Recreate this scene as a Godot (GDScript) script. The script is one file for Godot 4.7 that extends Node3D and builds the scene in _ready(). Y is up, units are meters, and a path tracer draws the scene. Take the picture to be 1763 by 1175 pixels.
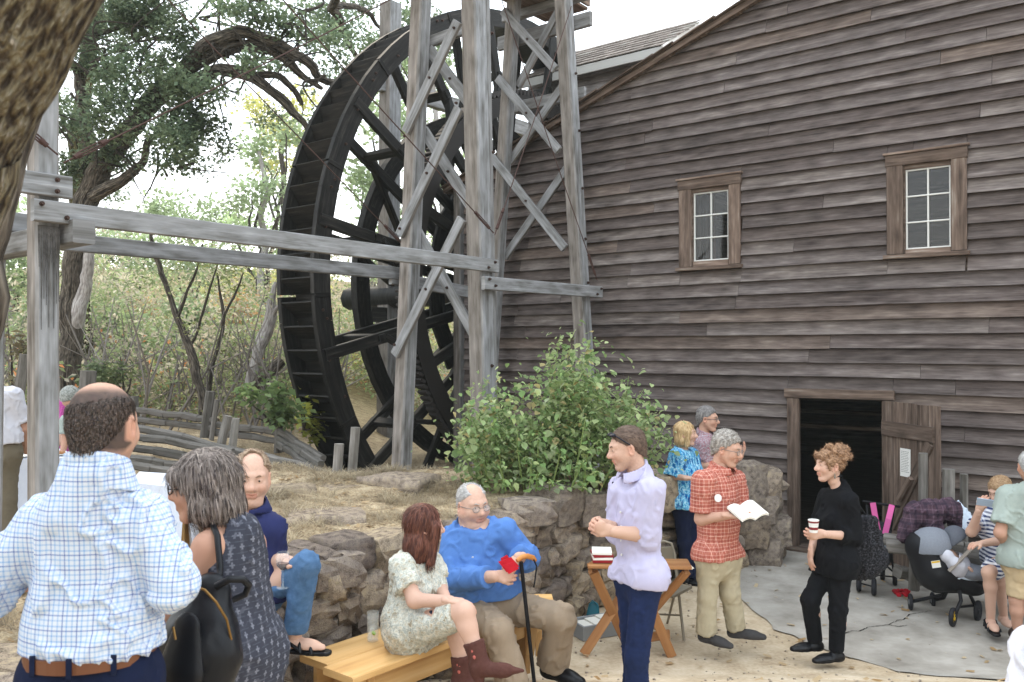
extends Node3D

const FPX := 1489.0
const EYE := 2.4
const PITCH := 0.0089012
const MILL_TURN := -0.67021
const W0 := Vector3(3.3361, 0.0, -10.4031)
var rng := RandomNumberGenerator.new()
var mat := {}
var noise := FastNoiseLite.new()
var fold := FastNoiseLite.new()
var taken := {}

# ---------------------------------------------------------------- places
func at(px: float, py: float, d: float) -> Vector3:
	var x := (px - 881.5) / FPX
	var y := -(py - 587.5) / FPX
	var r := Vector3(x, y * cos(PITCH) + sin(PITCH), cos(PITCH) - y * sin(PITCH))
	r *= d / r.z
	return Vector3(r.x, EYE + r.y, -r.z)

func on(px: float, py: float, h := 0.0) -> Vector3:
	var p := at(px, py, 1.0)
	var k := (h - EYE) / (p.y - EYE)
	return Vector3(p.x * k, h, p.z * k)

func mill(s: float, y: float, e: float) -> Vector3:
	return W0 + Vector3(0.78369, 0, 0.62115) * s + Vector3(0.62115, 0, -0.78369) * e + Vector3(0, y, 0)

func rr(a: float, b: float) -> float:
	return rng.randf_range(a, b)

# ---------------------------------------------------------------- nodes
func numbered(called: String) -> String:
	if not taken.has(called):
		taken[called] = 0
		return called
	taken[called] += 1
	return "%s_%03d" % [called, taken[called]]

func tag(o: Node3D, label: String, category := "", group := "", kind := "") -> Node3D:
	if label: o.set_meta("label", label)
	if category: o.set_meta("category", category)
	if group: o.set_meta("group", group)
	if kind: o.set_meta("kind", kind)
	return o

func thing(called: String, label: String, category: String, where := Vector3.ZERO, turn := 0.0, group := "") -> Node3D:
	var o := Node3D.new()
	o.name = numbered(called)
	add_child(o, true)
	o.position = where
	o.rotation.y = turn
	return tag(o, label, category, group)

func part(called: String, mesh: Mesh, m: Material, parent: Node3D, xf := Transform3D.IDENTITY) -> MeshInstance3D:
	var o := MeshInstance3D.new()
	o.name = called if parent != self else numbered(called)
	o.mesh = mesh
	o.material_override = m
	o.transform = xf
	parent.add_child(o, true)
	return o

# ---------------------------------------------------------------- mesh builder
class MB:
	var v := PackedVector3Array()
	var n := PackedVector3Array()
	var t := PackedVector2Array()
	var c := PackedColorArray()
	var i := PackedInt32Array()
	var tint := Color.WHITE
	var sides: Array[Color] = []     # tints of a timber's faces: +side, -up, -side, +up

	func vert(p: Vector3, nn: Vector3, uv := Vector2.ZERO) -> int:
		v.append(p); n.append(nn); t.append(uv); c.append(tint)
		return v.size() - 1

	func face(a: int, b: int, d: int) -> void:
		if (v[b] - v[a]).cross(v[d] - v[a]).dot(n[a] + n[b] + n[d]) > 0.0:
			i.append(a); i.append(d); i.append(b)
		else:
			i.append(a); i.append(b); i.append(d)

	func quad(a: Vector3, b: Vector3, cc: Vector3, d: Vector3, u0 := Vector2.ZERO, u1 := Vector2.ONE, flip_to := Vector3.ZERO) -> void:
		var nn := (cc - a).cross(d - b).normalized()
		if flip_to != Vector3.ZERO and nn.dot(flip_to) < 0: nn = -nn
		var k := vert(a, nn, u0)
		vert(b, nn, Vector2(u1.x, u0.y)); vert(cc, nn, u1); vert(d, nn, Vector2(u0.x, u1.y))
		face(k, k + 1, k + 2); face(k, k + 2, k + 3)

	# a chamfered timber from a to b: w across, h along up; u runs along the grain, v round the section, both in metres
	func timber(a: Vector3, b: Vector3, w: float, h: float, up := Vector3.UP, ch := 0.008, uv0 := Vector2.ZERO, taper := 1.0) -> void:
		var ax := (b - a).normalized()
		var side := ax.cross(up)
		if side.length() < 0.01: side = ax.cross(Vector3.RIGHT)
		side = side.normalized()
		var u := side.cross(ax).normalized()
		var len := a.distance_to(b)
		var pw := w / 2; var ph := h / 2
		var pr: Array[Vector2] = [Vector2(pw - ch, ph), Vector2(pw, ph - ch), Vector2(pw, -ph + ch), Vector2(pw - ch, -ph), Vector2(-pw + ch, -ph), Vector2(-pw, -ph + ch), Vector2(-pw, ph - ch), Vector2(-pw + ch, ph)]
		if ch <= 0.0: pr = [Vector2(pw, ph), Vector2(pw, -ph), Vector2(-pw, -ph), Vector2(-pw, ph)]
		var m := pr.size()
		var run := 0.0
		for k in m:
			var p := pr[k]; var q := pr[(k + 1) % m]
			var d := p.distance_to(q)
			var p0 := a + side * p.x + u * p.y; var q0 := a + side * q.x + u * q.y
			var p1 := b + (side * p.x + u * p.y) * taper; var q1 := b + (side * q.x + u * q.y) * taper
			var out := side * (p.x + q.x) + u * (p.y + q.y)
			var keep := tint
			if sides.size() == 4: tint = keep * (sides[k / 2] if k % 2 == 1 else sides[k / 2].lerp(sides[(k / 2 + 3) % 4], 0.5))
			quad(p0, p1, q1, q0, uv0 + Vector2(0, run), uv0 + Vector2(len, run + d), out)
			tint = keep
			run += d
		for e in 2:
			var o := a if e == 0 else b
			var nn := -ax if e == 0 else ax
			var tp := 1.0 if e == 0 else taper
			var k0 := v.size()
			for p in pr: vert(o + (side * p.x + u * p.y) * tp, nn, uv0 + Vector2(p.x * 0.3, p.y))
			for k in range(1, m - 1): face(k0, k0 + k, k0 + k + 1)

	func box(lo: Vector3, hi: Vector3, ch := 0.0) -> void:
		var mid := (lo + hi) / 2
		timber(Vector3(lo.x, mid.y, mid.z), Vector3(hi.x, mid.y, mid.z), hi.z - lo.z, hi.y - lo.y, Vector3.UP, ch)

	func tube(pts: Array, radii: Array, sides := 8, caps := true, vscale := 1.0) -> void:
		var m := pts.size()
		var first := v.size()
		var run := 0.0
		var prev := Vector3.ZERO
		for k in m:
			var p: Vector3 = pts[k]
			var ax: Vector3 = ((pts[mini(k + 1, m - 1)] as Vector3) - (pts[maxi(k - 1, 0)] as Vector3)).normalized()
			if prev == Vector3.ZERO:
				prev = ax.cross(Vector3.UP if absf(ax.y) < 0.9 else Vector3.RIGHT).normalized()
			var s := (prev - ax * prev.dot(ax)).normalized()
			prev = s
			var u := s.cross(ax)
			if k > 0: run += p.distance_to(pts[k - 1])
			var r: float = radii[k] if radii.size() > 1 else radii[0]
			for j in sides + 1:
				var g := TAU * j / sides
				var o := s * cos(g) + u * sin(g)
				vert(p + o * r, o, Vector2(float(j) / sides * vscale, run))
		for k in m - 1:
			for j in sides:
				var a := first + k * (sides + 1) + j
				var b := a + sides + 1
				face(a, a + 1, b + 1); face(a, b + 1, b)
		if caps:
			for e in 2:
				var k := 0 if e == 0 else m - 1
				var p: Vector3 = pts[k]
				var nn: Vector3 = (p - (pts[1 if e == 0 else m - 2] as Vector3)).normalized()
				var c0 := vert(p, nn)
				for j in sides + 1:
					vert(v[first + k * (sides + 1) + j], nn)
					if j > 0: face(c0, c0 + j, c0 + j + 1)

	# a turned shape: profile of (radius, height) about the y axis at o
	func lathe(o: Vector3, prof: Array, sides := 16) -> void:
		var m := prof.size()
		for k in m - 1:
			var p: Vector2 = prof[k]; var q: Vector2 = prof[k + 1]
			var nn2 := Vector2(q.y - p.y, p.x - q.x).normalized()
			var first := v.size()
			for j in sides + 1:
				var g := TAU * j / sides
				var d := Vector3(cos(g), 0, sin(g))
				var nn := d * nn2.x + Vector3.UP * nn2.y
				vert(o + d * p.x + Vector3.UP * p.y, nn, Vector2(float(j) / sides, p.y))
				vert(o + d * q.x + Vector3.UP * q.y, nn, Vector2(float(j) / sides, q.y))
			for j in sides:
				var a := first + j * 2
				face(a, a + 2, a + 3); face(a, a + 3, a + 1)

	func ball(o: Vector3, r: Vector3, rings := 8, sides := 12) -> void:
		var first := v.size()
		for k in rings + 1:
			var f := PI * k / rings
			for j in sides + 1:
				var g := TAU * j / sides
				var d := Vector3(sin(f) * cos(g), cos(f), sin(f) * sin(g))
				vert(o + d * r, (d / r).normalized(), Vector2(float(j) / sides, float(k) / rings))
		for k in rings:
			for j in sides:
				var a := first + k * (sides + 1) + j
				var b := a + sides + 1
				face(a, a + 1, b + 1); face(a, b + 1, b)

	func mesh() -> ArrayMesh:
		var m := ArrayMesh.new()
		if i.is_empty(): return m
		var a := []
		a.resize(Mesh.ARRAY_MAX)
		a[Mesh.ARRAY_VERTEX] = v; a[Mesh.ARRAY_NORMAL] = n; a[Mesh.ARRAY_TEX_UV] = t; a[Mesh.ARRAY_COLOR] = c; a[Mesh.ARRAY_INDEX] = i
		m.add_surface_from_arrays(Mesh.PRIMITIVE_TRIANGLES, a)
		return m

# ---------------------------------------------------------------- textures
func nimg(sd: int, freq: float, w: int, h: int, tw: int, th: int, oct := 4, type := FastNoiseLite.TYPE_SIMPLEX_SMOOTH, ridged := false) -> PackedByteArray:
	var f := FastNoiseLite.new()
	f.seed = sd; f.frequency = freq; f.noise_type = type
	f.fractal_octaves = oct
	f.fractal_type = FastNoiseLite.FRACTAL_RIDGED if ridged else FastNoiseLite.FRACTAL_FBM
	var im := f.get_seamless_image(w, h, false, false, 0.2)
	im.convert(Image.FORMAT_L8)
	if w != tw or h != th: im.resize(tw, th, Image.INTERPOLATE_CUBIC)
	return im.get_data()

# layers: [bytes, weight] pairs; the sum, centred on 0.5, goes through the gradient
func compose(w: int, h: int, layers: Array, stops: Array, colors: Array) -> Array:
	var g := Gradient.new()
	g.offsets = PackedFloat32Array(stops)
	g.colors = PackedColorArray(colors)
	var lut := PackedByteArray()
	for k in 256:
		var c := g.sample(k / 255.0)
		lut.append(c.r8); lut.append(c.g8); lut.append(c.b8)
	var out := PackedByteArray(); out.resize(w * h * 3)
	var hi := PackedByteArray(); hi.resize(w * h)
	var n := layers.size()
	var l0: PackedByteArray = layers[0][0]; var w0: float = layers[0][1]
	var l1: PackedByteArray = layers[1][0] if n > 1 else l0; var w1: float = layers[1][1] if n > 1 else 0.0
	var l2: PackedByteArray = layers[2][0] if n > 2 else l0; var w2: float = layers[2][1] if n > 2 else 0.0
	var base := 127.5 - 127.5 * (w0 + w1 + w2)
	for k in w * h:
		var x := int(clampf(base + l0[k] * w0 + l1[k] * w1 + l2[k] * w2, 0.0, 255.0))
		hi[k] = x
		var q := x * 3; var o := k * 3
		out[o] = lut[q]; out[o + 1] = lut[q + 1]; out[o + 2] = lut[q + 2]
	return [ImageTexture.create_from_image(Image.create_from_data(w, h, false, Image.FORMAT_RGB8, out)), ImageTexture.create_from_image(Image.create_from_data(w, h, false, Image.FORMAT_L8, hi))]

func made(tex: Array, scale: Vector3, rough := 0.85, relief := 0.0, triplanar := false, world := false) -> StandardMaterial3D:
	var m := StandardMaterial3D.new()
	m.vertex_color_use_as_albedo = true
	m.roughness = rough
	m.metallic_specular = 0.3
	if tex.size():
		m.albedo_texture = tex[0]
		if relief != 0.0:
			m.heightmap_enabled = true
			m.heightmap_texture = tex[1]
			m.heightmap_scale = relief
	m.uv1_scale = scale
	m.uv1_triplanar = triplanar
	m.uv1_world_triplanar = world and triplanar
	return m

func plain(c: Color, rough := 0.8, metal := 0.0) -> StandardMaterial3D:
	var m := StandardMaterial3D.new()
	m.albedo_color = c
	m.roughness = rough
	m.metallic = metal
	m.metallic_specular = 0.35
	m.vertex_color_use_as_albedo = true
	return m

func hx(s: String) -> Color:
	return Color.html(s)

func gray(x: float) -> Color:
	return Color(x, x, x)

func make_materials() -> void:
	var streak := nimg(11, 0.02, 48, 384, 768, 384, 5)
	var fine := nimg(12, 0.06, 96, 384, 768, 384, 3)
	var blot := nimg(13, 0.012, 384, 384, 768, 384, 4)
	var wood := compose(768, 384, [[streak, 0.45], [fine, 0.3], [blot, 0.6]], [0.0, 0.28, 0.5, 0.75, 1.0], [hx("55524e"), hx("757472"), hx("8a8a8a"), hx("9c9c9d"), hx("b6b6b6")])
	mat.gray_wood = made(wood, Vector3(0.45, 1.6, 1), 0.85, 0.5)
	var sid := compose(768, 384, [[streak, 0.5], [fine, 0.45], [blot, 0.7]], [0.0, 0.25, 0.5, 0.72, 1.0], [hx("706967"), hx("8f8886"), hx("a29b99"), hx("b5afac"), hx("d2cdca")])
	mat.siding = made(sid, Vector3(0.5, 1.7, 1), 0.8, 0.6)
	mat.dark_wood = made(compose(768, 384, [[streak, 0.6], [fine, 0.5], [blot, 0.5]], [0.0, 0.5, 1.0], [hx("0c0b0a"), hx("1f1d1b"), hx("403c38")]), Vector3(0.5, 1.6, 1), 0.6, 0.4)
	mat.red_wood = made(compose(768, 384, [[streak, 0.7], [fine, 0.35], [blot, 0.5]], [0.0, 0.4, 0.7, 1.0], [hx("463a33"), hx("6e5d52"), hx("887568"), hx("a59a8e")]), Vector3(0.5, 1.8, 1), 0.8, 0.4)
	mat.pine = made(compose(768, 384, [[streak, 0.5], [fine, 0.2], [blot, 0.25]], [0.0, 0.5, 1.0], [hx("a87c4a"), hx("cba26a"), hx("dcb98a")]), Vector3(0.4, 1.2, 1), 0.45, 0.05)
	mat.oak_bench = made(compose(768, 384, [[streak, 0.5], [fine, 0.2], [blot, 0.25]], [0.0, 0.5, 1.0], [hx("744c2c"), hx("9e7048"), hx("be9468")]), Vector3(0.4, 1.2, 1), 0.5, 0.05)
	var b1 := nimg(21, 0.02, 256, 256, 512, 512, 5)
	var b2 := nimg(22, 0.09, 512, 512, 512, 512, 4)
	var b3 := nimg(23, 0.012, 512, 512, 512, 512, 3)
	mat.stone = made(compose(512, 512, [[b1, 0.8], [b2, 0.9], [b3, 0.5]], [0.0, 0.3, 0.5, 0.7, 0.85, 1.0], [hx("4e4844"), hx("8a827b"), hx("a59c94"), hx("bab1a8"), hx("b5ab8c"), hx("d6cfc5")]), Vector3(2.3, 2.3, 2.3), 0.95, 0.7, true, true)
	mat.dirt = made(compose(512, 512, [[b1, 0.5], [b2, 0.9], [b3, 0.4]], [0.0, 0.3, 0.5, 0.7, 1.0], [hx("5c4e3e"), hx("8f7e69"), hx("ad9b82"), hx("c0af96"), hx("d4c7b0")]), Vector3(0.8, 0.8, 0.8), 1.0, 2.5, true, true)
	mat.sand = made(compose(512, 512, [[b1, 0.35], [b2, 0.4], [b3, 0.5]], [0.0, 0.3, 0.5, 0.7, 1.0], [hx("917d66"), hx("af9c82"), hx("bcaa90"), hx("c6b59c"), hx("d3c5b0")]), Vector3(0.45, 0.45, 0.45), 1.0, 0.6, true, true)
	mat.concrete = made(compose(512, 512, [[b1, 0.35], [b2, 0.22], [b3, 0.75]], [0.0, 0.3, 0.5, 0.7, 1.0], [hx("7d766d"), hx("938d84"), hx("9d978e"), hx("a7a198"), hx("b6b0a8")]), Vector3(0.3, 0.3, 0.3), 0.85, 0.15, true, true)
	var k1 := nimg(31, 0.03, 384, 48, 384, 512, 4, FastNoiseLite.TYPE_SIMPLEX_SMOOTH, true)
	var k2 := nimg(32, 0.05, 384, 256, 384, 512, 4)
	var k3 := nimg(33, 0.015, 384, 512, 384, 512, 3)
	mat.bark = made(compose(384, 512, [[k1, 0.7], [k2, 0.6], [k3, 0.4]], [0.0, 0.35, 0.6, 1.0], [hx("201c18"), hx("3f3932"), hx("5b534a"), hx("8a8174")]), Vector3(1, 0.6, 1), 0.95, 3.0)
	mat.lichen_bark = made(compose(384, 512, [[k1, 0.25], [nimg(34, 0.035, 256, 300, 384, 512, 4), 1.4], [k2, 0.35]], [0.0, 0.3, 0.45, 0.6, 0.8, 1.0], [hx("332b24"), hx("4e4438"), hx("6c6150"), hx("7e7259"), hx("89806a"), hx("a0978a")]), Vector3(2, 1.6, 1), 0.95, 4.0)
	mat.pale_bark = made(compose(384, 512, [[k1, 0.4], [k2, 0.5], [k3, 0.4]], [0.0, 0.5, 1.0], [hx("5a5450"), hx("9c9692"), hx("cfcbc6")]), Vector3(1, 0.6, 1), 0.95, 1.5)
	for nm in ["leaf", "brush"]:
		var m := plain(Color.WHITE, 0.6)
		m.backlight_enabled = true
		m.backlight = gray(0.95)
		mat[nm] = m
	mat.iron = plain(hx("4a3a34"), 0.6, 0.6)
	mat.rust = plain(hx("4c3833"), 0.8, 0.1)
	mat.black = plain(hx("16161a"), 0.5)
	mat.soot = plain(hx("0f0d0c"), 1.0)
	mat.white_paint = plain(hx("dedcd6"), 0.5)
	mat.glass = plain(Color(0.9, 0.95, 0.95, 0.12), 0.03)
	mat.glass.transparency = BaseMaterial3D.TRANSPARENCY_ALPHA
	mat.glass.metallic_specular = 0.5
	mat.chrome = plain(hx("9a9a98"), 0.35, 0.8)
	mat.window_glass = plain(Color(0.2, 0.22, 0.22, 0.06), 0.04)
	mat.window_glass.transparency = BaseMaterial3D.TRANSPARENCY_ALPHA
	mat.window_glass.metallic_specular = 0.5
	mat.bucket_wood = mat.dark_wood.duplicate()
	mat.bucket_wood.albedo_color = hx("d8cfc4")
	mat.gear_iron = plain(hx("3c3836"), 0.55, 0.4)
	mat.moss_bark = mat.bark.duplicate()
	mat.moss_bark.albedo_color = hx("dfe0a8")
	mat.stem = plain(hx("7a8a50"), 0.7)
	mat.skin = plain(Color.WHITE, 0.62)
	mat.skin.subsurf_scatter_enabled = false
	mat.hair = plain(Color.WHITE, 0.55)
	mat.eye = plain(Color.WHITE, 0.15)
	mat.black_gloss = plain(Color.WHITE, 0.3)
	mat.leather_red = plain(Color.WHITE, 0.5)
	mat.brass = plain(hx("8a6a3c"), 0.4, 0.7)
	mat.pink_plain = plain(hx("c45a92"), 0.7)
	var bl := nimg(81, 0.05, 256, 256, 256, 256, 3)
	mat.bag_cloth = made(compose(256, 256, [[bl, 1.6], [bl, 0.0]], [0.0, 0.5, 0.62, 0.72, 1.0], [hx("101014"), hx("17171b"), hx("4a4a50"), hx("1d1d22"), hx("5a5a60")]), Vector3.ONE * 4.0, 0.8, 0.0, true)

# ---------------------------------------------------------------- the land
const WALL := [Vector2(-1.95, -3.0), Vector2(-1.72, -4.1), Vector2(-1.42, -5.05), Vector2(-0.35, -6.5), Vector2(0.6, -8.0), Vector2(1.5, -9.0), Vector2(2.95, -9.95)]

# signed distance to the stone wall's line in plan: positive on the terrace side; and the distance run along it
func wall_side(x: float, z: float) -> float:
	var p := Vector2(x, z)
	var best := 1e9
	var sgn := 1.0
	for k in WALL.size() - 1:
		var a: Vector2 = WALL[k]; var b: Vector2 = WALL[k + 1]
		var ab := b - a
		var t := clampf((p - a).dot(ab) / ab.length_squared(), 0, 1)
		var q := p - a - ab * t
		if q.length() < best:
			best = q.length()
			sgn = 1.0 if ab.cross(q) < 0 else -1.0
	return best * sgn

func plaza_height(x: float, z: float) -> float:
	return 0.28 * smoothstep(-6.6, -5.2, z) + 0.35 * smoothstep(-3.6, -1.5, z)

func terrace_height(x: float, z: float) -> float:
	var zf := -z
	# low ground in the near left where the guests stand; the terrace; the fall to the wheel pit; the far slope
	var near := smoothstep(5.0, 6.2, zf + 0.2 * sin(x * 3.0) + 1.7 * smoothstep(-2.1, -1.5, x) - 4.6 * smoothstep(-2.0, -3.4, x))
	var h := lerpf(0.55, 1.08, near)
	var pit := smoothstep(8.9, 11.5, zf + 0.12 * x) * smoothstep(-4.5, -1.6, x)
	h = lerpf(h, 0.35, pit)
	var q := Vector3(x, 0, z) - mill(-6.1, 0, 1.0)
	var along := q.dot(Vector3(0.62115, 0, -0.78369)); var across := q.dot(Vector3(0.78369, 0, 0.62115))
	h = lerpf(h, -1.75, smoothstep(1.15, 0.55, absf(across)) * smoothstep(5.6, 4.0, absf(along - 1.2)))
	h += smoothstep(15.0, 60.0, zf) * 4.2 * smoothstep(6.0, -6.0, x - 0.12 * zf) + smoothstep(9, 25, -x) * 1.5
	h += smoothstep(50.0, 84.0, zf) * 3.0
	return h

func land(x: float, z: float) -> float:
	var bump := noise.get_noise_2d(x * 30, z * 30) * 0.10 + noise.get_noise_2d(x * 110, z * 110) * 0.035
	var d := wall_side(x, z)
	var t := terrace_height(x, z) + bump * smoothstep(0.1, 0.8, d)
	var behind_mill := x > 1.2 and (x - 2.95) * 0.78 + (z + 9.9) * 0.62 > -0.1
	var p := plaza_height(x, z) - 0.07
	if behind_mill or x > 3.2: return p
	if z > -3.0: return lerpf(p, t, smoothstep(-1.7, -2.1, x))
	return lerpf(p, t, smoothstep(0.02, 0.22, d))

func grid_lines(stops: Array) -> PackedFloat32Array:
	var out := PackedFloat32Array()
	for k in stops.size() - 1:
		var a: float = stops[k][0]; var b: float = stops[k + 1][0]; var st: float = stops[k][1]
		var cnt := maxi(1, int(round(absf(b - a) / st)))
		for j in cnt: out.append(lerpf(a, b, float(j) / cnt))
	out.append(stops[-1][0])
	return out

func sheet(xs: PackedFloat32Array, zs: PackedFloat32Array, f: Callable, col: Callable) -> ArrayMesh:
	var mb := MB.new()
	var w := xs.size()
	for z in zs:
		for x in xs:
			mb.tint = col.call(x, z)
			mb.vert(Vector3(x, f.call(x, z), z), Vector3.UP)
	for b in zs.size() - 1:
		for a in w - 1:
			var k := b * w + a
			mb.face(k, k + 1, k + w + 1); mb.face(k, k + w + 1, k + w)
	smooth_normals(mb)
	return mb.mesh()

func smooth_normals(mb: MB) -> void:
	var acc := PackedVector3Array(); acc.resize(mb.v.size())
	for k in range(0, mb.i.size(), 3):
		var a := mb.i[k]; var b := mb.i[k + 1]; var c := mb.i[k + 2]
		var nn := (mb.v[c] - mb.v[a]).cross(mb.v[b] - mb.v[a])
		acc[a] += nn; acc[b] += nn; acc[c] += nn
	for k in acc.size():
		mb.n[k] = acc[k].normalized() if acc[k].length_squared() > 0 else Vector3.UP

func flat_shape(poly: PackedVector2Array, f: Callable, lift: float, step: float) -> ArrayMesh:
	# a ground sheet of that outline, cut into cells so that it follows the slope
	var mb := MB.new()
	var lo := Vector2(1e9, 1e9); var hi := -lo
	for p in poly: lo = lo.min(p); hi = hi.max(p)
	var x := lo.x
	while x < hi.x:
		var z := lo.y
		while z < hi.y:
			var cell := PackedVector2Array([Vector2(x, z), Vector2(x + step, z), Vector2(x + step, z + step), Vector2(x, z + step)])
			for piece in Geometry2D.intersect_polygons(cell, poly):
				var tr := Geometry2D.triangulate_polygon(piece)
				var k := mb.v.size()
				for p in piece: mb.vert(Vector3(p.x, f.call(p.x, p.y) + lift, p.y), Vector3.UP)
				for q in range(0, tr.size(), 3): mb.face(k + tr[q], k + tr[q + 1], k + tr[q + 2])
			z += step
		x += step
	return mb.mesh()

func build_land() -> void:
	var xs := grid_lines([[-70, 6.0], [-40, 3.0], [-12, 0.6], [-5.0, 0.13], [3.4, 0.6], [12, 4.0], [40, 1]])
	var zs := grid_lines([[-84, 8.0], [-60, 4.0], [-24, 0.8], [-14, 0.3], [-11.0, 0.12], [-3.0, 0.4], [2, 2.0], [12, 6.0], [26, 1]])
	var g := sheet(xs, zs, land, func(x, z):
		var k: float = 1.0 + 0.18 * noise.get_noise_2d(x * 14, z * 14)
		var far := smoothstep(13.0, 24.0, -z)
		return Color(0.95, 0.93, 0.86).lerp(Color(0.62, 0.60, 0.42), far) * k)
	tag(part("ground", g, mat.dirt, self), "", "", "", "structure")
	# the sandy yard and the concrete paving on it
	var edge := [Vector2(1.77, -9.83), Vector2(1.93, -9.4), Vector2(2.05, -8.9), Vector2(2.17, -8.45), Vector2(2.2, -7.9), Vector2(2.25, -7.4), Vector2(2.4, -7.05), Vector2(2.62, -6.75), Vector2(2.85, -6.4), Vector2(3.1, -6.1), Vector2(3.6, -5.6), Vector2(4.5, -5.1), Vector2(6.5, -4.4), Vector2(11, -3.5)]
	var sand := PackedVector2Array([Vector2(11, 1), Vector2(-1.6, 1), Vector2(-1.8, -3)])
	for p in WALL: sand.append(p + Vector2(-0.05, -0.08) if p.y < -3.5 else p)
	sand.append(Vector2(3.4, -10.2)); sand.append(Vector2(11, -8.2))
	tag(part("sand_yard", flat_shape(sand, plaza_height, 0.0, 0.35), mat.sand, self), "", "", "", "structure")
	var slab := PackedVector2Array()
	for p in edge:
		slab.append(p + Vector2(rr(-0.03, 0.03), rr(-0.03, 0.03)))
		var nx: Vector2 = edge[mini(edge.find(p) + 1, edge.size() - 1)]
		for k in 3: slab.append(p.lerp(nx, (k + 1) / 4.0) + Vector2(rr(-0.03, 0.03), rr(-0.03, 0.03)))
	slab.append(Vector2(11, -8.0))
	for q in [mill(5.6, 0, -0.02), mill(-0.2, 0, -0.02), mill(-0.75, 0, -0.05)]: slab.append(Vector2(q.x, q.z))
	tag(part("concrete_paving", flat_shape(slab, plaza_height, 0.012, 0.35), mat.concrete, self), "", "", "", "structure")
	# the crack in the paving, a thin dark strip
	var mb := MB.new()
	mb.tint = gray(0.12)
	for line in [[[1452, 1092], [1468, 1086], [1480, 1087], [1494, 1080], [1512, 1078], [1530, 1076], [1545, 1068], [1556, 1067], [1566, 1058], [1584, 1055], [1604, 1052]], [[1530, 1076], [1548, 1079], [1562, 1077]]]:
		var pts: Array[Vector3] = []
		for q in line: pts.append(on(q[0], q[1], 0.017))
		for k in pts.size() - 1:
			for j in 3:
				var a := pts[k].lerp(pts[k + 1], j / 3.0) + Vector3(rr(-1, 1), 0, rr(-1, 1)) * (0.008 if j else 0.0)
				var b := pts[k].lerp(pts[k + 1], (j + 1) / 3.0)
				var s := (b - a).cross(Vector3.UP).normalized() * rr(0.002, 0.005)
				mb.quad(a - s, a + s, b + s, b - s, Vector2.ZERO, Vector2.ONE, Vector3.UP)
	tag(part("paving_crack", mb.mesh(), mat.soot, self), "", "", "", "structure")

# a stone: a rounded box pushed about by noise, in a unit cube
func stone_mesh(sd: int, div: int, rough: float, square: float, facets := false) -> ArrayMesh:
	var mb := MB.new()
	var ids := {}
	for f in 6:
		var ax := f / 2
		var sg := 1.0 if f % 2 == 0 else -1.0
		for a in div + 1:
			for b in div + 1:
				var p := Vector3.ZERO
				p[ax] = sg
				p[(ax + 1) % 3] = -1.0 + 2.0 * a / div
				p[(ax + 2) % 3] = -1.0 + 2.0 * b / div
				var key := Vector3i((p * 100).round())
				if not ids.has(key):
					var r := p.normalized()
					var q := p.lerp(r * 1.15, square)
					var nv := Vector3(noise.get_noise_3d(q.x * 40 + sd * 91, q.y * 40, q.z * 40), noise.get_noise_3d(q.x * 40, q.y * 40 + sd * 57, q.z * 40), noise.get_noise_3d(q.x * 40, q.y * 40, q.z * 40 + sd * 33))
					q += nv * rough
					q += r * noise.get_noise_3d(q.x * 130 + sd * 17, q.y * 130, q.z * 130) * rough * 0.35
					ids[key] = mb.vert(q * 0.5, r)
	for f in 6:
		var ax := f / 2
		var sg := 1.0 if f % 2 == 0 else -1.0
		for a in div:
			for b in div:
				var k := []
				for o in [[0, 0], [1, 0], [1, 1], [0, 1]]:
					var p := Vector3.ZERO
					p[ax] = sg
					p[(ax + 1) % 3] = -1.0 + 2.0 * (a + o[0]) / div
					p[(ax + 2) % 3] = -1.0 + 2.0 * (b + o[1]) / div
					k.append(ids[Vector3i((p * 100).round())])
				mb.face(k[0], k[1], k[2]); mb.face(k[0], k[2], k[3])
	if facets:
		# broken faces: every triangle pair keeps its own edge
		var fl := MB.new()
		for k in range(0, mb.i.size(), 3):
			var a := mb.v[mb.i[k]]; var b := mb.v[mb.i[k + 1]]; var c := mb.v[mb.i[k + 2]]
			var nn := (c - a).cross(b - a).normalized()
			var mid := (a + b + c).normalized()
			var q := fl.vert(a, nn.lerp(mid, 0.22).normalized()); fl.vert(b, nn.lerp(mid, 0.22).normalized()); fl.vert(c, nn.lerp(mid, 0.22).normalized())
			fl.face(q, q + 1, q + 2)
		return fl.mesh()
	smooth_normals(mb)
	return mb.mesh()

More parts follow.
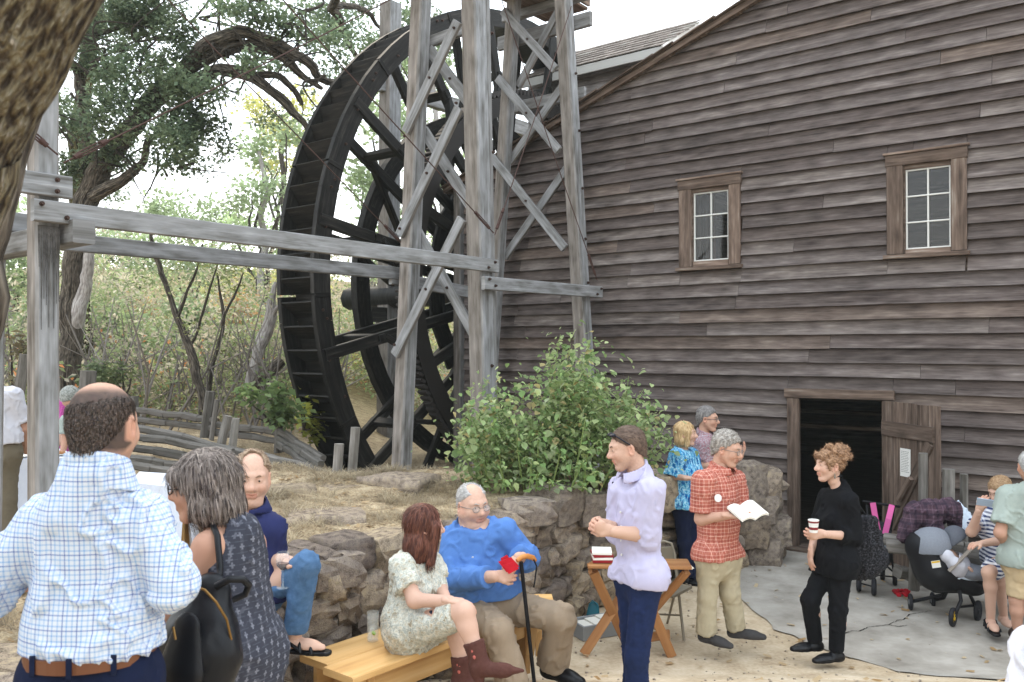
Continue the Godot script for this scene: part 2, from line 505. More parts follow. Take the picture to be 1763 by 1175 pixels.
func build_stone_wall() -> void:
	var kinds: Array[ArrayMesh] = []
	for k in 9: kinds.append(stone_mesh(k + 1, 3, 0.34, 0.16, true) if k < 6 else stone_mesh(k + 1, 6, 0.22, 0.25))
	var tones: Array[StandardMaterial3D] = []
	for k in 5:
		var m: StandardMaterial3D = mat.stone.duplicate()
		m.albedo_color = [hx("cdc6c0"), hx("e2d8cc"), hx("aea6a2"), hx("e8dcc8"), hx("bfb4a8")][k]
		m.uv1_offset = Vector3(k * 0.37, k * 0.21, k * 0.13)
		tones.append(m)
	mat.stones = tones
	mat.stone_kinds = kinds
	var root := thing("stone_wall", "dry stone retaining wall of rough grey brown rocks along the sandy yard", "wall", Vector3.ZERO)
	var lens := [0.0]
	for k in WALL.size() - 1: lens.append(lens[-1] + (WALL[k] as Vector2).distance_to(WALL[k + 1]))
	var total: float = lens[-1]
	var y := 0.0
	var row := 0
	var rows := [0.23, 0.20, 0.17, 0.19, 0.17, 0.17]
	for hgt in rows:
		var s := -rr(0, 0.3)
		var last: bool = row == rows.size() - 1
		while s < total + 0.1:
			var w: float = rr(0.17, 0.40) * (1.1 if last else 1.0)
			var mid := clampf(s + w / 2, 0.0, total)
			var seg := 0
			while seg < WALL.size() - 2 and lens[seg + 1] < mid: seg += 1
			var a: Vector2 = WALL[seg]; var b: Vector2 = WALL[seg + 1]
			var t: float = (mid - lens[seg]) / (lens[seg + 1] - lens[seg])
			var p := a.lerp(b, t)
			var dir := (b - a).normalized()
			var nrm := Vector2(dir.y, -dir.x)     # towards the terrace
			if nrm.dot(Vector2(-1, -1)) < 0: nrm = -nrm
			var hh: float = hgt * rr(0.85, 1.2) * (1.2 if last else 1.0)
			var dep := rr(0.34, 0.5)
			var base := plaza_height(p.x, p.y) * (1.0 - y / 1.3)
			var out := -0.05 - y * 0.05 + rr(-0.05, 0.05)
			var c := Vector3(p.x, base + y + hh * 0.47 + rr(-0.02, 0.02), p.y) + Vector3(nrm.x, 0, nrm.y) * (dep / 2 + out - 0.12 + y * 0.16)
			var bs := Basis(Vector3.UP, atan2(-dir.y, dir.x) + rr(-0.14, 0.14)) * Basis(Vector3(0, 0, 1), rr(-0.12, 0.12)) * Basis(Vector3(1, 0, 0), PI * rng.randi_range(0, 1) + rr(-0.1, 0.1))
			bs = bs * Basis.from_scale(Vector3(w * 0.91, hh * 0.93, dep))
			part("stone", kinds[rng.randi_range(0, 8)], tones[rng.randi_range(0, 4)], root, Transform3D(bs, c))
			s += w * 0.98
		y += hgt * 0.9
		row += 1
	# large capping stones that the photograph shows one by one: pixel, distance, size
	for q in [[958, 868, 7.75, 0.52, 0.34, 0.5], [1020, 876, 7.9, 0.3, 0.3, 0.4], [905, 880, 7.3, 0.5, 0.2, 0.45], [1284, 835, 9.6, 0.42, 0.5, 0.5], [1130, 850, 8.75, 0.4, 0.36, 0.4], [1060, 836, 8.5, 0.36, 0.24, 0.4], [790, 912, 6.75, 0.42, 0.16, 0.4], [570, 980, 5.45, 0.36, 0.2, 0.4]]:
		var bs := Basis(Vector3.UP, -0.8 + rr(-0.3, 0.3)) * Basis.from_scale(Vector3(q[3] * 0.8, q[4] * 1.0, q[5] * 0.85))
		part("capstone", kinds[rng.randi_range(3, 8)], tones[[0, 1, 3][rng.randi_range(0, 2)]], root, Transform3D(bs, at(q[0], q[1], q[2])))
	# the pier where the wall ends by the mill door
	for q in [[0.0, 0.13, 0.5], [0.26, 0.36, 0.46], [0.0, 0.62, 0.44], [-0.22, 0.36, 0.4], [0.1, 0.88, 0.4]]:
		var bs := Basis(Vector3.UP, rr(-0.5, 0.1)) * Basis.from_scale(Vector3(q[2], 0.32, 0.42))
		part("stone", kinds[rng.randi_range(0, 8)], tones[rng.randi_range(0, 4)], root, Transform3D(bs, Vector3(2.78 + q[0] * 0.5, q[1], -9.75 - q[0] * 0.3)))
	# boulders on the terrace: one thing each
	var bl := [[495, 862, 8.0, 0.62, 0.34, "rounded tan boulder on the terrace beside the end of the rail fence"], [578, 850, 8.4, 0.75, 0.26, "broad flat tan rock at the foot of the two short grey posts"], [690, 838, 8.5, 0.95, 0.3, "long low rock before the foot of the tall tower post"], [780, 842, 8.6, 0.7, 0.24, "flat straw covered rock left of the green bush"], [560, 905, 6.6, 0.8, 0.26, "mossy rock half sunk in dry grass behind the man in the polo shirt"], [870, 850, 8.2, 0.6, 0.2, "low rock in the dry grass in front of the bush"]]
	for b in bl:
		var o := part("boulder", kinds[rng.randi_range(6, 8)], tones[[1, 3][rng.randi_range(0, 1)]], self, Transform3D(Basis(Vector3.UP, rr(-1, 1)) * Basis.from_scale(Vector3(b[3] * 0.72, b[4] * 1.1, b[3] * 0.6)), at(b[0], b[1] + 8, b[2])))
		tag(o, b[5], "rock", "loose rocks on the terrace")

func scatter(called: String, mesh: Mesh, m: Material, xf: Array, cols: Array, parent: Node3D) -> MultiMeshInstance3D:
	var mm := MultiMesh.new()
	mm.transform_format = MultiMesh.TRANSFORM_3D
	mm.use_colors = true
	mm.mesh = mesh
	mm.instance_count = xf.size()
	for k in xf.size():
		mm.set_instance_transform(k, xf[k])
		mm.set_instance_color(k, cols[k])
	var o := MultiMeshInstance3D.new()
	o.name = called if parent != self else numbered(called)
	o.multimesh = mm
	o.material_override = m
	parent.add_child(o, true)
	o.set_meta("kind", "stuff")
	return o

func tuft_mesh(blades: int, lean: float) -> ArrayMesh:
	var mb := MB.new()
	for k in blades:
		var g := rr(0, TAU)
		var d := Vector3(cos(g), 0, sin(g))
		var s := Vector3(-d.z, 0, d.x) * 0.012
		var o := d * rr(0, 0.15)
		var h := rr(0.4, 1.0)
		var l := rr(0.2, 1.0) * lean
		var m := o + Vector3.UP * h * 0.6 + d * l * 0.4
		var e := o + Vector3.UP * h * (1.0 - l * 0.5) + d * l
		mb.tint = gray(rr(0.75, 1.2))
		mb.quad(o - s, o + s, m + s * 0.8, m - s * 0.8)
		mb.quad(m - s * 0.8, m + s * 0.8, e + s * 0.1, e - s * 0.1)
	return mb.mesh()

func build_ground_cover() -> void:
	# dry grass and straw on the terrace
	var xf := []; var cols := []
	for k in 17000:
		var x := rr(-4.6, 2.4); var z := rr(-11.0, -4.8)
		var d := wall_side(x, z)
		if d < 0.1 or z < -10.2 and x > 0.4: continue
		var dens := noise.get_noise_2d(x * 45 + 300, z * 45)
		if dens < rr(-0.35, 0.25): continue
		var s := rr(0.03, 0.11) * (1.0 + 0.8 * smoothstep(0.1, 0.5, dens))
		xf.append(Transform3D(Basis(Vector3.UP, rr(0, TAU)) * Basis.from_scale(Vector3(s * 1.8, s * 0.8, s * 1.8)), Vector3(x, land(x, z) - 0.004, z)))
		cols.append(Color(0.58, 0.49, 0.34).lerp(Color(0.36, 0.29, 0.2), rr(0, 1)) * rr(0.6, 1.15))
	scatter("dry_grass", tuft_mesh(9, 1.1), mat.brush, xf, cols, self)
	# small stones and grit on the sand, thicker along the wall
	var pb: ArrayMesh = stone_mesh(31, 2, 0.3, 0.4)
	xf = []; cols = []
	for k in 3000:
		var x := rr(-1.4, 4.5); var z := rr(-9.6, -4.4)
		var d := wall_side(x, z)
		if d > -0.08 or (d < -0.5 and rr(0, 1) < 0.55): continue
		var s := rr(0.005, 0.018) * (1.5 if d > -0.4 else 1.0)
		xf.append(Transform3D(Basis.from_euler(Vector3(rr(0, 3), rr(0, 3), 0)) * Basis.from_scale(Vector3.ONE * s), Vector3(x, plaza_height(x, z) + s * 0.25, z)))
		cols.append(Color(0.54, 0.45, 0.34).lerp(Color(0.36, 0.30, 0.25), rr(0, 1)))
	scatter("pebbles", pb, mat.brush, xf, cols, self)
	# fallen oak leaves
	var lf := MB.new()
	lf.quad(Vector3(-0.5, 0, -0.28), Vector3(0.5, 0.12, -0.22), Vector3(0.5, 0.1, 0.22), Vector3(-0.5, 0, 0.28))
	xf = []; cols = []
	for k in 2600:
		var x := rr(-5.5, 4.6); var z := rr(-12.0, -4.2)
		var d := wall_side(x, z)
		if d < 0.15 and (d > -0.1 or x < -1.5 or rr(0, 1) < 0.72): continue
		if (x - 3.34) * 0.62 - (z + 10.4) * 0.784 > -0.05 and x > 1.0: continue
		var s := rr(0.03, 0.07)
		xf.append(Transform3D(Basis.from_euler(Vector3(rr(-0.3, 0.3), rr(0, TAU), rr(-0.3, 0.3))) * Basis.from_scale(Vector3.ONE * s), Vector3(x, (land(x, z) if d > 0 else plaza_height(x, z) + 0.012) + 0.008, z)))
		cols.append(Color(0.40, 0.25, 0.11).lerp(Color(0.62, 0.50, 0.33), rr(0, 1)))
	scatter("fallen_leaves", lf.mesh(), mat.brush, xf, cols, self)

# ---------------------------------------------------------------- the mill
const OPENINGS := [[-1.435, 3.40, -0.592, 4.585], [1.135, 3.39, 1.942, 4.56], [0.0, -1.0, 1.19, 1.93]]

func rake_low(y: float) -> float:      # how far left the gable wall reaches at that height
	return -5.21 if y < 5.03 else -5.21 + (y - 5.03) / 0.342

func board_piece(s0: float, s1: float, y0: float, y1: float, z_low: float, z_high: float, cut: Callable) -> ArrayMesh:
	var mb := MB.new()
	mb.tint = gray(1.0)
	var n := maxi(1, int((s1 - s0) / 0.45))
	var uv := Vector2(rr(0, 3), rr(0, 3))
	var ph := rr(0, 50)
	for k in n:
		var c := []
		for j in 2:
			var s := lerpf(s0, s1, float(k + j) / n)
			var wob := noise.get_noise_2d(s * 26 + ph, ph) * 0.011
			var cup := noise.get_noise_2d(s * 34 + ph, ph + 40) * 0.014
			c.append([s, y0 + wob, z_low + cup, y1 + wob * 0.4, z_high])
		var a: Array = c[0]; var b: Array = c[1]
		var p0 := Vector3(a[0], a[1], a[2]); var p1 := Vector3(b[0], b[1], b[2])
		var q0 := Vector3(cut.call(a[0], a[3]), a[3], a[4]); var q1 := Vector3(cut.call(b[0], b[3]), b[3], b[4])
		if k == 0: p0.x = cut.call(p0.x, p0.y)
		var back := Vector3(0, 0.003, -0.034)
		# each board is darker brown towards its top and paler along its lower edge
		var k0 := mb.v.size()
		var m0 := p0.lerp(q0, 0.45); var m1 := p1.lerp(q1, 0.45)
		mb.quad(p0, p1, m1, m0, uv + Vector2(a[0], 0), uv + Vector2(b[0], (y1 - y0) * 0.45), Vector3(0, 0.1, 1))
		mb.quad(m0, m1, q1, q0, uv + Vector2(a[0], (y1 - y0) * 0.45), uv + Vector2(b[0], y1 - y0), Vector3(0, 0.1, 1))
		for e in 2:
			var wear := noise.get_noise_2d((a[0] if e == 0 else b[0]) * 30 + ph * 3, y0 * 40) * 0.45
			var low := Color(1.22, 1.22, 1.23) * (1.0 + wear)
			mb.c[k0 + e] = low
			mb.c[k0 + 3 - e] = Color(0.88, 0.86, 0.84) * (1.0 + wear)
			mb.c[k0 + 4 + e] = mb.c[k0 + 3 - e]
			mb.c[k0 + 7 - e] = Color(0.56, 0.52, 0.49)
		mb.quad(p0 + back, p1 + back, p1, p0, uv + Vector2(a[0], 0), uv + Vector2(b[0], 0.02), Vector3.DOWN)
		if k == 0: mb.quad(p0 + back, p0, q0, q0 + back, uv, uv + Vector2(0.02, 0.1), Vector3.LEFT)
		if k == n - 1: mb.quad(p1 + back, p1, q1, q1 + back, uv, uv + Vector2(0.02, 0.1), Vector3.RIGHT)
	return mb.mesh()

func build_mill() -> void:
	var root := thing("mill_building", "large weathered brown clapboard mill with two small windows and an open door", "building", W0, MILL_TURN)
	# tones of weathered board, shared
	var tones: Array[StandardMaterial3D] = []
	for k in 7:
		var m: StandardMaterial3D = mat.siding.duplicate()
		m.albedo_color = [hx("a59e9b"), hx("958d89"), hx("b1aba7"), hx("8a8380"), hx("9f9997"), hx("a99d94"), hx("948c89")][k]
		tones.append(m)
	var bound := func(s: float, y: float) -> float: return maxf(s, rake_low(y) + 0.02)
	var y := 0.085
	var prev := []
	while y < 7.5:
		var ex := 0.1655 if y < 3.8 else 0.1582
		var y1 := y + ex + 0.014
		var s := rake_low(y)
		var stop := 6.2
		var breaks: Array[float] = [s]
		var b := s + rr(0.6, 3.4)
		while b < stop - 0.4:
			breaks.append(b)
			b += rr(2.4, 5.2)
		breaks.append(stop)
		for k in breaks.size() - 1:
			# the pieces of this board that no opening takes
			var spans := [[breaks[k], breaks[k + 1], y, y1]]
			for o in OPENINGS:
				var nxt := []
				for sp in spans:
					if sp[1] <= o[0] or sp[0] >= o[2] or sp[3] <= o[1] or sp[2] >= o[3]:
						nxt.append(sp)
						continue
					if sp[0] < o[0]: nxt.append([sp[0], o[0], sp[2], sp[3]])
					if sp[1] > o[2]: nxt.append([o[2], sp[1], sp[2], sp[3]])
					if o[3] < sp[3] - 0.03: nxt.append([maxf(sp[0], o[0]), minf(sp[1], o[2]), o[3], sp[3]])
					if o[1] > sp[2] + 0.03: nxt.append([maxf(sp[0], o[0]), minf(sp[1], o[2]), sp[2], o[1]])
				spans = nxt
			var tone := tones[rng.randi_range(0, 6)]
			for sp in spans:
				if sp[1] - sp[0] < 0.03: continue
				var f0: float = (sp[2] - y) / (y1 - y); var f1: float = (sp[3] - y) / (y1 - y)
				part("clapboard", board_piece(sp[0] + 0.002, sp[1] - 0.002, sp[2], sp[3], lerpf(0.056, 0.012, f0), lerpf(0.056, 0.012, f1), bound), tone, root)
		y += ex
	# wall behind the boards, with thickness, in pieces round the openings
	var core := MB.new()
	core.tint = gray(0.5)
	var gable := PackedVector2Array([Vector2(-5.2, -0.3), Vector2(-5.2, 5.02), Vector2(2.0, 7.49), Vector2(9.2, 5.02), Vector2(9.2, -0.3)])
	var polys := [gable]
	for o in OPENINGS:
		var nxt := []
		for p in polys:
			# split at the opening's left and right so that no hole is left
			for strip in [[-20.0, o[0], -9.0, 20.0], [o[2], 20.0, -9.0, 20.0], [o[0], o[2], -9.0, o[1]], [o[0], o[2], o[3], 20.0]]:
				var r := PackedVector2Array([Vector2(strip[0], strip[2]), Vector2(strip[1], strip[2]), Vector2(strip[1], strip[3]), Vector2(strip[0], strip[3])])
				nxt.append_array(Geometry2D.intersect_polygons(p, r))
		polys = nxt
	for p in polys:
		var tr := Geometry2D.triangulate_polygon(p)
		for side in 2:
			var k := core.v.size()
			var z := 0.008 if side == 0 else -0.14
			for q in p: core.vert(Vector3(q.x, q.y, z), Vector3(0, 0, 1 if side == 0 else -1), q)
			for q in range(0, tr.size(), 3): core.face(k + tr[q], k + tr[q + 1], k + tr[q + 2])
	for o in OPENINGS:
		for e in [[Vector2(o[0], o[1]), Vector2(o[0], o[3]), Vector3.RIGHT], [Vector2(o[2], o[1]), Vector2(o[2], o[3]), Vector3.LEFT], [Vector2(o[0], o[3]), Vector2(o[2], o[3]), Vector3.DOWN], [Vector2(o[0], o[1]), Vector2(o[2], o[1]), Vector3.UP]]:
			core.quad(Vector3(e[0].x, e[0].y, 0.008), Vector3(e[1].x, e[1].y, 0.008), Vector3(e[1].x, e[1].y, -0.14), Vector3(e[0].x, e[0].y, -0.14), Vector2.ZERO, Vector2(1, 0.1), e[2])
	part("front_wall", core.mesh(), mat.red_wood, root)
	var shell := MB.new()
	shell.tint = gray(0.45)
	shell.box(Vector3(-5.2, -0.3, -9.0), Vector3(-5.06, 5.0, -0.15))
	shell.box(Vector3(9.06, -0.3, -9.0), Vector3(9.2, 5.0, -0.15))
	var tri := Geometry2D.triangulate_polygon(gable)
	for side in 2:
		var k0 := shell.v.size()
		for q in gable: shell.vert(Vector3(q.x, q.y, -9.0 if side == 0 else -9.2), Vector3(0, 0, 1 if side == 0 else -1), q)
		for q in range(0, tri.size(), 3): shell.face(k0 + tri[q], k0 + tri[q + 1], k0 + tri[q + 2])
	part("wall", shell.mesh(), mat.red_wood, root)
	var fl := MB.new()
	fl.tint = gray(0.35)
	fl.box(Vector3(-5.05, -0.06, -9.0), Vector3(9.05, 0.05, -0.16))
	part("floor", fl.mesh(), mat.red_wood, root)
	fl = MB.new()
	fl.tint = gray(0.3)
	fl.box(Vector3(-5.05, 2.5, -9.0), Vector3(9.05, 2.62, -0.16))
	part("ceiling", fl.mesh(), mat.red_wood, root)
	# roof: two slopes that run back from the gable
	for side in 2:
		var rf := MB.new()
		rf.tint = gray(0.8)
		var e := Vector3(-5.55, 4.94, 0) if side == 0 else Vector3(9.55, 4.94, 0)
		var r := Vector3(2.0, 7.53, 0)
		rf.timber((e + r) / 2 + Vector3(0, -0.03, 0.10), (e + r) / 2 + Vector3(0, -0.03, -9.3), e.distance_to(r), 0.06, Vector3(-(r - e).y, absf((r - e).x), 0).normalized() if side == 0 else Vector3(2.59, 7.55, 0).normalized(), 0.0)
		part("roof", rf.mesh(), mat.red_wood, root)
		var rk := MB.new()
		rk.tint = gray(0.7)
		rk.timber(e + Vector3(0, -0.035, 0.118), r + Vector3(0, -0.035, 0.118), 0.03, 0.075, Vector3(0, 1, 0), 0.004)
		part("rake_board", rk.mesh(), mat.red_wood, root)
		if side == 0:
			# shingle ends that show over the rake board
			for k in 26:
				var sh := MB.new()
				sh.tint = gray(rr(0.5, 0.8))
				var a := e.lerp(r, (k + 0.02) / 26.0) + Vector3(0, 0.012, 0.03)
				var b := e.lerp(r, (k + 1.12) / 26.0) + Vector3(0, 0.026, 0.03)
				sh.timber(a, b, rr(0.28, 0.36), rr(0.014, 0.022), Vector3.UP, 0.0, Vector2(rr(0, 2), rr(0, 2)))
				part("shingle", sh.mesh(), mat.red_wood, root)
	# windows
	for k in 2:
		var o: Array = OPENINGS[k]
		var g: Array = [[-1.236, 3.533, -0.772, 4.397], [1.333, 3.504, 1.772, 4.37]][k]
		var w := Node3D.new()
		w.name = "window"
		root.add_child(w, true)
		w.set_meta("label", "upper left window of six panes in a brown board frame" if k == 0 else "upper right window of six panes in a wide brown frame")
		var tn := 1.0 if k == 0 else 0.9
		var sides := [[Vector3(o[0] + 0.085, o[1] + 0.06, 0.045), Vector3(o[0] + 0.085, o[3] - 0.13, 0.045), 0.17], [Vector3(o[2] - 0.075, o[1] + 0.06, 0.045), Vector3(o[2] - 0.075, o[3] - 0.13, 0.045), 0.15]]
		for q in sides:
			var mb := MB.new()
			mb.tint = gray(tn * rr(0.6, 0.85))
			mb.timber(q[0], q[1], q[2], 0.05, Vector3(0, 0, 1), 0.006, Vector2(rr(0, 2), rr(0, 2)))
			part("casing", mb.mesh(), mat.red_wood, w)
		var hd := MB.new()
		hd.tint = gray(tn * 0.62)
		hd.timber(Vector3(o[0] - 0.01, o[3] - 0.068, 0.05), Vector3(o[2] + 0.01, o[3] - 0.068, 0.05), 0.055, 0.125, Vector3.UP, 0.006, Vector2(rr(0, 2), 0.3))
		part("head_casing", hd.mesh(), mat.red_wood, w)
		var dr := MB.new()
		dr.tint = gray(1.15)
		dr.timber(Vector3(o[0] - 0.03, o[3] + 0.008, 0.055), Vector3(o[2] + 0.03, o[3] + 0.008, 0.055), 0.09, 0.024, Vector3.UP, 0.004)
		part("drip_cap", dr.mesh(), mat.red_wood, w)
		var sl := MB.new()
		sl.tint = gray(0.7)
		sl.timber(Vector3(o[0] - 0.03, o[1] + 0.028, 0.06), Vector3(o[2] + 0.03, o[1] + 0.028, 0.06), 0.09, 0.045, Vector3.UP, 0.005)
		part("sill", sl.mesh(), mat.red_wood, w)
		# inner stops between casing and sash
		var st := MB.new()
		st.tint = gray(0.6)
		st.box(Vector3(o[0] + 0.17, o[1] + 0.05, -0.02), Vector3(g[0] - 0.008, o[3] - 0.125, 0.03))
		st.box(Vector3(g[2] + 0.008, o[1] + 0.05, -0.02), Vector3(o[2] - 0.15, o[3] - 0.125, 0.03))
		st.box(Vector3(g[0] - 0.008, g[3] + 0.008, -0.02), Vector3(g[2] + 0.008, o[3] - 0.125, 0.03))
		st.tint = gray(1.5)
		st.box(Vector3(g[0] - 0.008, o[1] + 0.05, -0.02), Vector3(g[2] + 0.008, g[1] - 0.008, 0.035))
		part("stop", st.mesh(), mat.red_wood, w)
		var sash := MB.new()
		sash.tint = gray(0.85)
		for x in 3:
			var xx := lerpf(g[0], g[2], x / 2.0)
			sash.timber(Vector3(xx, g[1] - 0.008, 0.002), Vector3(xx, g[3] + 0.008, 0.002), 0.017, 0.03, Vector3(0, 0, 1), 0.003)
		for yy in 4:
			var h := lerpf(g[1], g[3], yy / 3.0)
			sash.timber(Vector3(g[0] - 0.008, h, 0.003), Vector3(g[2] + 0.008, h, 0.003), 0.031, 0.017, Vector3.UP, 0.003)
		part("sash", sash.mesh(), mat.white_paint, w)
		for x in 2:
			for yy in 3:
				var mb := MB.new()
				var lo := Vector3(lerpf(g[0], g[2], x / 2.0), lerpf(g[1], g[3], yy / 3.0), -0.006)
				var sz := Vector3((g[2] - g[0]) / 2, (g[3] - g[1]) / 3, 0)
				var tl := Vector3(0, 0, rr(-0.003, 0.003))
				mb.quad(lo + tl, lo + Vector3(sz.x, 0, 0), lo + sz - tl, lo + Vector3(0, sz.y, 0), Vector2.ZERO, Vector2.ONE, Vector3(0, 0, 1))
				part("pane", mb.mesh(), mat.window_glass, w)
	# door frame, the open door and what little shows inside
	for q in [["door_jamb", Vector3(0.07, 0.02, 0.05), Vector3(0.07, 1.81, 0.05), 0.14, 0.07], ["door_jamb", Vector3(1.13, 0.02, 0.04), Vector3(1.13, 1.81, 0.04), 0.11, 0.06]]:
		var mb := MB.new()
		mb.tint = gray(0.62)
		mb.timber(q[1], q[2], q[3], q[4], Vector3(0, 0, 1), 0.006, Vector2(rr(0, 2), rr(0, 2)))
		part(q[0], mb.mesh(), mat.red_wood, root)
	var lt := MB.new()
	lt.tint = gray(0.7)
	lt.timber(Vector3(-0.03, 1.87, 0.055), Vector3(1.21, 1.88, 0.055), 0.075, 0.11, Vector3.UP, 0.006)
	part("door_lintel", lt.mesh(), mat.red_wood, root)
	var th := MB.new()
	th.tint = gray(0.6)
	th.timber(Vector3(0.0, 0.03, 0.02), Vector3(1.19, 0.03, 0.02), 0.28, 0.07, Vector3.UP, 0.01)
	part("threshold", th.mesh(), mat.red_wood, root)
	var leaf := Node3D.new()
	leaf.name = "door"
	root.add_child(leaf, true)
	leaf.set_meta("label", "brown plank door swung open to the right with a paper notice on it")
	leaf.position = Vector3(1.10, 0.06, 0.08)
	leaf.rotation.y = -deg_to_rad(40.0)
	var wds := [0.19, 0.2, 0.17, 0.2, 0.16]
	var x := 0.0
	for wd in wds:
		var mb := MB.new()
		mb.tint = gray(rr(0.55, 0.78))
		mb.timber(Vector3(x + wd / 2, 0.0, 0.0), Vector3(x + wd / 2, 1.76 + rr(-0.01, 0.01), 0.0), wd - 0.004, 0.028, Vector3(0, 0, 1), 0.004, Vector2(rr(0, 2), rr(0, 2)))
		part("plank", mb.mesh(), mat.red_wood, leaf)
		x += wd
	for q in [[Vector3(0.02, 1.46, 0.03), Vector3(0.86, 1.46, 0.03), 0.16], [Vector3(0.02, 0.28, 0.03), Vector3(0.86, 0.28, 0.03), 0.16], [Vector3(0.16, 0.37, 0.029), Vector3(0.80, 1.37, 0.029), 0.11]]:
		var mb := MB.new()
		mb.tint = gray(0.55)
		mb.timber(q[0], q[1], 0.03, q[2], Vector3.UP, 0.006, Vector2(rr(0, 2), rr(0, 2)))
		part("ledge", mb.mesh(), mat.red_wood, leaf)
	var bl := MB.new()
	bl.tint = gray(0.8)
	bl.timber(Vector3(0.36, 0.72, 0.055), Vector3(0.56, 0.98, 0.055), 0.05, 0.09, Vector3(0, 0, 1), 0.01)
	part("door_block", bl.mesh(), mat.red_wood, leaf)
	var sg := thing("paper_notice", "white paper notice pinned to the open plank door", "notice", W0, MILL_TURN)
	var pm := MB.new()
	pm.box(Vector3(-0.085, -0.15, -0.0015), Vector3(0.085, 0.15, 0.0015))
	var sgx := leaf.transform * Transform3D(Basis.IDENTITY, Vector3(0.40, 1.12, 0.0205))
	part("paper", pm.mesh(), mat.white_paint, sg, sgx)
	for row in 13:
		var ln := MB.new()
		var lx := -0.065
		while lx < 0.045:
			var wl := rr(0.008, 0.026)
			ln.quad(Vector3(lx, 0.115 - row * 0.018, 0.0022), Vector3(lx + wl, 0.115 - row * 0.018, 0.0022), Vector3(lx + wl, 0.121 - row * 0.018, 0.0022), Vector3(lx, 0.121 - row * 0.018, 0.0022), Vector2.ZERO, Vector2.ONE, Vector3(0, 0, 1))
			lx += wl + 0.006
		part("text_line", ln.mesh(), plain(hx("807e7a")), sg, sgx)
	# beams that show dimly inside
	for k in 4:
		var mb := MB.new()
		mb.tint = gray(0.8)
		mb.timber(Vector3(-1.5, 1.35 + 0.12 * k, -1.6 - k * 1.1), Vector3(2.6, 1.35 + 0.12 * k, -1.6 - k * 1.1), 0.16, 0.05, Vector3.UP, 0.005)
		part("shelf", mb.mesh(), mat.red_wood, root)

func build_wing() -> void:
	var root := thing("rear_wing", "dark wing behind the mill with a shingle roof and white painted trim", "building", W0, MILL_TURN)
	var e := 3.0
	var h := 7.6
	var s1 := -3.34
	var s0 := -6.45
	var hw := 1.28
	var y := 3.2
	while y < h - 0.05:
		var mb := MB.new()
		mb.tint = gray(rr(0.5, 0.7))
		mb.timber(Vector3(s0, y + 0.09, -e - 0.3), Vector3(s1 - 0.25, y + 0.09, -e - 0.3), 0.03, 0.17, Vector3(0, 1, -0.12).normalized(), 0.0, Vector2(rr(0, 3), rr(0, 3)))
		part("clapboard", mb.mesh(), mat.siding, root)
		y += 0.165
	var pk := Vector3(s1, h + 0.8, -e - hw)
	var wl := MB.new()
	wl.tint = gray(0.5)
	wl.box(Vector3(s0, -0.3, -e - hw * 2.0 + 0.3), Vector3(s1 - 0.25, h - 0.02, -e - 0.34))
	part("wall", wl.mesh(), mat.red_wood, root)
	# the gable end of vertical boards
	for k in 8:
		var z := -e - 0.12 - k * 0.3
		var top := h - 0.05 + 0.75 * (1.0 - absf(z - 0.15 + e + hw) / hw)
		var mb := MB.new()
		mb.tint = Color(1.1, 0.85, 0.7) * rr(0.7, 1.0)
		mb.timber(Vector3(s1 - 0.2, 4.0, z - 0.15), Vector3(s1 - 0.2, top, z - 0.15), 0.03, 0.29, Vector3(0, 0, 1), 0.004)
		part("gable_board", mb.mesh(), mat.red_wood, root)
	# roof slopes and shingles course by course
	var eave := Vector3(0, h, -e)
	var ridge := Vector3(0, pk.y, pk.z)
	var slope := (ridge - eave).normalized()
	var nrm := Vector3(1, 0, 0).cross(slope)
	if nrm.y < 0: nrm = -nrm
	var slab := MB.new()
	slab.tint = gray(0.5)
	for sd in 2:
		var ev := eave if sd == 0 else Vector3(0, h, -e - hw * 2.0)
		slab.quad(Vector3(s0, ev.y, ev.z), Vector3(s1, ev.y, ev.z), Vector3(s1, ridge.y, ridge.z), Vector3(s0, ridge.y, ridge.z), Vector2.ZERO, Vector2(8, 2), Vector3.UP)
	part("roof", slab.mesh(), mat.red_wood, root)
	for c in 7:
		var x := s0 + rr(0, 0.1)
		var cb := MB.new()
		while x < s1:
			var w := rr(0.09, 0.2)
			var ln := 0.3
			var a := eave + slope * (c * 0.215 - 0.03 + rr(-0.015, 0.015)) + nrm * 0.045
			var b := a + slope * ln - nrm * 0.03
			cb.tint = Color(0.92, 0.8, 0.72) * rr(0.6, 1.2)
			cb.timber(Vector3(x + w / 2, a.y, a.z), Vector3(x + w / 2, b.y, b.z), w - 0.006, 0.018, nrm, 0.0, Vector2(rr(0, 3), rr(0, 3)))
			x += w
		var o := part("shingle_course", cb.mesh(), mat.gray_wood, root)
		o.set_meta("kind", "stuff")
	for q in [["fascia", Vector3(s0, h - 0.08, -e + 0.02), Vector3(s1 + 0.02, h - 0.08, -e + 0.02), 0.16], ["bargeboard", Vector3(s1 + 0.02, h - 0.07, -e), Vector3(s1 + 0.02, pk.y - 0.06, pk.z), 0.17], ["bargeboard", Vector3(s1 + 0.021, h - 0.07, -e - hw * 2.0), Vector3(s1 + 0.021, pk.y - 0.06, pk.z), 0.17]]:
		var mb := MB.new()
		mb.tint = gray(0.5 if q[0] == "fascia" else 1.0)
		mb.timber(q[1], q[2], 0.03, q[3], Vector3.UP, 0.004)
		part(q[0], mb.mesh(), mat.white_paint, root)

# ---------------------------------------------------------------- the flume trestle and the wheel
# points of the mill's frame: s along the wall, y up, e behind it (z = -e)
func ml(s: float, y: float, e: float) -> Vector3:
	return Vector3(s, y, -e)

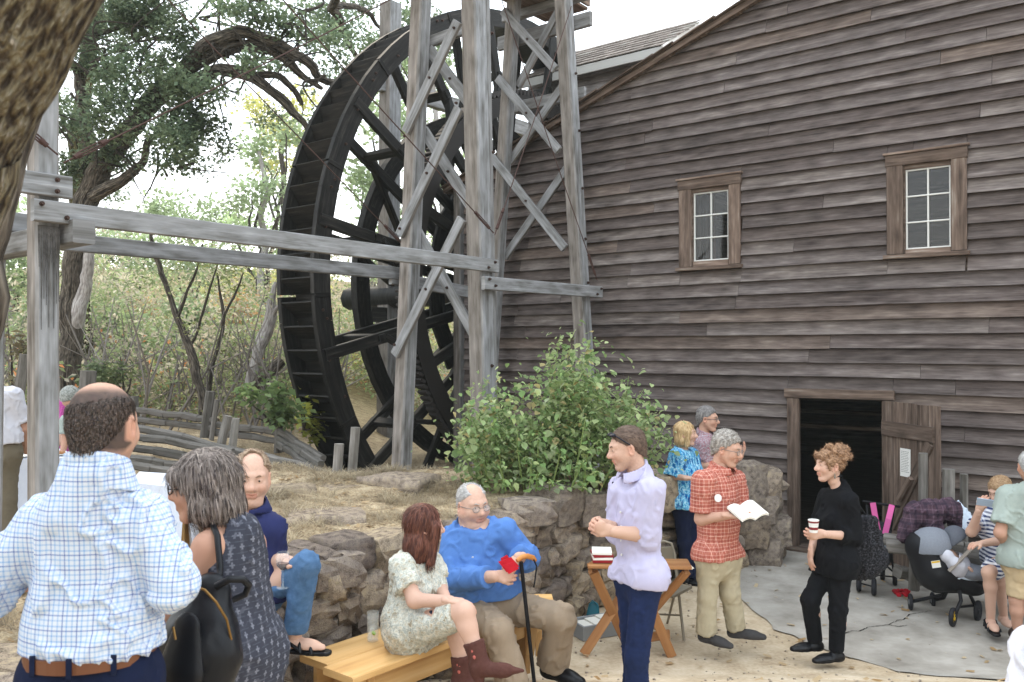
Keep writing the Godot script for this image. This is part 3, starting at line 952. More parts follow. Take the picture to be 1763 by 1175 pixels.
func wood(called: String, a: Vector3, b: Vector3, w: float, h: float, up: Vector3, m: Material, parent: Node3D, tone := 1.0, ch := 0.012, taper := 1.0) -> MeshInstance3D:
	var mb := MB.new()
	mb.tint = Color(1, 0.985, 0.965) * (tone * rr(0.9, 1.08))
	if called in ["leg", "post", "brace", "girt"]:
		# light put into the colour: bluish where faces see sky, warm and dim elsewhere
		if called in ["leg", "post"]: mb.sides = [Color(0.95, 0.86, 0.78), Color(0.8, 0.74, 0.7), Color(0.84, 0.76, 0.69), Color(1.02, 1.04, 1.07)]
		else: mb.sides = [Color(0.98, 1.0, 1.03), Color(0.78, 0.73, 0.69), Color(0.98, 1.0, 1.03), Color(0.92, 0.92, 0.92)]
	mb.timber(a, b, w, h, up, ch, Vector2(rr(0, 4), rr(0, 4)), taper)
	return part(called, mb.mesh(), m, parent)

func bolt(p: Vector3, dir: Vector3, parent: Node3D, r := 0.011) -> void:
	var mb := MB.new()
	mb.tube([p, p + dir * 0.012], [r * 1.6], 8)
	mb.tube([p, p + dir * 0.028], [r], 6)
	part("bolt", mb.mesh(), mat.iron, parent)

func build_tower() -> void:
	var G: Material = mat.gray_wood
	var root := thing("flume_trestle", "tall grey timber trestle with crossed braces before the water wheel", "trestle", W0, MILL_TURN)
	var X := Vector3(1, 0, 0)
	var E1 := -2.49
	var E2 := -0.35
	# the four battered legs: near right, near left, far left, far right; and the pair further left
	var leg := func(s0: float, y0: float, s1: float, y1: float, e: float, ya: float, yb: float, w: float, lbl: String) -> void:
		var k := (s1 - s0) / (y1 - y0)
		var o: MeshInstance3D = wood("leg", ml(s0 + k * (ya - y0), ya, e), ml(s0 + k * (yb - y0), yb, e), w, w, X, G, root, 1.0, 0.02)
		if lbl: o.set_meta("label", lbl)
	leg.call(-2.72, 1.79, -2.869, 6.54, E1, 0.2, 7.5, 0.225, "thick near leg that carries the ends of two beams")
	leg.call(-4.084, 0.711, -3.733, 6.76, E1, -0.3, 7.5, 0.2, "")
	leg.call(-4.36, 2.4, -3.94, 7.49, E2, 0.1, 7.6, 0.17, "")
	leg.call(-2.728, 2.4, -3.064, 7.27, E2, 0.1, 7.6, 0.2, "")
	leg.call(-2.59, 1.5, -2.63, 4.25, -7.47, -0.2, 7.3, 0.165, "leg at the left edge with a dark rain stain below its beam")
	leg.call(-4.02, 1.5, -3.96, 4.25, -7.3, 0.0, 7.3, 0.18, "")
	# the rain stain below the beam on the left leg: streaks of unequal length
	var stn := MB.new()
	for k in 9:
		var zz := 7.47 - 0.068 + k * 0.017
		var low := 3.27 - lerpf(0.25, 0.75, absf(sin(k * 1.9 + 0.6)))
		stn.tint = Color(0.34, 0.32, 0.30) * rr(0.8, 1.2)
		var xx := -2.605 + 0.0845
		stn.quad(Vector3(xx, 3.27, zz - 0.0085), Vector3(xx, 3.27, zz + 0.0085), Vector3(xx + 0.006, low, zz + 0.002), Vector3(xx + 0.006, low, zz - 0.002), Vector2(0, 0), Vector2(0.02, 0.5), Vector3(1, 0, 0))
	part("rain_stain", stn.mesh(), G, root)
	# planks nailed flat on the outer side of the near leg
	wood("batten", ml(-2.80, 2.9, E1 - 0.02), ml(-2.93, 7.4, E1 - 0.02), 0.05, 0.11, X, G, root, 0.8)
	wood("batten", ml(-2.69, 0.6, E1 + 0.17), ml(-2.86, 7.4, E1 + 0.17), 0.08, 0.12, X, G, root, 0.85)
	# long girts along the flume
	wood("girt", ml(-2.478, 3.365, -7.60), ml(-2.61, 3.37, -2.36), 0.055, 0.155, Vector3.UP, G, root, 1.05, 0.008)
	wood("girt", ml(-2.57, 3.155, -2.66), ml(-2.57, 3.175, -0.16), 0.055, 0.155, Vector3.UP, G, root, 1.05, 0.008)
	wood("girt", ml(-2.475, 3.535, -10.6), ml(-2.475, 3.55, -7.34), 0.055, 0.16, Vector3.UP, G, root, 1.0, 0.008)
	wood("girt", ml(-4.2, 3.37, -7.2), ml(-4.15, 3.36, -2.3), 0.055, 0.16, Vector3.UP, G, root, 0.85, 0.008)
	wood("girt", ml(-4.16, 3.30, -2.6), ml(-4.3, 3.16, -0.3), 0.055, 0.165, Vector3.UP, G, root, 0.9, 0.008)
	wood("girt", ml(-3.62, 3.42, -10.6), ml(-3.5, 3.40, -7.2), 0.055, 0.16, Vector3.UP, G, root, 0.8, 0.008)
	for q in [[-7.55, 3.41], [-7.38, 3.33], [-2.44, 3.41], [-2.56, 3.34]]: bolt(ml(-2.45 if q[0] < -5 else -2.58, q[1], q[0]), X, root)
	for q in [[-2.6, 3.2], [-2.49, 3.13], [-0.22, 3.22], [-0.32, 3.14]]: bolt(ml(-2.53, q[1], q[0]), X, root)
	for q in [[-7.46, 3.585], [-7.46, 3.505]]: bolt(ml(-2.42, q[1], q[0]), X, root)
	# short cross girts of each bent
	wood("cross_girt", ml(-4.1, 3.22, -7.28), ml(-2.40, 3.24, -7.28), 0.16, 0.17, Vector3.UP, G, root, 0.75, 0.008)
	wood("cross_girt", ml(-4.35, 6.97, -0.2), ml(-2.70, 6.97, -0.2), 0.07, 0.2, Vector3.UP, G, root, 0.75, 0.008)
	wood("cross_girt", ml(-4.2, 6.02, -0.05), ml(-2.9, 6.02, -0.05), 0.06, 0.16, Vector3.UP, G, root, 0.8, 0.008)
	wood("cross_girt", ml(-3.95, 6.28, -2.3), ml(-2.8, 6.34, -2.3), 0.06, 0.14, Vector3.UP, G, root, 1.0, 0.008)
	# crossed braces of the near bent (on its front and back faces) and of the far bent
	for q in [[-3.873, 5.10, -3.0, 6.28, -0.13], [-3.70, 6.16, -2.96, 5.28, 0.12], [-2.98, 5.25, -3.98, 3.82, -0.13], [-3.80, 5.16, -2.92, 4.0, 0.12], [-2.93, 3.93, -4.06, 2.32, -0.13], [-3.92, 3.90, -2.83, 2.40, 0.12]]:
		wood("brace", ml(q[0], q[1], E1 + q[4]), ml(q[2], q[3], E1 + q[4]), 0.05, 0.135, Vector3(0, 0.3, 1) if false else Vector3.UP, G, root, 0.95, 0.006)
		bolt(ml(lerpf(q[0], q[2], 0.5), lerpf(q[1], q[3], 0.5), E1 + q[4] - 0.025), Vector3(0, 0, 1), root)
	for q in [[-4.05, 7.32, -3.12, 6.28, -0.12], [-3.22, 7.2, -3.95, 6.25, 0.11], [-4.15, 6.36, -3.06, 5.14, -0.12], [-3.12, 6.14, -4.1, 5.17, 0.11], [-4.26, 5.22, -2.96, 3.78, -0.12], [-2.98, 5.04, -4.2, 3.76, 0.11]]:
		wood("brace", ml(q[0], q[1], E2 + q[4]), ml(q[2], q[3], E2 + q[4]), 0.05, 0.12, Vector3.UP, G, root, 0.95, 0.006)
		bolt(ml(lerpf(q[0], q[2], 0.5), lerpf(q[1], q[3], 0.5), E2 + q[4] - 0.025), Vector3(0, 0, 1), root)
	for q in [[-3.86, 5.04], [-3.03, 6.2], [-3.94, 3.9], [-2.99, 5.3], [-4.03, 2.45], [-3.05, 3.5]]: bolt(ml(q[0], q[1], E1 - 0.16), Vector3(0, 0, 1), root)
	# bolts up the legs
	for q in [[-2.6, 6.1], [-2.58, 4.7], [-2.6, 2.2]]: bolt(ml(q[0] - 0.02, q[1], E1 + 0.04), X, root, 0.013)
	for q in [3.3, 3.9, 4.6, 5.4, 6.2]: bolt(ml(-2.6 - (q - 2.4) * 0.069, q, E2), X, root, 0.013)
	# the flume trough that the trestle carries
	var fl := thing("flume", "brown plank flume trough carried on top of the grey trestle", "flume", W0, MILL_TURN)
	for k in 4:
		wood("plank", ml(-3.98 + k * 0.2, 7.5, -10.5), ml(-3.98 + k * 0.2, 7.5, 0.6), 0.195, 0.04, Vector3.UP, mat.red_wood, fl, 0.9, 0.003)
	for sd in 2:
		for k in 2:
			wood("side_plank", ml(-4.1 + sd * 0.84, 7.62 + k * 0.2, -10.5), ml(-4.1 + sd * 0.84, 7.62 + k * 0.2, 0.6), 0.04, 0.195, Vector3.UP, mat.red_wood, fl, 1.0, 0.003)
	for k in 6:
		wood("bearer", ml(-4.4, 7.42, -10.0 + k * 2.0), ml(-2.7, 7.42, -10.0 + k * 2.0), 0.14, 0.12, Vector3.UP, mat.gray_wood, fl, 0.9)
	# tall post behind the wheel with its cap beam
	var bp := thing("bearing_post", "square timber post behind the wheel that carries the axle end", "post", W0, MILL_TURN)
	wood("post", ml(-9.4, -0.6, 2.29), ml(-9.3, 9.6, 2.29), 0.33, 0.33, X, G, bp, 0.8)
	wood("cap_beam", ml(-9.35, 7.9, 2.0), ml(-9.35, 7.9, 7.5), 0.16, 0.36, Vector3.UP, G, bp, 0.9)
	wood("bearing_block", ml(-9.4, 3.1, 1.7), ml(-9.4, 3.1, 2.9), 0.36, 0.3, Vector3.UP, mat.dark_wood, bp, 0.9)
	var cp := thing("corner_post", "narrow brown post beside the mill corner, dark below", "post", W0, MILL_TURN)
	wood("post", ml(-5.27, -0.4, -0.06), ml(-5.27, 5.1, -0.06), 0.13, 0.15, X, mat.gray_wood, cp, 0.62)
	var rp := thing("wheel_pit_post", "dark weathered post low behind the wheel spokes", "post", mill(-7.4, -1.2, 2.9), MILL_TURN)
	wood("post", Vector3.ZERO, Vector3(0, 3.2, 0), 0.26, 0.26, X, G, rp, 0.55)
	# tie rods
	var rods := [
		[ml(-2.50, 3.73, -7.38), ml(-2.66, 7.05, -2.55), "thin rusty tie rod rising from the left leg to the top of the trestle"],
		[ml(-2.50, 6.75, -7.5), ml(-2.53, 3.74, -2.52), "thin rusty tie rod falling from the left leg to the end of the long beam"],
		[ml(-2.53, 3.72, -2.50), ml(-2.86, 7.1, -0.45), "thin reddish tie rod rising from the long beam to the right leg"],
		[ml(-2.72, 7.1, -2.45), ml(-2.50, 3.32, -0.36), "thin dark tie rod falling across the right leg to the short beam"],
		[ml(-3.55, 6.5, -7.3), ml(-4.0, 3.72, -2.55), "thin tie rod crossing in front of the wheel to the left tower leg"],
		[ml(-2.50, 3.78, -7.42), ml(-2.40, 6.9, -12.0), "short rusty rod and turnbuckle running off to the left edge"]]
	for q in rods:
		var rd := thing("tie_rod", q[2], "tie rod", W0, MILL_TURN, "")
		var a: Vector3 = q[0]; var b: Vector3 = q[1]
		var mid := a.lerp(b, 0.5) + Vector3.DOWN * 0.03
		var mb := MB.new()
		mb.tube([a, mid, b], [0.0065], 6)
		part("rod", mb.mesh(), mat.rust, rd)
		var low := a if a.y < b.y else b
		var oth := b if a.y < b.y else a
		var dr := (oth - low).normalized()
		for sd in 2:
			var tb := MB.new()
			var off := dr.cross(Vector3.RIGHT).normalized() * (0.018 if sd else -0.018)
			tb.tube([low + dr * 0.12 + off, low + dr * 0.36 + off], [0.006], 6)
			part("turnbuckle_bar", tb.mesh(), mat.rust, rd)
		for e in [0.09, 0.33]:
			var nt := MB.new()
			nt.tube([low + dr * e, low + dr * (e + 0.06)], [0.019], 6)
			part("turnbuckle_nut", nt.mesh(), mat.rust, rd)

func build_wheel() -> void:
	var root := thing("water_wheel", "huge dark timber overshot water wheel with buckets round its rim", "water wheel", Vector3(0.292, 3.48, -15.739), MILL_TURN)
	var D: Material = mat.dark_wood
	# wheel frame: x along the axle (towards the mill is plus), the wheel turns in y and z
	var pt := func(r: float, deg: float, x: float) -> Vector3:
		var g := deg_to_rad(deg)
		return Vector3(x, r * sin(g), -r * cos(g))
	var R := 4.91; var RI := 4.62
	# two rims of felloes, each segment a part
	for side in 2:
		var xc := 0.0 if side == 0 else -0.75
		for k in 16:
			var mb := MB.new()
			mb.tint = Color(1.0, 1.02, 1.06) * (rr(0.85, 1.15) * lerpf(0.7, 2.6, smoothstep(-0.2, 0.8, sin(deg_to_rad(k * 22.5 + 15.0)))))     # black wet wood below; sky light on the upper rim put into the tint
			var uv := Vector2(rr(0, 3), rr(0, 3))
			var g0 := k * 22.5 + 4.0
			for j in 5:
				var ga := g0 + j * 4.45 + 0.06; var gb := g0 + (j + 1) * 4.45 + (0.0 if j < 4 else -0.06)
				var u0 := uv + Vector2(j * 0.37, 0); var u1 := uv + Vector2(j * 0.37 + 0.37, 0.29)
				for fx in 2:
					var x := xc + (0.04 if fx == 0 else -0.04)
					mb.quad(pt.call(RI, ga, x), pt.call(RI, gb, x), pt.call(R, gb, x), pt.call(R, ga, x), u0, u1, Vector3(1 if fx == 0 else -1, 0, 0))
				var mid: Vector3 = pt.call(1.0, (ga + gb) / 2, 0)
				mb.quad(pt.call(R, ga, xc - 0.04), pt.call(R, gb, xc - 0.04), pt.call(R, gb, xc + 0.04), pt.call(R, ga, xc + 0.04), u0, u0 + Vector2(0.37, 0.08), mid)
				mb.quad(pt.call(RI, ga, xc - 0.04), pt.call(RI, gb, xc - 0.04), pt.call(RI, gb, xc + 0.04), pt.call(RI, ga, xc + 0.04), u0, u0 + Vector2(0.37, 0.08), -mid)
			part("felloe", mb.mesh(), D, root)
			if side == 0:
				for j in 4: bolt(pt.call(rr(4.68, 4.84), g0 + 4 + j * 7, 0.04), Vector3(1, 0, 0), root, 0.014)
	# joint plates on the near rim
	for k in 16:
		var a: Vector3 = pt.call(RI + 0.01, k * 22.5 + 4.0, 0.045); var b: Vector3 = pt.call(R - 0.01, k * 22.5 + 4.0, 0.045)
		wood("joint_cleat", a, b, 0.02, 0.07, Vector3(1, 0, 0).cross(b - a).normalized(), D, root, 0.7, 0.004)
	# buckets: a slanted float board and a sole board for each
	for k in 90:
		var g := k * 4.0 + 1.0
		var a: Vector3 = pt.call(R - 0.012, g, 0.0); var b: Vector3 = pt.call(RI + 0.02, g + 2.6, 0.0)
		var mid := (a + b) / 2
		wood("float_board", mid + Vector3(-0.04, 0, 0), mid + Vector3(-0.71, 0, 0), 0.028, a.distance_to(b), (a - b).normalized(), mat.bucket_wood, root, rr(0.8, 1.3) * lerpf(1.0, 2.2, smoothstep(-0.3, 0.8, sin(deg_to_rad(g)))), 0.003)  # upper floats paler: sky light put into their tone
		var c: Vector3 = pt.call(RI + 0.012, g + 2.2, 0.0); var d: Vector3 = pt.call(RI + 0.012, g + 6.3, 0.0)
		mid = (c + d) / 2
		wood("sole_board", mid + Vector3(-0.04, 0, 0), mid + Vector3(-0.71, 0, 0), 0.025, c.distance_to(d), (c - d).normalized(), mat.bucket_wood, root, rr(0.6, 1.0), 0.002)
	# arms in pairs, near and far, with ties between them
	for k in 16:
		var g := 149.0 + k * 22.5
		for side in 2:
			var x := 0.02 if side == 0 else -0.77
			var o: float = 0.12 if side == 0 else -0.12
			var a: Vector3 = pt.call(R - 0.06, g, x); var b: Vector3 = pt.call(0.22, g + 14, x)
			wood("arm", a, b, 0.09, 0.17, Vector3(1, 0, 0).cross(b - a).normalized(), D, root, rr(0.7, 1.0))
		var t0: Vector3 = pt.call(3.78, g, 0.1); var t1: Vector3 = pt.call(3.78, g, -0.85)
		wood("arm_tie", t0, t1, 0.1, 0.14, pt.call(1.0, g, 0), D, root, rr(0.7, 1.0))
		# diagonal struts from the tie to the gear rim
		var q0: Vector3 = pt.call(3.75, g, -0.7); var q1: Vector3 = pt.call(2.3, g + 8.0, -1.15)
		wood("strut", q0, q1, 0.09, 0.12, Vector3(1, 0, 0), D, root, 0.8)
		wood("strut", pt.call(3.7, g, 0.05), pt.call(3.15, g + 10.0, 0.2), 0.08, 0.12, Vector3(1, 0, 0), D, root, 0.8)
		# the plank web between the gear ring and the arms behind it
		wood("web_board", pt.call(2.15, g + 3.0, -0.3), pt.call(2.15, g + 25.0, -0.3), 0.07, 0.34, pt.call(1.0, g + 14.0, 0.0), D, root, rr(0.6, 0.9))
		wood("web_board", pt.call(1.35, g + 3.0, 0.12), pt.call(1.35, g + 25.0, 0.12), 0.07, 0.3, pt.call(1.0, g + 14.0, 0.0), D, root, rr(0.6, 0.9))
	# inner ring on the far arms
	for k in 16:
		var mb := MB.new()
		mb.tint = gray(rr(0.7, 1.0))
		for j in 3:
			var ga := k * 22.5 + j * 7.5; var gb := ga + 7.5
			var mid: Vector3 = pt.call(1.0, ga + 3.7, 0)
			for fx in 2:
				var x := -1.0 + (0.07 if fx == 0 else -0.07)
				mb.quad(pt.call(3.0, ga, x), pt.call(3.0, gb, x), pt.call(3.28, gb, x), pt.call(3.28, ga, x), Vector2(j, 0), Vector2(j + 1, 0.3), Vector3(1 if fx == 0 else -1, 0, 0))
			mb.quad(pt.call(3.28, ga, -1.07), pt.call(3.28, gb, -1.07), pt.call(3.28, gb, -0.93), pt.call(3.28, ga, -0.93), Vector2(j, 0), Vector2(j + 1, 0.1), mid)
			mb.quad(pt.call(3.0, ga, -1.07), pt.call(3.0, gb, -1.07), pt.call(3.0, gb, -0.93), pt.call(3.0, ga, -0.93), Vector2(j, 0), Vector2(j + 1, 0.1), -mid)
		part("inner_ring_segment", mb.mesh(), D, root)
	# the toothed gear ring on the mill side
	var gr := MB.new()
	gr.tint = gray(0.6)
	for k in 72:
		var ga := k * 5.0; var gb := ga + 5.0
		var mid: Vector3 = pt.call(1.0, ga + 2.5, 0)
		for fx in 2:
			var x := 0.26 + (0.1 if fx == 0 else -0.1)
			gr.quad(pt.call(3.1, ga, x), pt.call(3.1, gb, x), pt.call(3.4, gb, x), pt.call(3.4, ga, x), Vector2(k, 0), Vector2(k + 1, 0.3), Vector3(1 if fx == 0 else -1, 0, 0))
		gr.quad(pt.call(3.4, ga, 0.16), pt.call(3.4, gb, 0.16), pt.call(3.4, gb, 0.36), pt.call(3.4, ga, 0.36), Vector2(k, 0), Vector2(k + 1, 0.2), mid)
		gr.quad(pt.call(3.1, ga, 0.16), pt.call(3.1, gb, 0.16), pt.call(3.1, gb, 0.36), pt.call(3.1, ga, 0.36), Vector2(k, 0), Vector2(k + 1, 0.2), -mid)
	part("gear_ring", gr.mesh(), mat.gear_iron, root)
	var tooth := MB.new()
	tooth.timber(Vector3(-0.09, 0, 0), Vector3(0.09, 0, 0), 0.05, 0.11, Vector3.UP, 0.012)
	var tm := tooth.mesh()
	for k in 200:
		var g := deg_to_rad(k * 1.8)
		var bs := Basis(Vector3(1, 0, 0), -(g - PI / 2) + PI)
		part("gear_tooth", tm, mat.gear_iron, root, Transform3D(bs, pt.call(3.45, k * 1.8, 0.26)))
	for k in 16:
		var g := 160.0 + k * 22.5
		var a: Vector3 = pt.call(3.15, g, 0.24); var b: Vector3 = pt.call(0.2, g + 10, 0.24)
		wood("gear_arm", a, b, 0.09, 0.17, Vector3(1, 0, 0).cross(b - a).normalized(), D, root, 0.8)
	# the axle
	var ax := MB.new()
	ax.tint = gray(0.7)
	ax.tube([Vector3(0.5, 0, 0), Vector3(-4.9, 0, 0)], [0.24], 8)
	part("axle", ax.mesh(), D, root)
	var hub := MB.new()
	hub.tint = gray(0.7)
	hub.tube([Vector3(0.1, 0, 0), Vector3(-0.85, 0, 0)], [0.42], 16)
	part("hub", hub.mesh(), D, root)

# ---------------------------------------------------------------- trees, shrubs and the brushy slope
func sprig_mesh(leaves: int, spread: float, leaf: float, wide: float, sd: int) -> ArrayMesh:
	var r := RandomNumberGenerator.new()
	r.seed = sd
	var mb := MB.new()
	for k in leaves:
		var o := Vector3(r.randf_range(-1, 1), r.randf_range(-0.8, 0.8), r.randf_range(-1, 1)) * spread
		var d := Vector3(r.randf_range(-1, 1), r.randf_range(-0.7, 0.5), r.randf_range(-1, 1)).normalized()
		var s := d.cross(Vector3(r.randf_range(-0.5, 0.5), 1, r.randf_range(-0.5, 0.5))).normalized() * leaf * wide
		var u := s.cross(d).normalized() * leaf * 0.12
		var l := leaf * r.randf_range(0.7, 1.25)
		mb.tint = gray(r.randf_range(0.75, 1.25))
		var a := o; var b := o + d * l * 0.5 + s + u; var c := o + d * l; var e := o + d * l * 0.5 - s + u
		mb.quad(a, b, c, e)
	return mb.mesh()

func path_tube(called: String, pts: Array, radii: Array, m: Material, parent: Node3D, sides := 8, wob := 0.0) -> MeshInstance3D:
	# a smooth limb through the points, finely cut, a little uneven
	var cv := Curve3D.new()
	for k in pts.size():
		var tn := Vector3.ZERO
		if k > 0 and k < pts.size() - 1: tn = ((pts[k + 1] as Vector3) - (pts[k - 1] as Vector3)) / 6.0
		cv.add_point(pts[k], -tn, tn)
	var steps := pts.size() * 5
	var pp := []; var rad := []
	for k in steps + 1:
		var f := float(k) / steps * (pts.size() - 1)
		var i := mini(int(f), pts.size() - 2)
		var p := cv.sample(i, f - i)
		var r: float = lerpf(radii[i], radii[i + 1], f - i)
		pp.append(p + Vector3(noise.get_noise_3d(p.x * 60, p.y * 60, p.z * 60), 0, noise.get_noise_3d(p.z * 60, p.x * 60, p.y * 60)) * wob)
		rad.append(r * (1.0 + 0.25 * noise.get_noise_3d(p.x * 90, p.y * 90, p.z * 90)))
	var mb := MB.new()
	mb.tube(pp, rad, sides, true, maxf(1.0, roundf(radii[0] * 8.0)))
	return part(called, mb.mesh(), m, parent)

func crown(parent: Node3D, clumps: Array, per: float, mesh: Mesh, ca: Color, cb: Color, size: Array, called := "crown") -> void:
	var xf := []; var cols := []
	var inv := parent.transform.affine_inverse()
	for q in clumps:
		var o: Vector3 = q[0]; var r: Vector3 = q[1]
		var lift := rr(0.8, 1.2)
		for k in int(per * (r.x * r.y + r.y * r.z + r.x * r.z) / 3.0):
			var d := Vector3(rng.randfn(), rng.randfn(), rng.randfn()).normalized() * pow(rng.randf(), 0.45)
			var p := o + d * r
			if noise.get_noise_3d(p.x * 55 + 100, p.y * 55, p.z * 55) < -0.04 - 0.1 * d.y: continue
			xf.append(inv * Transform3D(Basis.from_euler(Vector3(rr(-0.6, 0.6), rr(0, TAU), rr(-0.6, 0.6))) * Basis.from_scale(Vector3.ONE * rr(size[0], size[1])), p))
			cols.append(ca.lerp(cb, clampf(rr(0, 1), 0, 1)) * (lift * rr(0.75, 1.2)))
	scatter(called, mesh, mat.leaf, xf, cols, parent)

func px_clumps(list: Array, depth: float, jitter: float) -> Array:
	# rounded masses of leaves: [pixel x, pixel y, half width in pixels, half height]
	var out := []
	for q in list:
		var dd := depth + rr(-jitter, jitter)
		var k := dd / FPX
		out.append([at(q[0], q[1], dd), Vector3(q[2] * k, (q[3] if q.size() > 3 else q[2]) * k, q[2] * k)])
	return out

func bend(list: Array, depth: float, slope := 0.0) -> Array:
	var out := []
	for k in list.size():
		out.append(at(list[k][0], list[k][1], depth + slope * k))
	return out

func local(pts: Array, root: Node3D) -> Array:
	var out := []
	for p in pts: out.append(root.transform.affine_inverse() * (p as Vector3))
	return out

func limb(called: String, pts: Array, radii: Array, m: Material, root: Node3D, sides := 8, wob := 0.05) -> void:
	path_tube(called, local(pts, root), radii, m, root, sides, wob)

func build_trees() -> void:
	var oak := sprig_mesh(9, 0.16, 0.085, 0.3, 3)
	var fine := sprig_mesh(8, 0.22, 0.085, 0.26, 4)
	# the big oak
	var g0 := Color(0.085, 0.125, 0.075); var g1 := Color(0.18, 0.22, 0.125)
	var t := thing("oak_tree", "big dark oak with a mossy leaning trunk and long limbs left of the wheel", "tree", at(113, 690, 15.0))
	limb("trunk", [at(108, 720, 15), at(115, 600, 15), at(122, 500, 15), at(131, 420, 14.9), at(158, 325, 14.8), at(207, 243, 14.6), at(270, 168, 14.4)], [0.25, 0.19, 0.17, 0.17, 0.19, 0.18, 0.16], mat.bark, t, 12, 0.12)
	limb("limb", [at(270, 168, 14.4), at(325, 112, 14.2), at(358, 76, 14), at(415, 58, 13.9), at(472, 72, 13.8), at(525, 105, 13.7), at(578, 145, 14.5), at(640, 150, 20)], [0.16, 0.145, 0.13, 0.115, 0.095, 0.08, 0.06, 0.03], mat.bark, t, 10, 0.16)
	limb("limb", [at(320, 118, 14.2), at(375, 86, 14.1), at(430, 80, 14.0), at(480, 92, 13.9), at(520, 128, 13.8), at(560, 150, 13.7)], [0.15, 0.14, 0.11, 0.08, 0.06, 0.03], mat.bark, t, 8, 0.12)
	limb("limb", [at(320, 150, 14.3), at(372, 118, 14.1), at(430, 130, 14), at(470, 160, 14), at(505, 188, 14), at(530, 225, 14)], [0.12, 0.1, 0.1, 0.08, 0.07, 0.04], mat.bark, t, 8, 0.14)
	limb("limb", [at(430, 130, 14), at(480, 132, 14), at(508, 165, 14.1), at(520, 180, 14.1)], [0.06, 0.06, 0.05, 0.03], mat.bark, t, 6, 0.1)
	limb("limb", [at(150, 340, 14.8), at(200, 320, 14.5), at(240, 280, 14.3), at(270, 235, 14.2), at(330, 225, 14.2)], [0.13, 0.1, 0.07, 0.05, 0.03], mat.bark, t, 8, 0.12)
	limb("limb", [at(158, 330, 14.9), at(148, 230, 15), at(140, 130, 15), at(160, 60, 15), at(170, -20, 15)], [0.16, 0.12, 0.1, 0.08, 0.05], mat.bark, t, 8, 0.14)
	limb("limb", [at(145, 170, 15), at(128, 115, 14.9), at(106, 112, 14.8), at(100, 130, 14.8)], [0.07, 0.07, 0.05, 0.03], mat.bark, t, 6, 0.08)
	limb("limb", [at(142, 90, 15), at(165, 62, 15), at(200, 50, 14.8), at(250, 20, 14.8)], [0.08, 0.06, 0.05, 0.03], mat.bark, t, 6, 0.1)
	limb("limb", [at(640, 150, 19), at(600, 70, 18), at(575, 20, 17), at(575, -30, 16)], [0.04, 0.06, 0.08, 0.1], mat.bark, t, 7, 0.14)
	limb("limb", [at(575, 10, 17), at(630, 20, 19), at(665, 60, 20)], [0.08, 0.06, 0.03], mat.bark, t, 6, 0.14)
	limb("limb", [at(128, 560, 15), at(144, 490, 14.9), at(152, 430, 14.8), at(156, 370, 14.8)], [0.12, 0.11, 0.09, 0.07], mat.pale_bark, t, 8, 0.1)
	crown(t, px_clumps([[215, 55, 62, 55], [165, 95, 48, 40], [140, 190, 34, 46], [240, 130, 72, 50], [210, 200, 66, 48], [275, 250, 66, 40], [190, 270, 50, 34], [330, 215, 52, 34], [300, 60, 58, 52], [345, 275, 42, 30], [255, 20, 60, 34], [120, 285, 26, 34], [375, 250, 26, 20], [150, 30, 46, 36], [310, 150, 40, 30], [108, 215, 18, 30]], 14.2, 0.9), 1250, oak, g0 * 1.2, g1 * 1.25, [0.7, 1.25])
	crown(t, px_clumps([[395, 20, 52, 28], [455, 30, 46, 24], [520, 60, 40, 22], [430, 105, 26, 14], [365, 150, 40, 22], [455, 175, 22, 18]], 13.4, 0.7), 800, oak, g0 * 1.5, g1 * 1.55, [0.7, 1.2], "crown")
	crown(t, px_clumps([[585, 50, 50, 34], [640, 85, 46, 40], [690, 60, 36, 44], [625, 20, 52, 26], [545, 20, 44, 24], [660, 130, 26, 24], [560, 120, 22, 16], [720, 30, 40, 30], [610, 150, 30, 30], [760, 60, 30, 40]], 20.5, 0.7), 420, oak, g0 * 1.6, g1 * 1.7, [0.9, 1.6], "crown")
	crown(t, px_clumps([[480, 112, 34, 18], [418, 162, 28, 18], [522, 150, 32, 22], [560, 70, 44, 26], [600, 110, 34, 30], [470, 205, 30, 16], [540, 215, 26, 20], [400, 95, 30, 16], [500, 30, 46, 26]], 15.2, 0.5), 430, oak, g0 * 1.5, g1 * 1.6, [0.8, 1.3], "crown")
	# twigs that carry them
	for k in 46:
		var a := at(rr(110, 380), rr(20, 310), 14.2)
		limb("twig", [a, a + Vector3(rr(-0.5, 0.5), rr(-0.2, 0.5), rr(-0.3, 0.3)), a + Vector3(rr(-1.0, 1.0), rr(-0.5, 0.9), rr(-0.5, 0.5))], [0.025, 0.018, 0.006], mat.bark, t, 5, 0.06)
	for k in 26:
		var a := at(rr(370, 560), rr(5, 140), 13.6)
		limb("twig", [a, a + Vector3(rr(-0.4, 0.4), rr(-0.3, 0.3), rr(-0.3, 0.3)), a + Vector3(rr(-0.8, 0.8), rr(-0.7, 0.5), rr(-0.5, 0.5))], [0.03, 0.018, 0.006], mat.bark, t, 5, 0.06)
	# a straight mossy tree behind it
	t = thing("mossy_tree", "straight pale mossy trunk standing just behind the big oak", "tree", at(140, 660, 19))
	limb("trunk", [at(138, 680, 19), at(136, 500, 19), at(138, 300, 19), at(142, 150, 19), at(165, 40, 19)], [0.26, 0.24, 0.22, 0.17, 0.1], mat.moss_bark, t, 9, 0.1)
	crown(t, px_clumps([[130, 60, 50], [190, 140, 40], [110, 180, 30], [200, 40, 50], [90, 330, 26], [180, 320, 40]], 19, 1), 420, oak, g0 * 1.5, g1 * 1.6, [0.8, 1.4])
	# saplings on the slope
	var lite0 := Color(0.16, 0.19, 0.07); var lite1 := Color(0.30, 0.32, 0.12)
	t = thing("young_maple", "thin dark leaning sapling that forks, with a few green and yellow leaves", "tree", at(350, 695, 13.5))
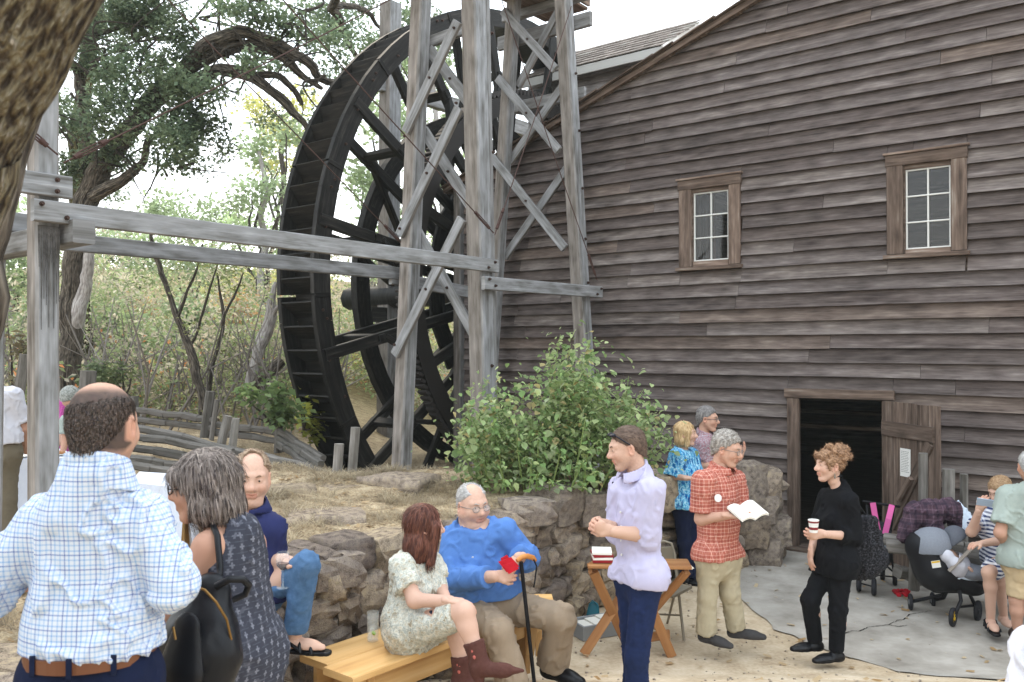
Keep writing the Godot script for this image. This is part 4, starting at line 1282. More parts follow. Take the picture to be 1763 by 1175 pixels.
	limb("trunk", [at(352, 705, 13.5), at(338, 645, 13.5), at(322, 600, 13.5), at(303, 552, 13.5), at(288, 500, 13.5), at(272, 455, 13.5), at(262, 400, 13.5)], [0.07, 0.065, 0.06, 0.05, 0.045, 0.04, 0.03], mat.bark, t, 8, 0.06)
	limb("limb", [at(302, 550, 13.5), at(318, 515, 13.4), at(340, 465, 13.3), at(350, 420, 13.3)], [0.03, 0.025, 0.02, 0.01], mat.bark, t, 6, 0.05)
	limb("limb", [at(322, 600, 13.5), at(340, 560, 13.6), at(360, 500, 13.6), at(372, 455, 13.6)], [0.025, 0.02, 0.016, 0.01], mat.bark, t, 6, 0.05)
	crown(t, px_clumps([[320, 470, 46, 26], [360, 455, 34, 26], [280, 430, 40, 24], [300, 500, 30, 18], [335, 560, 20, 14]], 13.4, 0.4), 170, fine, lite0, lite1, [0.7, 1.1])
	t = thing("slender_sapling", "slender forked sapling to the right of the leaning one", "tree", at(356, 695, 13.8))
	limb("trunk", [at(354, 705, 13.8), at(366, 630, 13.8), at(376, 590, 13.8), at(384, 548, 13.8), at(378, 505, 13.8), at(372, 470, 13.8)], [0.035, 0.032, 0.03, 0.025, 0.02, 0.012], mat.bark, t, 6, 0.04)
	limb("limb", [at(384, 548, 13.8), at(402, 510, 13.8), at(418, 470, 13.8)], [0.022, 0.018, 0.01], mat.bark, t, 6, 0.04)
	crown(t, px_clumps([[395, 500, 26, 22], [405, 470, 30, 22], [360, 610, 14, 12], [380, 600, 14, 16]], 13.8, 0.3), 190, fine, lite0, lite1, [0.7, 1.1])
	t = thing("dead_snag", "bare grey leaning dead trunk left of the wheel", "tree", at(432, 655, 14.5))
	limb("trunk", [at(430, 662, 14.5), at(440, 620, 14.5), at(456, 575, 14.5), at(464, 545, 14.5), at(468, 515, 14.5), at(474, 486, 14.5)], [0.09, 0.1, 0.11, 0.1, 0.06, 0.02], mat.pale_bark, t, 9, 0.06)
	limb("limb", [at(464, 550, 14.5), at(477, 530, 14.4), at(484, 520, 14.4)], [0.05, 0.03, 0.01], mat.pale_bark, t, 6, 0.03)
	t = thing("fallen_log", "brown fallen log lying on the slope beside the dead trunk", "log", at(440, 668, 14.2))
	limb("log", [at(438, 672, 14.2), at(455, 650, 14.3), at(485, 622, 14.5)], [0.09, 0.11, 0.1], mat.bark, t, 8, 0.05)
	# far trees: pale and thin against the bright sky
	var far := sprig_mesh(10, 0.3, 0.16, 0.34, 6)
	var kinds := [["pale green tree with sparse leaves behind the dead trunk", 455, 690, 27.0, [[450, 260, 40, 34], [430, 340, 46, 36], [480, 330, 30, 40], [400, 400, 40, 30], [465, 420, 50, 40], [500, 230, 30, 30]], 70.0, 0],
		["yellow green tree with thin leaves against the sky left of the wheel top", 505, 690, 30.0, [[480, 225, 44, 22], [510, 300, 26, 40], [440, 190, 30, 20], [520, 180, 24, 22], [470, 290, 30, 20]], 60.0, 1],
		["broad pale tree behind the left of the sloping hill", 330, 640, 34.0, [[330, 380, 70, 40], [270, 360, 50, 34], [390, 370, 44, 30], [330, 460, 90, 34], [210, 400, 50, 40]], 45.0, 0],
		["bluish green tree seen between the spokes of the wheel", 640, 690, 26.0, [[640, 430, 40, 44], [660, 350, 40, 40], [620, 300, 30, 40], [640, 560, 30, 40], [690, 220, 40, 40], [650, 200, 40, 40]], 85.0, 0],
		["yellow lit tree seen through the lower half of the wheel", 690, 740, 24.0, [[620, 620, 30, 34], [650, 650, 34, 30], [700, 620, 40, 40], [740, 560, 40, 50], [720, 690, 50, 26]], 100.0, 1],
		["tall pale tree behind the trestle's upper braces", 770, 690, 30.0, [[750, 120, 44, 50], [780, 220, 30, 60], [740, 300, 40, 40], [770, 400, 40, 50], [690, 100, 40, 40]], 75.0, 0],
		["dull green tree at the far left behind the grey leg", 30, 660, 22.0, [[20, 470, 50, 50], [60, 560, 40, 50], [15, 600, 40, 50], [130, 420, 30, 40], [40, 380, 30, 40]], 110.0, 0],
		["grey green tree between the big oak and the saplings", 235, 660, 29.0, [[220, 470, 40, 40], [180, 430, 40, 30], [250, 420, 40, 30], [180, 520, 44, 40]], 80.0, 0],
		["round mid green tree low behind the saplings", 300, 660, 21.0, [[300, 590, 50, 36], [240, 600, 40, 30], [360, 600, 40, 34], [420, 600, 34, 34], [200, 560, 36, 30], [330, 545, 44, 26]], 150.0, 0],
		["golden brown tree on the slope left of the dead trunk", 400, 650, 24.0, [[390, 560, 34, 30], [250, 545, 34, 26], [420, 530, 30, 26], [450, 580, 26, 30], [160, 590, 30, 26]], 130.0, 2],
		["low spreading pale tree on the skyline behind the saplings", 420, 640, 38.0, [[430, 480, 50, 22], [380, 500, 50, 24], [480, 470, 40, 26], [540, 480, 40, 30]], 50.0, 1]]
	for q in kinds:
		t = thing("background_tree", q[0], "tree", at(q[1], q[2], q[3]), 0.0, "trees on the far slope")
		var top: Array = q[4][0]
		limb("trunk", [at(q[1], q[2] + 10, q[3]), at(lerpf(q[1], top[0], 0.3), lerpf(q[2], top[1], 0.4), q[3]), at(top[0], top[1], q[3])], [0.2, 0.14, 0.06], mat.pale_bark if q[6] == 0 else mat.bark, t, 7, 0.3)
		for c in q[4]:
			limb("limb", [at(lerpf(q[1], top[0], 0.3), lerpf(q[2], top[1], 0.4), q[3]), at(c[0], c[1], q[3])], [0.08, 0.02], mat.bark, t, 5, 0.3)
		var a := Color(0.33, 0.40, 0.23) if q[6] == 0 else (Color(0.50, 0.49, 0.20) if q[6] == 1 else Color(0.44, 0.27, 0.12))
		crown(t, px_clumps(q[4], q[3], 1.5), q[5] * 2.5, far, a, a * 1.9, [0.8, 1.5])
	# shrubs
	var broad := sprig_mesh(12, 0.16, 0.14, 0.32, 8)
	var sh := [["green shrub with broad light leaves beside the rail fence and wheel", 470, 735, 12.0, [[455, 690, 36, 30], [490, 710, 34, 28], [440, 720, 30, 22], [470, 665, 24, 20], [425, 690, 22, 24]], 420.0, Color(0.11, 0.17, 0.07), Color(0.27, 0.36, 0.15)],
		["yellow green shrub tucked behind the rim of the wheel", 522, 740, 12.5, [[520, 710, 24, 34], [505, 680, 20, 20], [535, 740, 16, 20]], 420.0, Color(0.27, 0.31, 0.06), Color(0.45, 0.46, 0.1)],
		["dull green shrub on the slope behind the bald man's head", 210, 690, 14.0, [[190, 640, 34, 30], [225, 650, 30, 26], [160, 650, 24, 24], [205, 612, 20, 18]], 260.0, Color(0.12, 0.17, 0.08), Color(0.26, 0.30, 0.14)],
		["small bright yellow shrub low on the slope", 246, 708, 13.5, [[247, 697, 14, 10], [238, 706, 10, 8]], 380.0, Color(0.42, 0.42, 0.05), Color(0.55, 0.52, 0.1)],
		["brownish dry shrub at the left edge beside the grey post", 20, 690, 13.0, [[15, 640, 30, 40], [45, 600, 26, 34], [10, 560, 26, 36]], 170.0, Color(0.17, 0.13, 0.08), Color(0.27, 0.26, 0.13)]]
	for q in sh:
		t = thing("shrub", q[0], "shrub", at(q[1], q[2], q[3]), 0.0, "shrubs on the slope")
		for c in q[4]: limb("stem", [at(q[1], q[2], q[3]), at((q[1] + c[0]) / 2 + 4, (q[2] + c[1]) / 2, q[3]), at(c[0], c[1], q[3])], [0.02, 0.014, 0.006], mat.bark, t, 5, 0.03)
		crown(t, px_clumps(q[4], q[3], 0.3), q[5], broad, q[6], q[7], [0.6, 1.1], "foliage")
	# the brush of the slope: nobody could count it
	var xf := []; var cols := []
	for k in 16000:
		var zf := rr(14.5, 34.0)
		var px := rr(-60, 860)
		var x := (px - 881.5) / FPX * zf
		var p := Vector3(x, 0, -zf)
		if p.x > -1.0 and zf < 21 or px > 560 and zf < 21: continue
		p.y = land(p.x, p.z)
		var patch := noise.get_noise_2d(x * 12, zf * 12)
		var hgt := rr(0.0, 1.0) * (0.7 + 1.9 * smoothstep(-0.2, 0.4, patch)) * (0.5 + zf / 24.0)
		p.y += hgt
		xf.append(Transform3D(Basis.from_euler(Vector3(rr(-0.5, 0.5), rr(0, TAU), rr(-0.5, 0.5))) * Basis.from_scale(Vector3.ONE * rr(0.8, 1.7)), p))
		var u := rr(0, 1)
		var c := Color(0.27, 0.24, 0.17)
		if u < 0.30: c = Color(0.16, 0.20, 0.09)
		elif u < 0.55: c = Color(0.24, 0.27, 0.13)
		elif u < 0.66 and patch < 0.05: c = Color(0.40, 0.17, 0.07)
		elif u < 0.80: c = Color(0.36, 0.32, 0.24)
		cols.append(c * rr(1.4, 2.7))
	scatter("undergrowth", fine, mat.leaf, xf, cols, self)
	# bare twigs in the brush
	var tw := MB.new()
	tw.tint = Color.WHITE
	tw.tube([Vector3.ZERO, Vector3(0.1, 0.5, 0), Vector3(0.05, 1.0, 0.1)], [0.012, 0.008, 0.003], 4)
	tw.tube([Vector3(0.1, 0.5, 0), Vector3(0.35, 0.8, 0.1)], [0.007, 0.002], 4)
	tw.tube([Vector3(0.06, 0.3, 0), Vector3(-0.2, 0.65, -0.1)], [0.007, 0.002], 4)
	xf = []; cols = []
	for k in 480:
		var zf := rr(13.5, 26.0)
		var x := (rr(-40, 560) - 881.5) / FPX * zf
		xf.append(Transform3D(Basis.from_euler(Vector3(rr(-0.4, 0.4), rr(0, TAU), rr(-0.4, 0.4))) * Basis.from_scale(Vector3.ONE * rr(0.8, 2.4)), Vector3(x, land(x, -zf), -zf)))
		cols.append(Color(0.20, 0.17, 0.15).lerp(Color(0.36, 0.33, 0.30), rr(0, 1)))
	scatter("bare_twigs", tw.mesh(), mat.brush, xf, cols, self)
	# trees behind the eye: they shade the yard a little and show in the window panes
	for q in [[-7.0, 11.0, "tall dark tree behind the camera on the left"], [-1.0, 15.0, "tall dark tree straight behind the camera"], [6.5, 12.0, "tall dark tree behind the camera on the right"], [12.5, 7.0, "dark tree far to the right of the yard"]]:
		t = thing("yard_tree", q[2], "tree", Vector3(q[0], 0.5, q[1]), 0.0, "trees behind the viewer")
		limb("trunk", [Vector3(q[0], 0.3, q[1]), Vector3(q[0] + 0.2, 3.0, q[1]), Vector3(q[0], 6.5, q[1])], [0.3, 0.22, 0.1], mat.bark, t, 8, 0.1)
		var cl := []
		for k in 9: cl.append([Vector3(q[0] + rr(-2.4, 2.4), rr(2.2, 7.5), q[1] + rr(-2, 2)), Vector3(1.5, 1.2, 1.5)])
		crown(t, cl, 90, far, g0 * 1.3, g1 * 1.3, [0.9, 1.6])
	# the near trunk at the top left corner
	t = thing("lichen_tree", "near tree trunk with yellow lichen leaning into the top left corner", "tree", Vector3(-2.0, 0.5, -1.2))
	limb("trunk", [Vector3(-2.05, 0.3, -1.25), Vector3(-1.75, 1.2, -1.35), at(-210, 440, 1.5), at(-113, 226, 1.5), at(-33, 82, 1.5), at(47, -62, 1.5), at(150, -260, 1.55), at(220, -420, 1.6)], [0.26, 0.2, 0.15, 0.132, 0.13, 0.132, 0.13, 0.12], mat.lichen_bark, t, 26, 0.02)
	t = thing("dark_trunk", "narrow dark barked trunk behind the lichen covered one at the left edge", "tree", Vector3(-2.6, 0.5, -2.6))
	limb("trunk", [Vector3(-2.62, 0.3, -2.6), at(-125, 640, 2.6), at(-92, 470, 2.6), at(-60, 360, 2.6), at(-28, 240, 2.6), at(30, 60, 2.6), at(90, -200, 2.6)], [0.16, 0.14, 0.135, 0.13, 0.13, 0.125, 0.12], mat.bark, t, 18, 0.02)

func build_bush() -> void:
	var t := thing("leafy_bush", "large light green leafy bush above the stone wall before the tower legs", "bush", at(930, 850, 8.3))
	var inv := t.transform.affine_inverse()
	var kinds: Array[ArrayMesh] = []
	for v in 4:
		var mb := MB.new()
		mb.tint = Color.WHITE
		var w := 0.30 + 0.06 * v
		var prev: Array = []
		for k in 6:
			var f := k / 5.0
			var ww := w * sin(PI * pow(f, 0.75)) + 0.004
			var p := Vector3(0, -0.18 * f * f + 0.05 * sin(f * 5 + v), f)
			var row := [p + Vector3(-ww, 0.10 * ww / w, 0), p, p + Vector3(ww, 0.10 * ww / w, 0)]
			if k > 0:
				for j in 2: mb.quad(prev[j], prev[j + 1], row[j + 1], row[j], Vector2.ZERO, Vector2.ONE, Vector3.UP)
			prev = row
		kinds.append(mb.mesh())
	# stems fan out of the root; leaves sit in pairs along them
	var tops := []
	for q in [[940, 600, 8.3], [965, 580, 8.2], [985, 590, 8.25], [1020, 575, 8.3], [1005, 615, 8.1], [1040, 640, 8.3], [955, 640, 8.0], [1085, 650, 8.4], [1105, 665, 8.5], [1060, 690, 8.1], [1130, 690, 8.5], [1140, 730, 8.4], [1120, 720, 8.1], [1150, 770, 8.5], [860, 665, 8.1], [840, 680, 8.0], [875, 690, 7.9], [800, 695, 8.2], [815, 720, 7.9], [790, 720, 8.2], [785, 745, 8.0], [850, 730, 7.7], [890, 740, 7.7], [905, 715, 8.0], [925, 690, 8.1], [930, 740, 7.6], [985, 690, 7.8], [1010, 720, 7.6], [960, 770, 7.5], [1040, 750, 7.6], [1075, 760, 7.7], [1000, 790, 7.4], [900, 790, 7.5], [850, 790, 7.6], [815, 780, 7.8], [920, 820, 7.4], [1030, 810, 7.5], [975, 660, 8.0], [1100, 790, 7.9], [1025, 665, 8.1], [800, 820, 7.9], [870, 830, 7.5], [960, 840, 7.4], [1010, 840, 7.45], [1060, 720, 8.2], [950, 700, 8.2], [1130, 800, 8.2], [1110, 760, 8.3]]:
		tops.append(at(q[0] + rr(-6, 6), q[1] + rr(-4, 6), q[2]))
	var leafs := []
	for p in tops:
		var base := at(lerpf(930, 881.5 + p.x / -p.z * FPX, 0.72), 846, lerpf(8.2, -p.z, 0.8))
		var mid: Vector3 = base.lerp(p, 0.55) + Vector3(rr(-0.06, 0.06), 0.08, rr(-0.06, 0.06))
		limb("stem", [base, mid, p], [0.009, 0.006, 0.002], mat.stem, t, 5, 0.01)
		var len: float = base.distance_to(p)
		var n := int(12 + len * 30)
		for k in n:
			var f := 0.12 + 0.88 * pow(float(k) / n, 0.8)
			var o: Vector3 = (base.lerp(mid, f / 0.55) if f < 0.55 else mid.lerp(p, (f - 0.55) / 0.45))
			var g := k * 2.4 + rr(-0.5, 0.5)
			var reach := rr(0.02, 0.15) * (1.15 - f * 0.8)
			o += Vector3(cos(g), rr(-0.3, 0.3), sin(g)) * reach
			leafs.append([o, g, f])
	for k in 6800:
		var q: Array = [[845, 760, 60, 80], [960, 740, 90, 105], [1060, 750, 80, 80], [920, 800, 110, 60], [995, 690, 56, 90]][rng.randi_range(0, 4)]
		var o := at(q[0] + rng.randfn() * q[2] * 0.5, q[1] + rng.randfn() * q[3] * 0.5, rr(7.7, 8.7))
		if o.y > 1.15: leafs.append([o, rr(0, TAU), rr(0.2, 0.9)])
	# the leaves nearest the eye are parts; the rest are one mass
	leafs.sort_custom(func(a, b): return (a[0] as Vector3).distance_squared_to(Vector3(0, EYE, 0)) < (b[0] as Vector3).distance_squared_to(Vector3(0, EYE, 0)))
	var shades: Array[StandardMaterial3D] = []
	for k in 6:
		var m: StandardMaterial3D = mat.leaf.duplicate()
		m.albedo_color = Color([Color(0.20, 0.32, 0.11), Color(0.29, 0.42, 0.15), Color(0.36, 0.47, 0.22), Color(0.25, 0.37, 0.14), Color(0.44, 0.51, 0.22), Color(0.34, 0.40, 0.24)][k]).linear_to_srgb()
		shades.append(m)
	var xf := [[], [], [], []]; var cols := [[], [], [], []]
	for k in leafs.size():
		var l: Array = leafs[k]
		var g: float = l[1]
		var sz := lerpf(0.04, 0.105, pow(rr(0, 1), 1.4)) * (1.0 - 0.3 * float(l[2]))
		var bs := Basis(Vector3.UP, g) * Basis(Vector3(1, 0, 0), rr(-0.1, 0.9)) * Basis(Vector3(0, 0, 1), rr(-0.5, 0.5)) * Basis.from_scale(Vector3.ONE * sz)
		var tr := inv * Transform3D(bs, l[0])
		var v := rng.randi_range(0, 3)
		if k < 300: part("leaf", kinds[v], shades[rng.randi_range(0, 5)], t, tr)
		else:
			xf[v].append(tr)
			cols[v].append((Color(0.17, 0.27, 0.10).lerp(Color(0.45, 0.51, 0.26), pow(rr(0, 1), 1.2)) if rr(0, 1) < 0.94 else Color(0.5, 0.42, 0.2)) * rr(0.7, 1.25))
	for v in 4: scatter("leaf_mass", kinds[v], mat.leaf, xf[v], cols[v], t)

# ---------------------------------------------------------------- soft shapes: distances on a grid, joined smoothly, meshed as surface nets
class Blob:
	var prims := []
	var cuts := []
	var lo := Vector3(1e9, 1e9, 1e9)
	var hi := Vector3(-1e9, -1e9, -1e9)

	func grow(p: Vector3, r: float) -> void:
		lo = lo.min(p - Vector3.ONE * r)
		hi = hi.max(p + Vector3.ONE * r)

	# tapered capsule; sx and sz flatten it across the direction wide (x) and the one square to it (z)
	func cone(a: Vector3, b: Vector3, ra: float, rb: float, k := 0.02, wide := Vector3.ZERO, sx := 1.0, sz := 1.0, op := 0, flat := false) -> void:
		var ax := b - a
		var len := ax.length()
		ax = ax / len if len > 1e-5 else Vector3.UP
		var x := wide - ax * wide.dot(ax)
		if x.length() < 1e-4: x = ax.cross(Vector3(0.31, 0.17, 0.93))
		x = x.normalized()
		var z := x.cross(ax)
		var bs := Basis(x * sx, ax, z * sz)
		var r := maxf(ra, rb) * maxf(1.0, maxf(sx, sz))
		prims.append([bs.inverse(), a, len, ra, rb, minf(1.0, minf(sx, sz)), k, op, a.min(b) - Vector3.ONE * r, a.max(b) + Vector3.ONE * r, 2 if flat else 0])
		if op == 0:
			grow(a, r); grow(b, r)

	func ball(c: Vector3, r: float, k := 0.02, op := 0) -> void:
		cone(c, c, r, r, k, Vector3.ZERO, 1.0, 1.0, op)

	# ellipsoid: axes are the columns' directions, radii along them
	func egg(c: Vector3, axes: Basis, r: Vector3, k := 0.02, op := 0) -> void:
		var bs := Basis(axes.x * r.x, axes.y * r.y, axes.z * r.z)
		var m := maxf(r.x, maxf(r.y, r.z))
		prims.append([bs.inverse(), c, 0.0, 1.0, 1.0, minf(r.x, minf(r.y, r.z)), k, op, c - Vector3.ONE * m, c + Vector3.ONE * m, 1])
		if op == 0: grow(c, m)

	# keep what lies behind the plane; near a point only, if a reach is given
	func cut(p: Vector3, n: Vector3, reach := 0.0) -> void:
		cuts.append([p, n.normalized(), reach])

	func into(mb: MB, cell: float, paint: Variant = null, push: Variant = null, xf := Transform3D.IDENTITY) -> void:
		var o := lo - Vector3.ONE * cell * 2.5
		var nx := int((hi.x - lo.x) / cell) + 6
		var ny := int((hi.y - lo.y) / cell) + 6
		var nz := int((hi.z - lo.z) / cell) + 6
		var f := PackedFloat32Array()
		f.resize(nx * ny * nz)
		f.fill(1.0)
		for p in prims:
			var inv: Basis = p[0]
			var a: Vector3 = p[1]
			var len: float = p[2]; var ra: float = p[3]; var rb: float = p[4]; var sc: float = p[5]; var k: float = p[6]
			var op: int = p[7]
			var isegg: bool = p[10] == 1
			var flat: bool = p[10] == 2
			var mar := k + cell * 2.2
			var b0: Vector3 = ((p[8] as Vector3) - Vector3.ONE * mar - o) / cell
			var b1: Vector3 = ((p[9] as Vector3) + Vector3.ONE * mar - o) / cell
			var i0 := maxi(0, int(b0.x)); var i1 := mini(nx, int(b1.x) + 2)
			var j0 := maxi(0, int(b0.y)); var j1 := mini(ny, int(b1.y) + 2)
			var k0 := maxi(0, int(b0.z)); var k1 := mini(nz, int(b1.z) + 2)
			var dq := inv * Vector3(cell, 0, 0)
			var il := 1.0 / len if len > 1e-5 else 0.0
			var dr := rb - ra
			var q4 := 0.25 / k
			var inv2 := inv * inv.transposed() if isegg else inv
			for kk in range(k0, k1):
				for jj in range(j0, j1):
					var q := inv * (o + Vector3(i0, jj, kk) * cell - a)
					var at_ := i0 + nx * (jj + ny * kk)
					for ii in range(i0, i1):
						var d: float
						if isegg:
							var l := q.length()
							# first-order distance to the ellipsoid
							var g := (q * inv).length() if l > 1e-6 else 1.0
							d = (l - 1.0) * l / g if l > 0.2 else -sc
						else:
							var y := q.y
							var t := clampf(y * il, 0.0, 1.0)
							y -= t * len
							d = (sqrt(q.x * q.x + y * y + q.z * q.z) - ra - dr * t) * sc
							if flat and q.y - len > d: d = q.y - len
						var v := f[at_]
						if op == 0:
							var h := k - absf(v - d)
							if h > 0.0: f[at_] = minf(v, d) - h * h * q4
							elif d < v: f[at_] = d
						else:
							d = -d
							var h := k - absf(v - d)
							if h > 0.0: f[at_] = maxf(v, d) + h * h * q4
							elif d > v: f[at_] = d
						q += dq
						at_ += 1
		for c in cuts:
			var p: Vector3 = c[0]; var n: Vector3 = c[1]; var reach: float = c[2]
			var i0 := 0; var i1 := nx; var j0 := 0; var j1 := ny; var k0 := 0; var k1 := nz
			if reach > 0.0:
				var b0 := (p - Vector3.ONE * reach - o) / cell; var b1 := (p + Vector3.ONE * reach - o) / cell
				i0 = maxi(0, int(b0.x)); i1 = mini(nx, int(b1.x) + 1)
				j0 = maxi(0, int(b0.y)); j1 = mini(ny, int(b1.y) + 1)
				k0 = maxi(0, int(b0.z)); k1 = mini(nz, int(b1.z) + 1)
			for kk in range(k0, k1):
				for jj in range(j0, j1):
					var d := (o + Vector3(i0, jj, kk) * cell - p).dot(n)
					var at_ := i0 + nx * (jj + ny * kk)
					for ii in range(i0, i1):
						if d > f[at_]: f[at_] = d
						d += n.x * cell
						at_ += 1
		# surface nets
		var far := cell * 2.0
		var sy := nx; var sz := nx * ny
		var id := {}
		var vs := PackedVector3Array()
		var qs := PackedInt32Array()
		for kk in range(0, nz - 1):
			for jj in range(0, ny - 1):
				var at_ := nx * (jj + ny * kk)
				for ii in range(0, nx - 1):
					var f0 := f[at_]
					if absf(f0) < far:
						var f1 := f[at_ + 1]; var f2 := f[at_ + sy]; var f3 := f[at_ + sy + 1]
						var f4 := f[at_ + sz]; var f5 := f[at_ + sz + 1]; var f6 := f[at_ + sz + sy]; var f7 := f[at_ + sz + sy + 1]
						var m := int(f0 < 0) + int(f1 < 0) + int(f2 < 0) + int(f3 < 0) + int(f4 < 0) + int(f5 < 0) + int(f6 < 0) + int(f7 < 0)
						if m > 0 and m < 8:
							var s := Vector3.ZERO
							var c := 0
							if (f0 < 0) != (f1 < 0): s += Vector3(f0 / (f0 - f1), 0, 0); c += 1
							if (f2 < 0) != (f3 < 0): s += Vector3(f2 / (f2 - f3), 1, 0); c += 1
							if (f4 < 0) != (f5 < 0): s += Vector3(f4 / (f4 - f5), 0, 1); c += 1
							if (f6 < 0) != (f7 < 0): s += Vector3(f6 / (f6 - f7), 1, 1); c += 1
							if (f0 < 0) != (f2 < 0): s += Vector3(0, f0 / (f0 - f2), 0); c += 1
							if (f1 < 0) != (f3 < 0): s += Vector3(1, f1 / (f1 - f3), 0); c += 1
							if (f4 < 0) != (f6 < 0): s += Vector3(0, f4 / (f4 - f6), 1); c += 1
							if (f5 < 0) != (f7 < 0): s += Vector3(1, f5 / (f5 - f7), 1); c += 1
							if (f0 < 0) != (f4 < 0): s += Vector3(0, 0, f0 / (f0 - f4)); c += 1
							if (f1 < 0) != (f5 < 0): s += Vector3(1, 0, f1 / (f1 - f5)); c += 1
							if (f2 < 0) != (f6 < 0): s += Vector3(0, 1, f2 / (f2 - f6)); c += 1
							if (f3 < 0) != (f7 < 0): s += Vector3(1, 1, f3 / (f3 - f7)); c += 1
							id[at_] = vs.size()
							vs.append(o + (Vector3(ii, jj, kk) + s / c) * cell)
							# quads round the three edges that leave this cell's low corner
							if (f0 < 0) != (f1 < 0) and jj > 0 and kk > 0: qs.append_array([at_, at_ - sy, at_ - sy - sz, at_ - sz])
							if (f0 < 0) != (f2 < 0) and ii > 0 and kk > 0: qs.append_array([at_, at_ - 1, at_ - 1 - sz, at_ - sz])
							if (f0 < 0) != (f4 < 0) and ii > 0 and jj > 0: qs.append_array([at_, at_ - 1, at_ - 1 - sy, at_ - sy])
					at_ += 1
		# normals from the field, so that faces can be turned the right way
		var ns := PackedVector3Array()
		for p in vs:
			var g := (p - o) / cell
			var x := clampi(int(g.x), 1, nx - 3); var y := clampi(int(g.y), 1, ny - 3); var z := clampi(int(g.z), 1, nz - 3)
			var c := x + nx * (y + ny * z)
			var fx := g.x - x; var fy := g.y - y; var fz := g.z - z
			var gx := lerpf(lerpf(f[c + 1] - f[c], f[c + sy + 1] - f[c + sy], fy), lerpf(f[c + sz + 1] - f[c + sz], f[c + sz + sy + 1] - f[c + sz + sy], fy), fz)
			var gy := lerpf(lerpf(f[c + sy] - f[c], f[c + sy + 1] - f[c + 1], fx), lerpf(f[c + sz + sy] - f[c + sz], f[c + sz + sy + 1] - f[c + sz + 1], fx), fz)
			var gz := lerpf(lerpf(f[c + sz] - f[c], f[c + sz + 1] - f[c + 1], fx), lerpf(f[c + sz + sy] - f[c + sy], f[c + sz + sy + 1] - f[c + sy + 1], fx), fy)
			var n := Vector3(gx, gy, gz)
			ns.append(n.normalized() if n.length_squared() > 1e-12 else Vector3.UP)
		if push != null:
			for k in vs.size(): vs[k] += ns[k] * float(push.call(vs[k], ns[k]))
		var first := mb.v.size()
		for k in vs.size():
			if paint != null: mb.tint = paint.call(vs[k], ns[k])
			mb.vert(xf * vs[k], xf.basis * ns[k], Vector2(vs[k].x, vs[k].y))
		var tri := PackedInt32Array()
		for k in range(0, qs.size(), 4):
			if not (id.has(qs[k + 1]) and id.has(qs[k + 2]) and id.has(qs[k + 3])): continue
			var a: int = id[qs[k]] + first; var b: int = id[qs[k + 1]] + first; var c: int = id[qs[k + 2]] + first; var d: int = id[qs[k + 3]] + first
			mb.face(a, b, c); mb.face(a, c, d)
			tri.append_array([a, b, c, a, c, d])
		# shading follows the pushed surface: face normals gathered, turned to the field's side
		if push != null:
			var acc := PackedVector3Array(); acc.resize(vs.size())
			for k in range(0, tri.size(), 3):
				var a := tri[k]; var b := tri[k + 1]; var c := tri[k + 2]
				var nn := (mb.v[b] - mb.v[a]).cross(mb.v[c] - mb.v[a])
				if nn.dot(mb.n[a]) < 0: nn = -nn
				acc[a - first] += nn; acc[b - first] += nn; acc[c - first] += nn
			for k in vs.size():
				if acc[k].length_squared() > 0: mb.n[first + k] = acc[k].normalized()

# ---------------------------------------------------------------- people
# A pose is a dictionary of joints in the world. j0 is the joint on the person's left, j1 on the right.
# head: centre; face: direction of the face; up: crown direction; size: head height
func cloth_push(amp: float, sc: Vector3, off: float) -> Callable:
	return func(p: Vector3, n: Vector3) -> float:
		var q := p * sc
		var w := fold.get_noise_3d(q.x + off, q.y + fold.get_noise_3d(p.x * 4 + off, p.y * 4, p.z * 4) * 0.9, q.z)
		var w2 := fold.get_noise_3d(p.x * 22 + off * 2, p.y * 14, p.z * 22)
		return amp * (1.25 * smoothstep(0.22, 0.0, absf(w)) - 0.3) + amp * 0.03 * w2

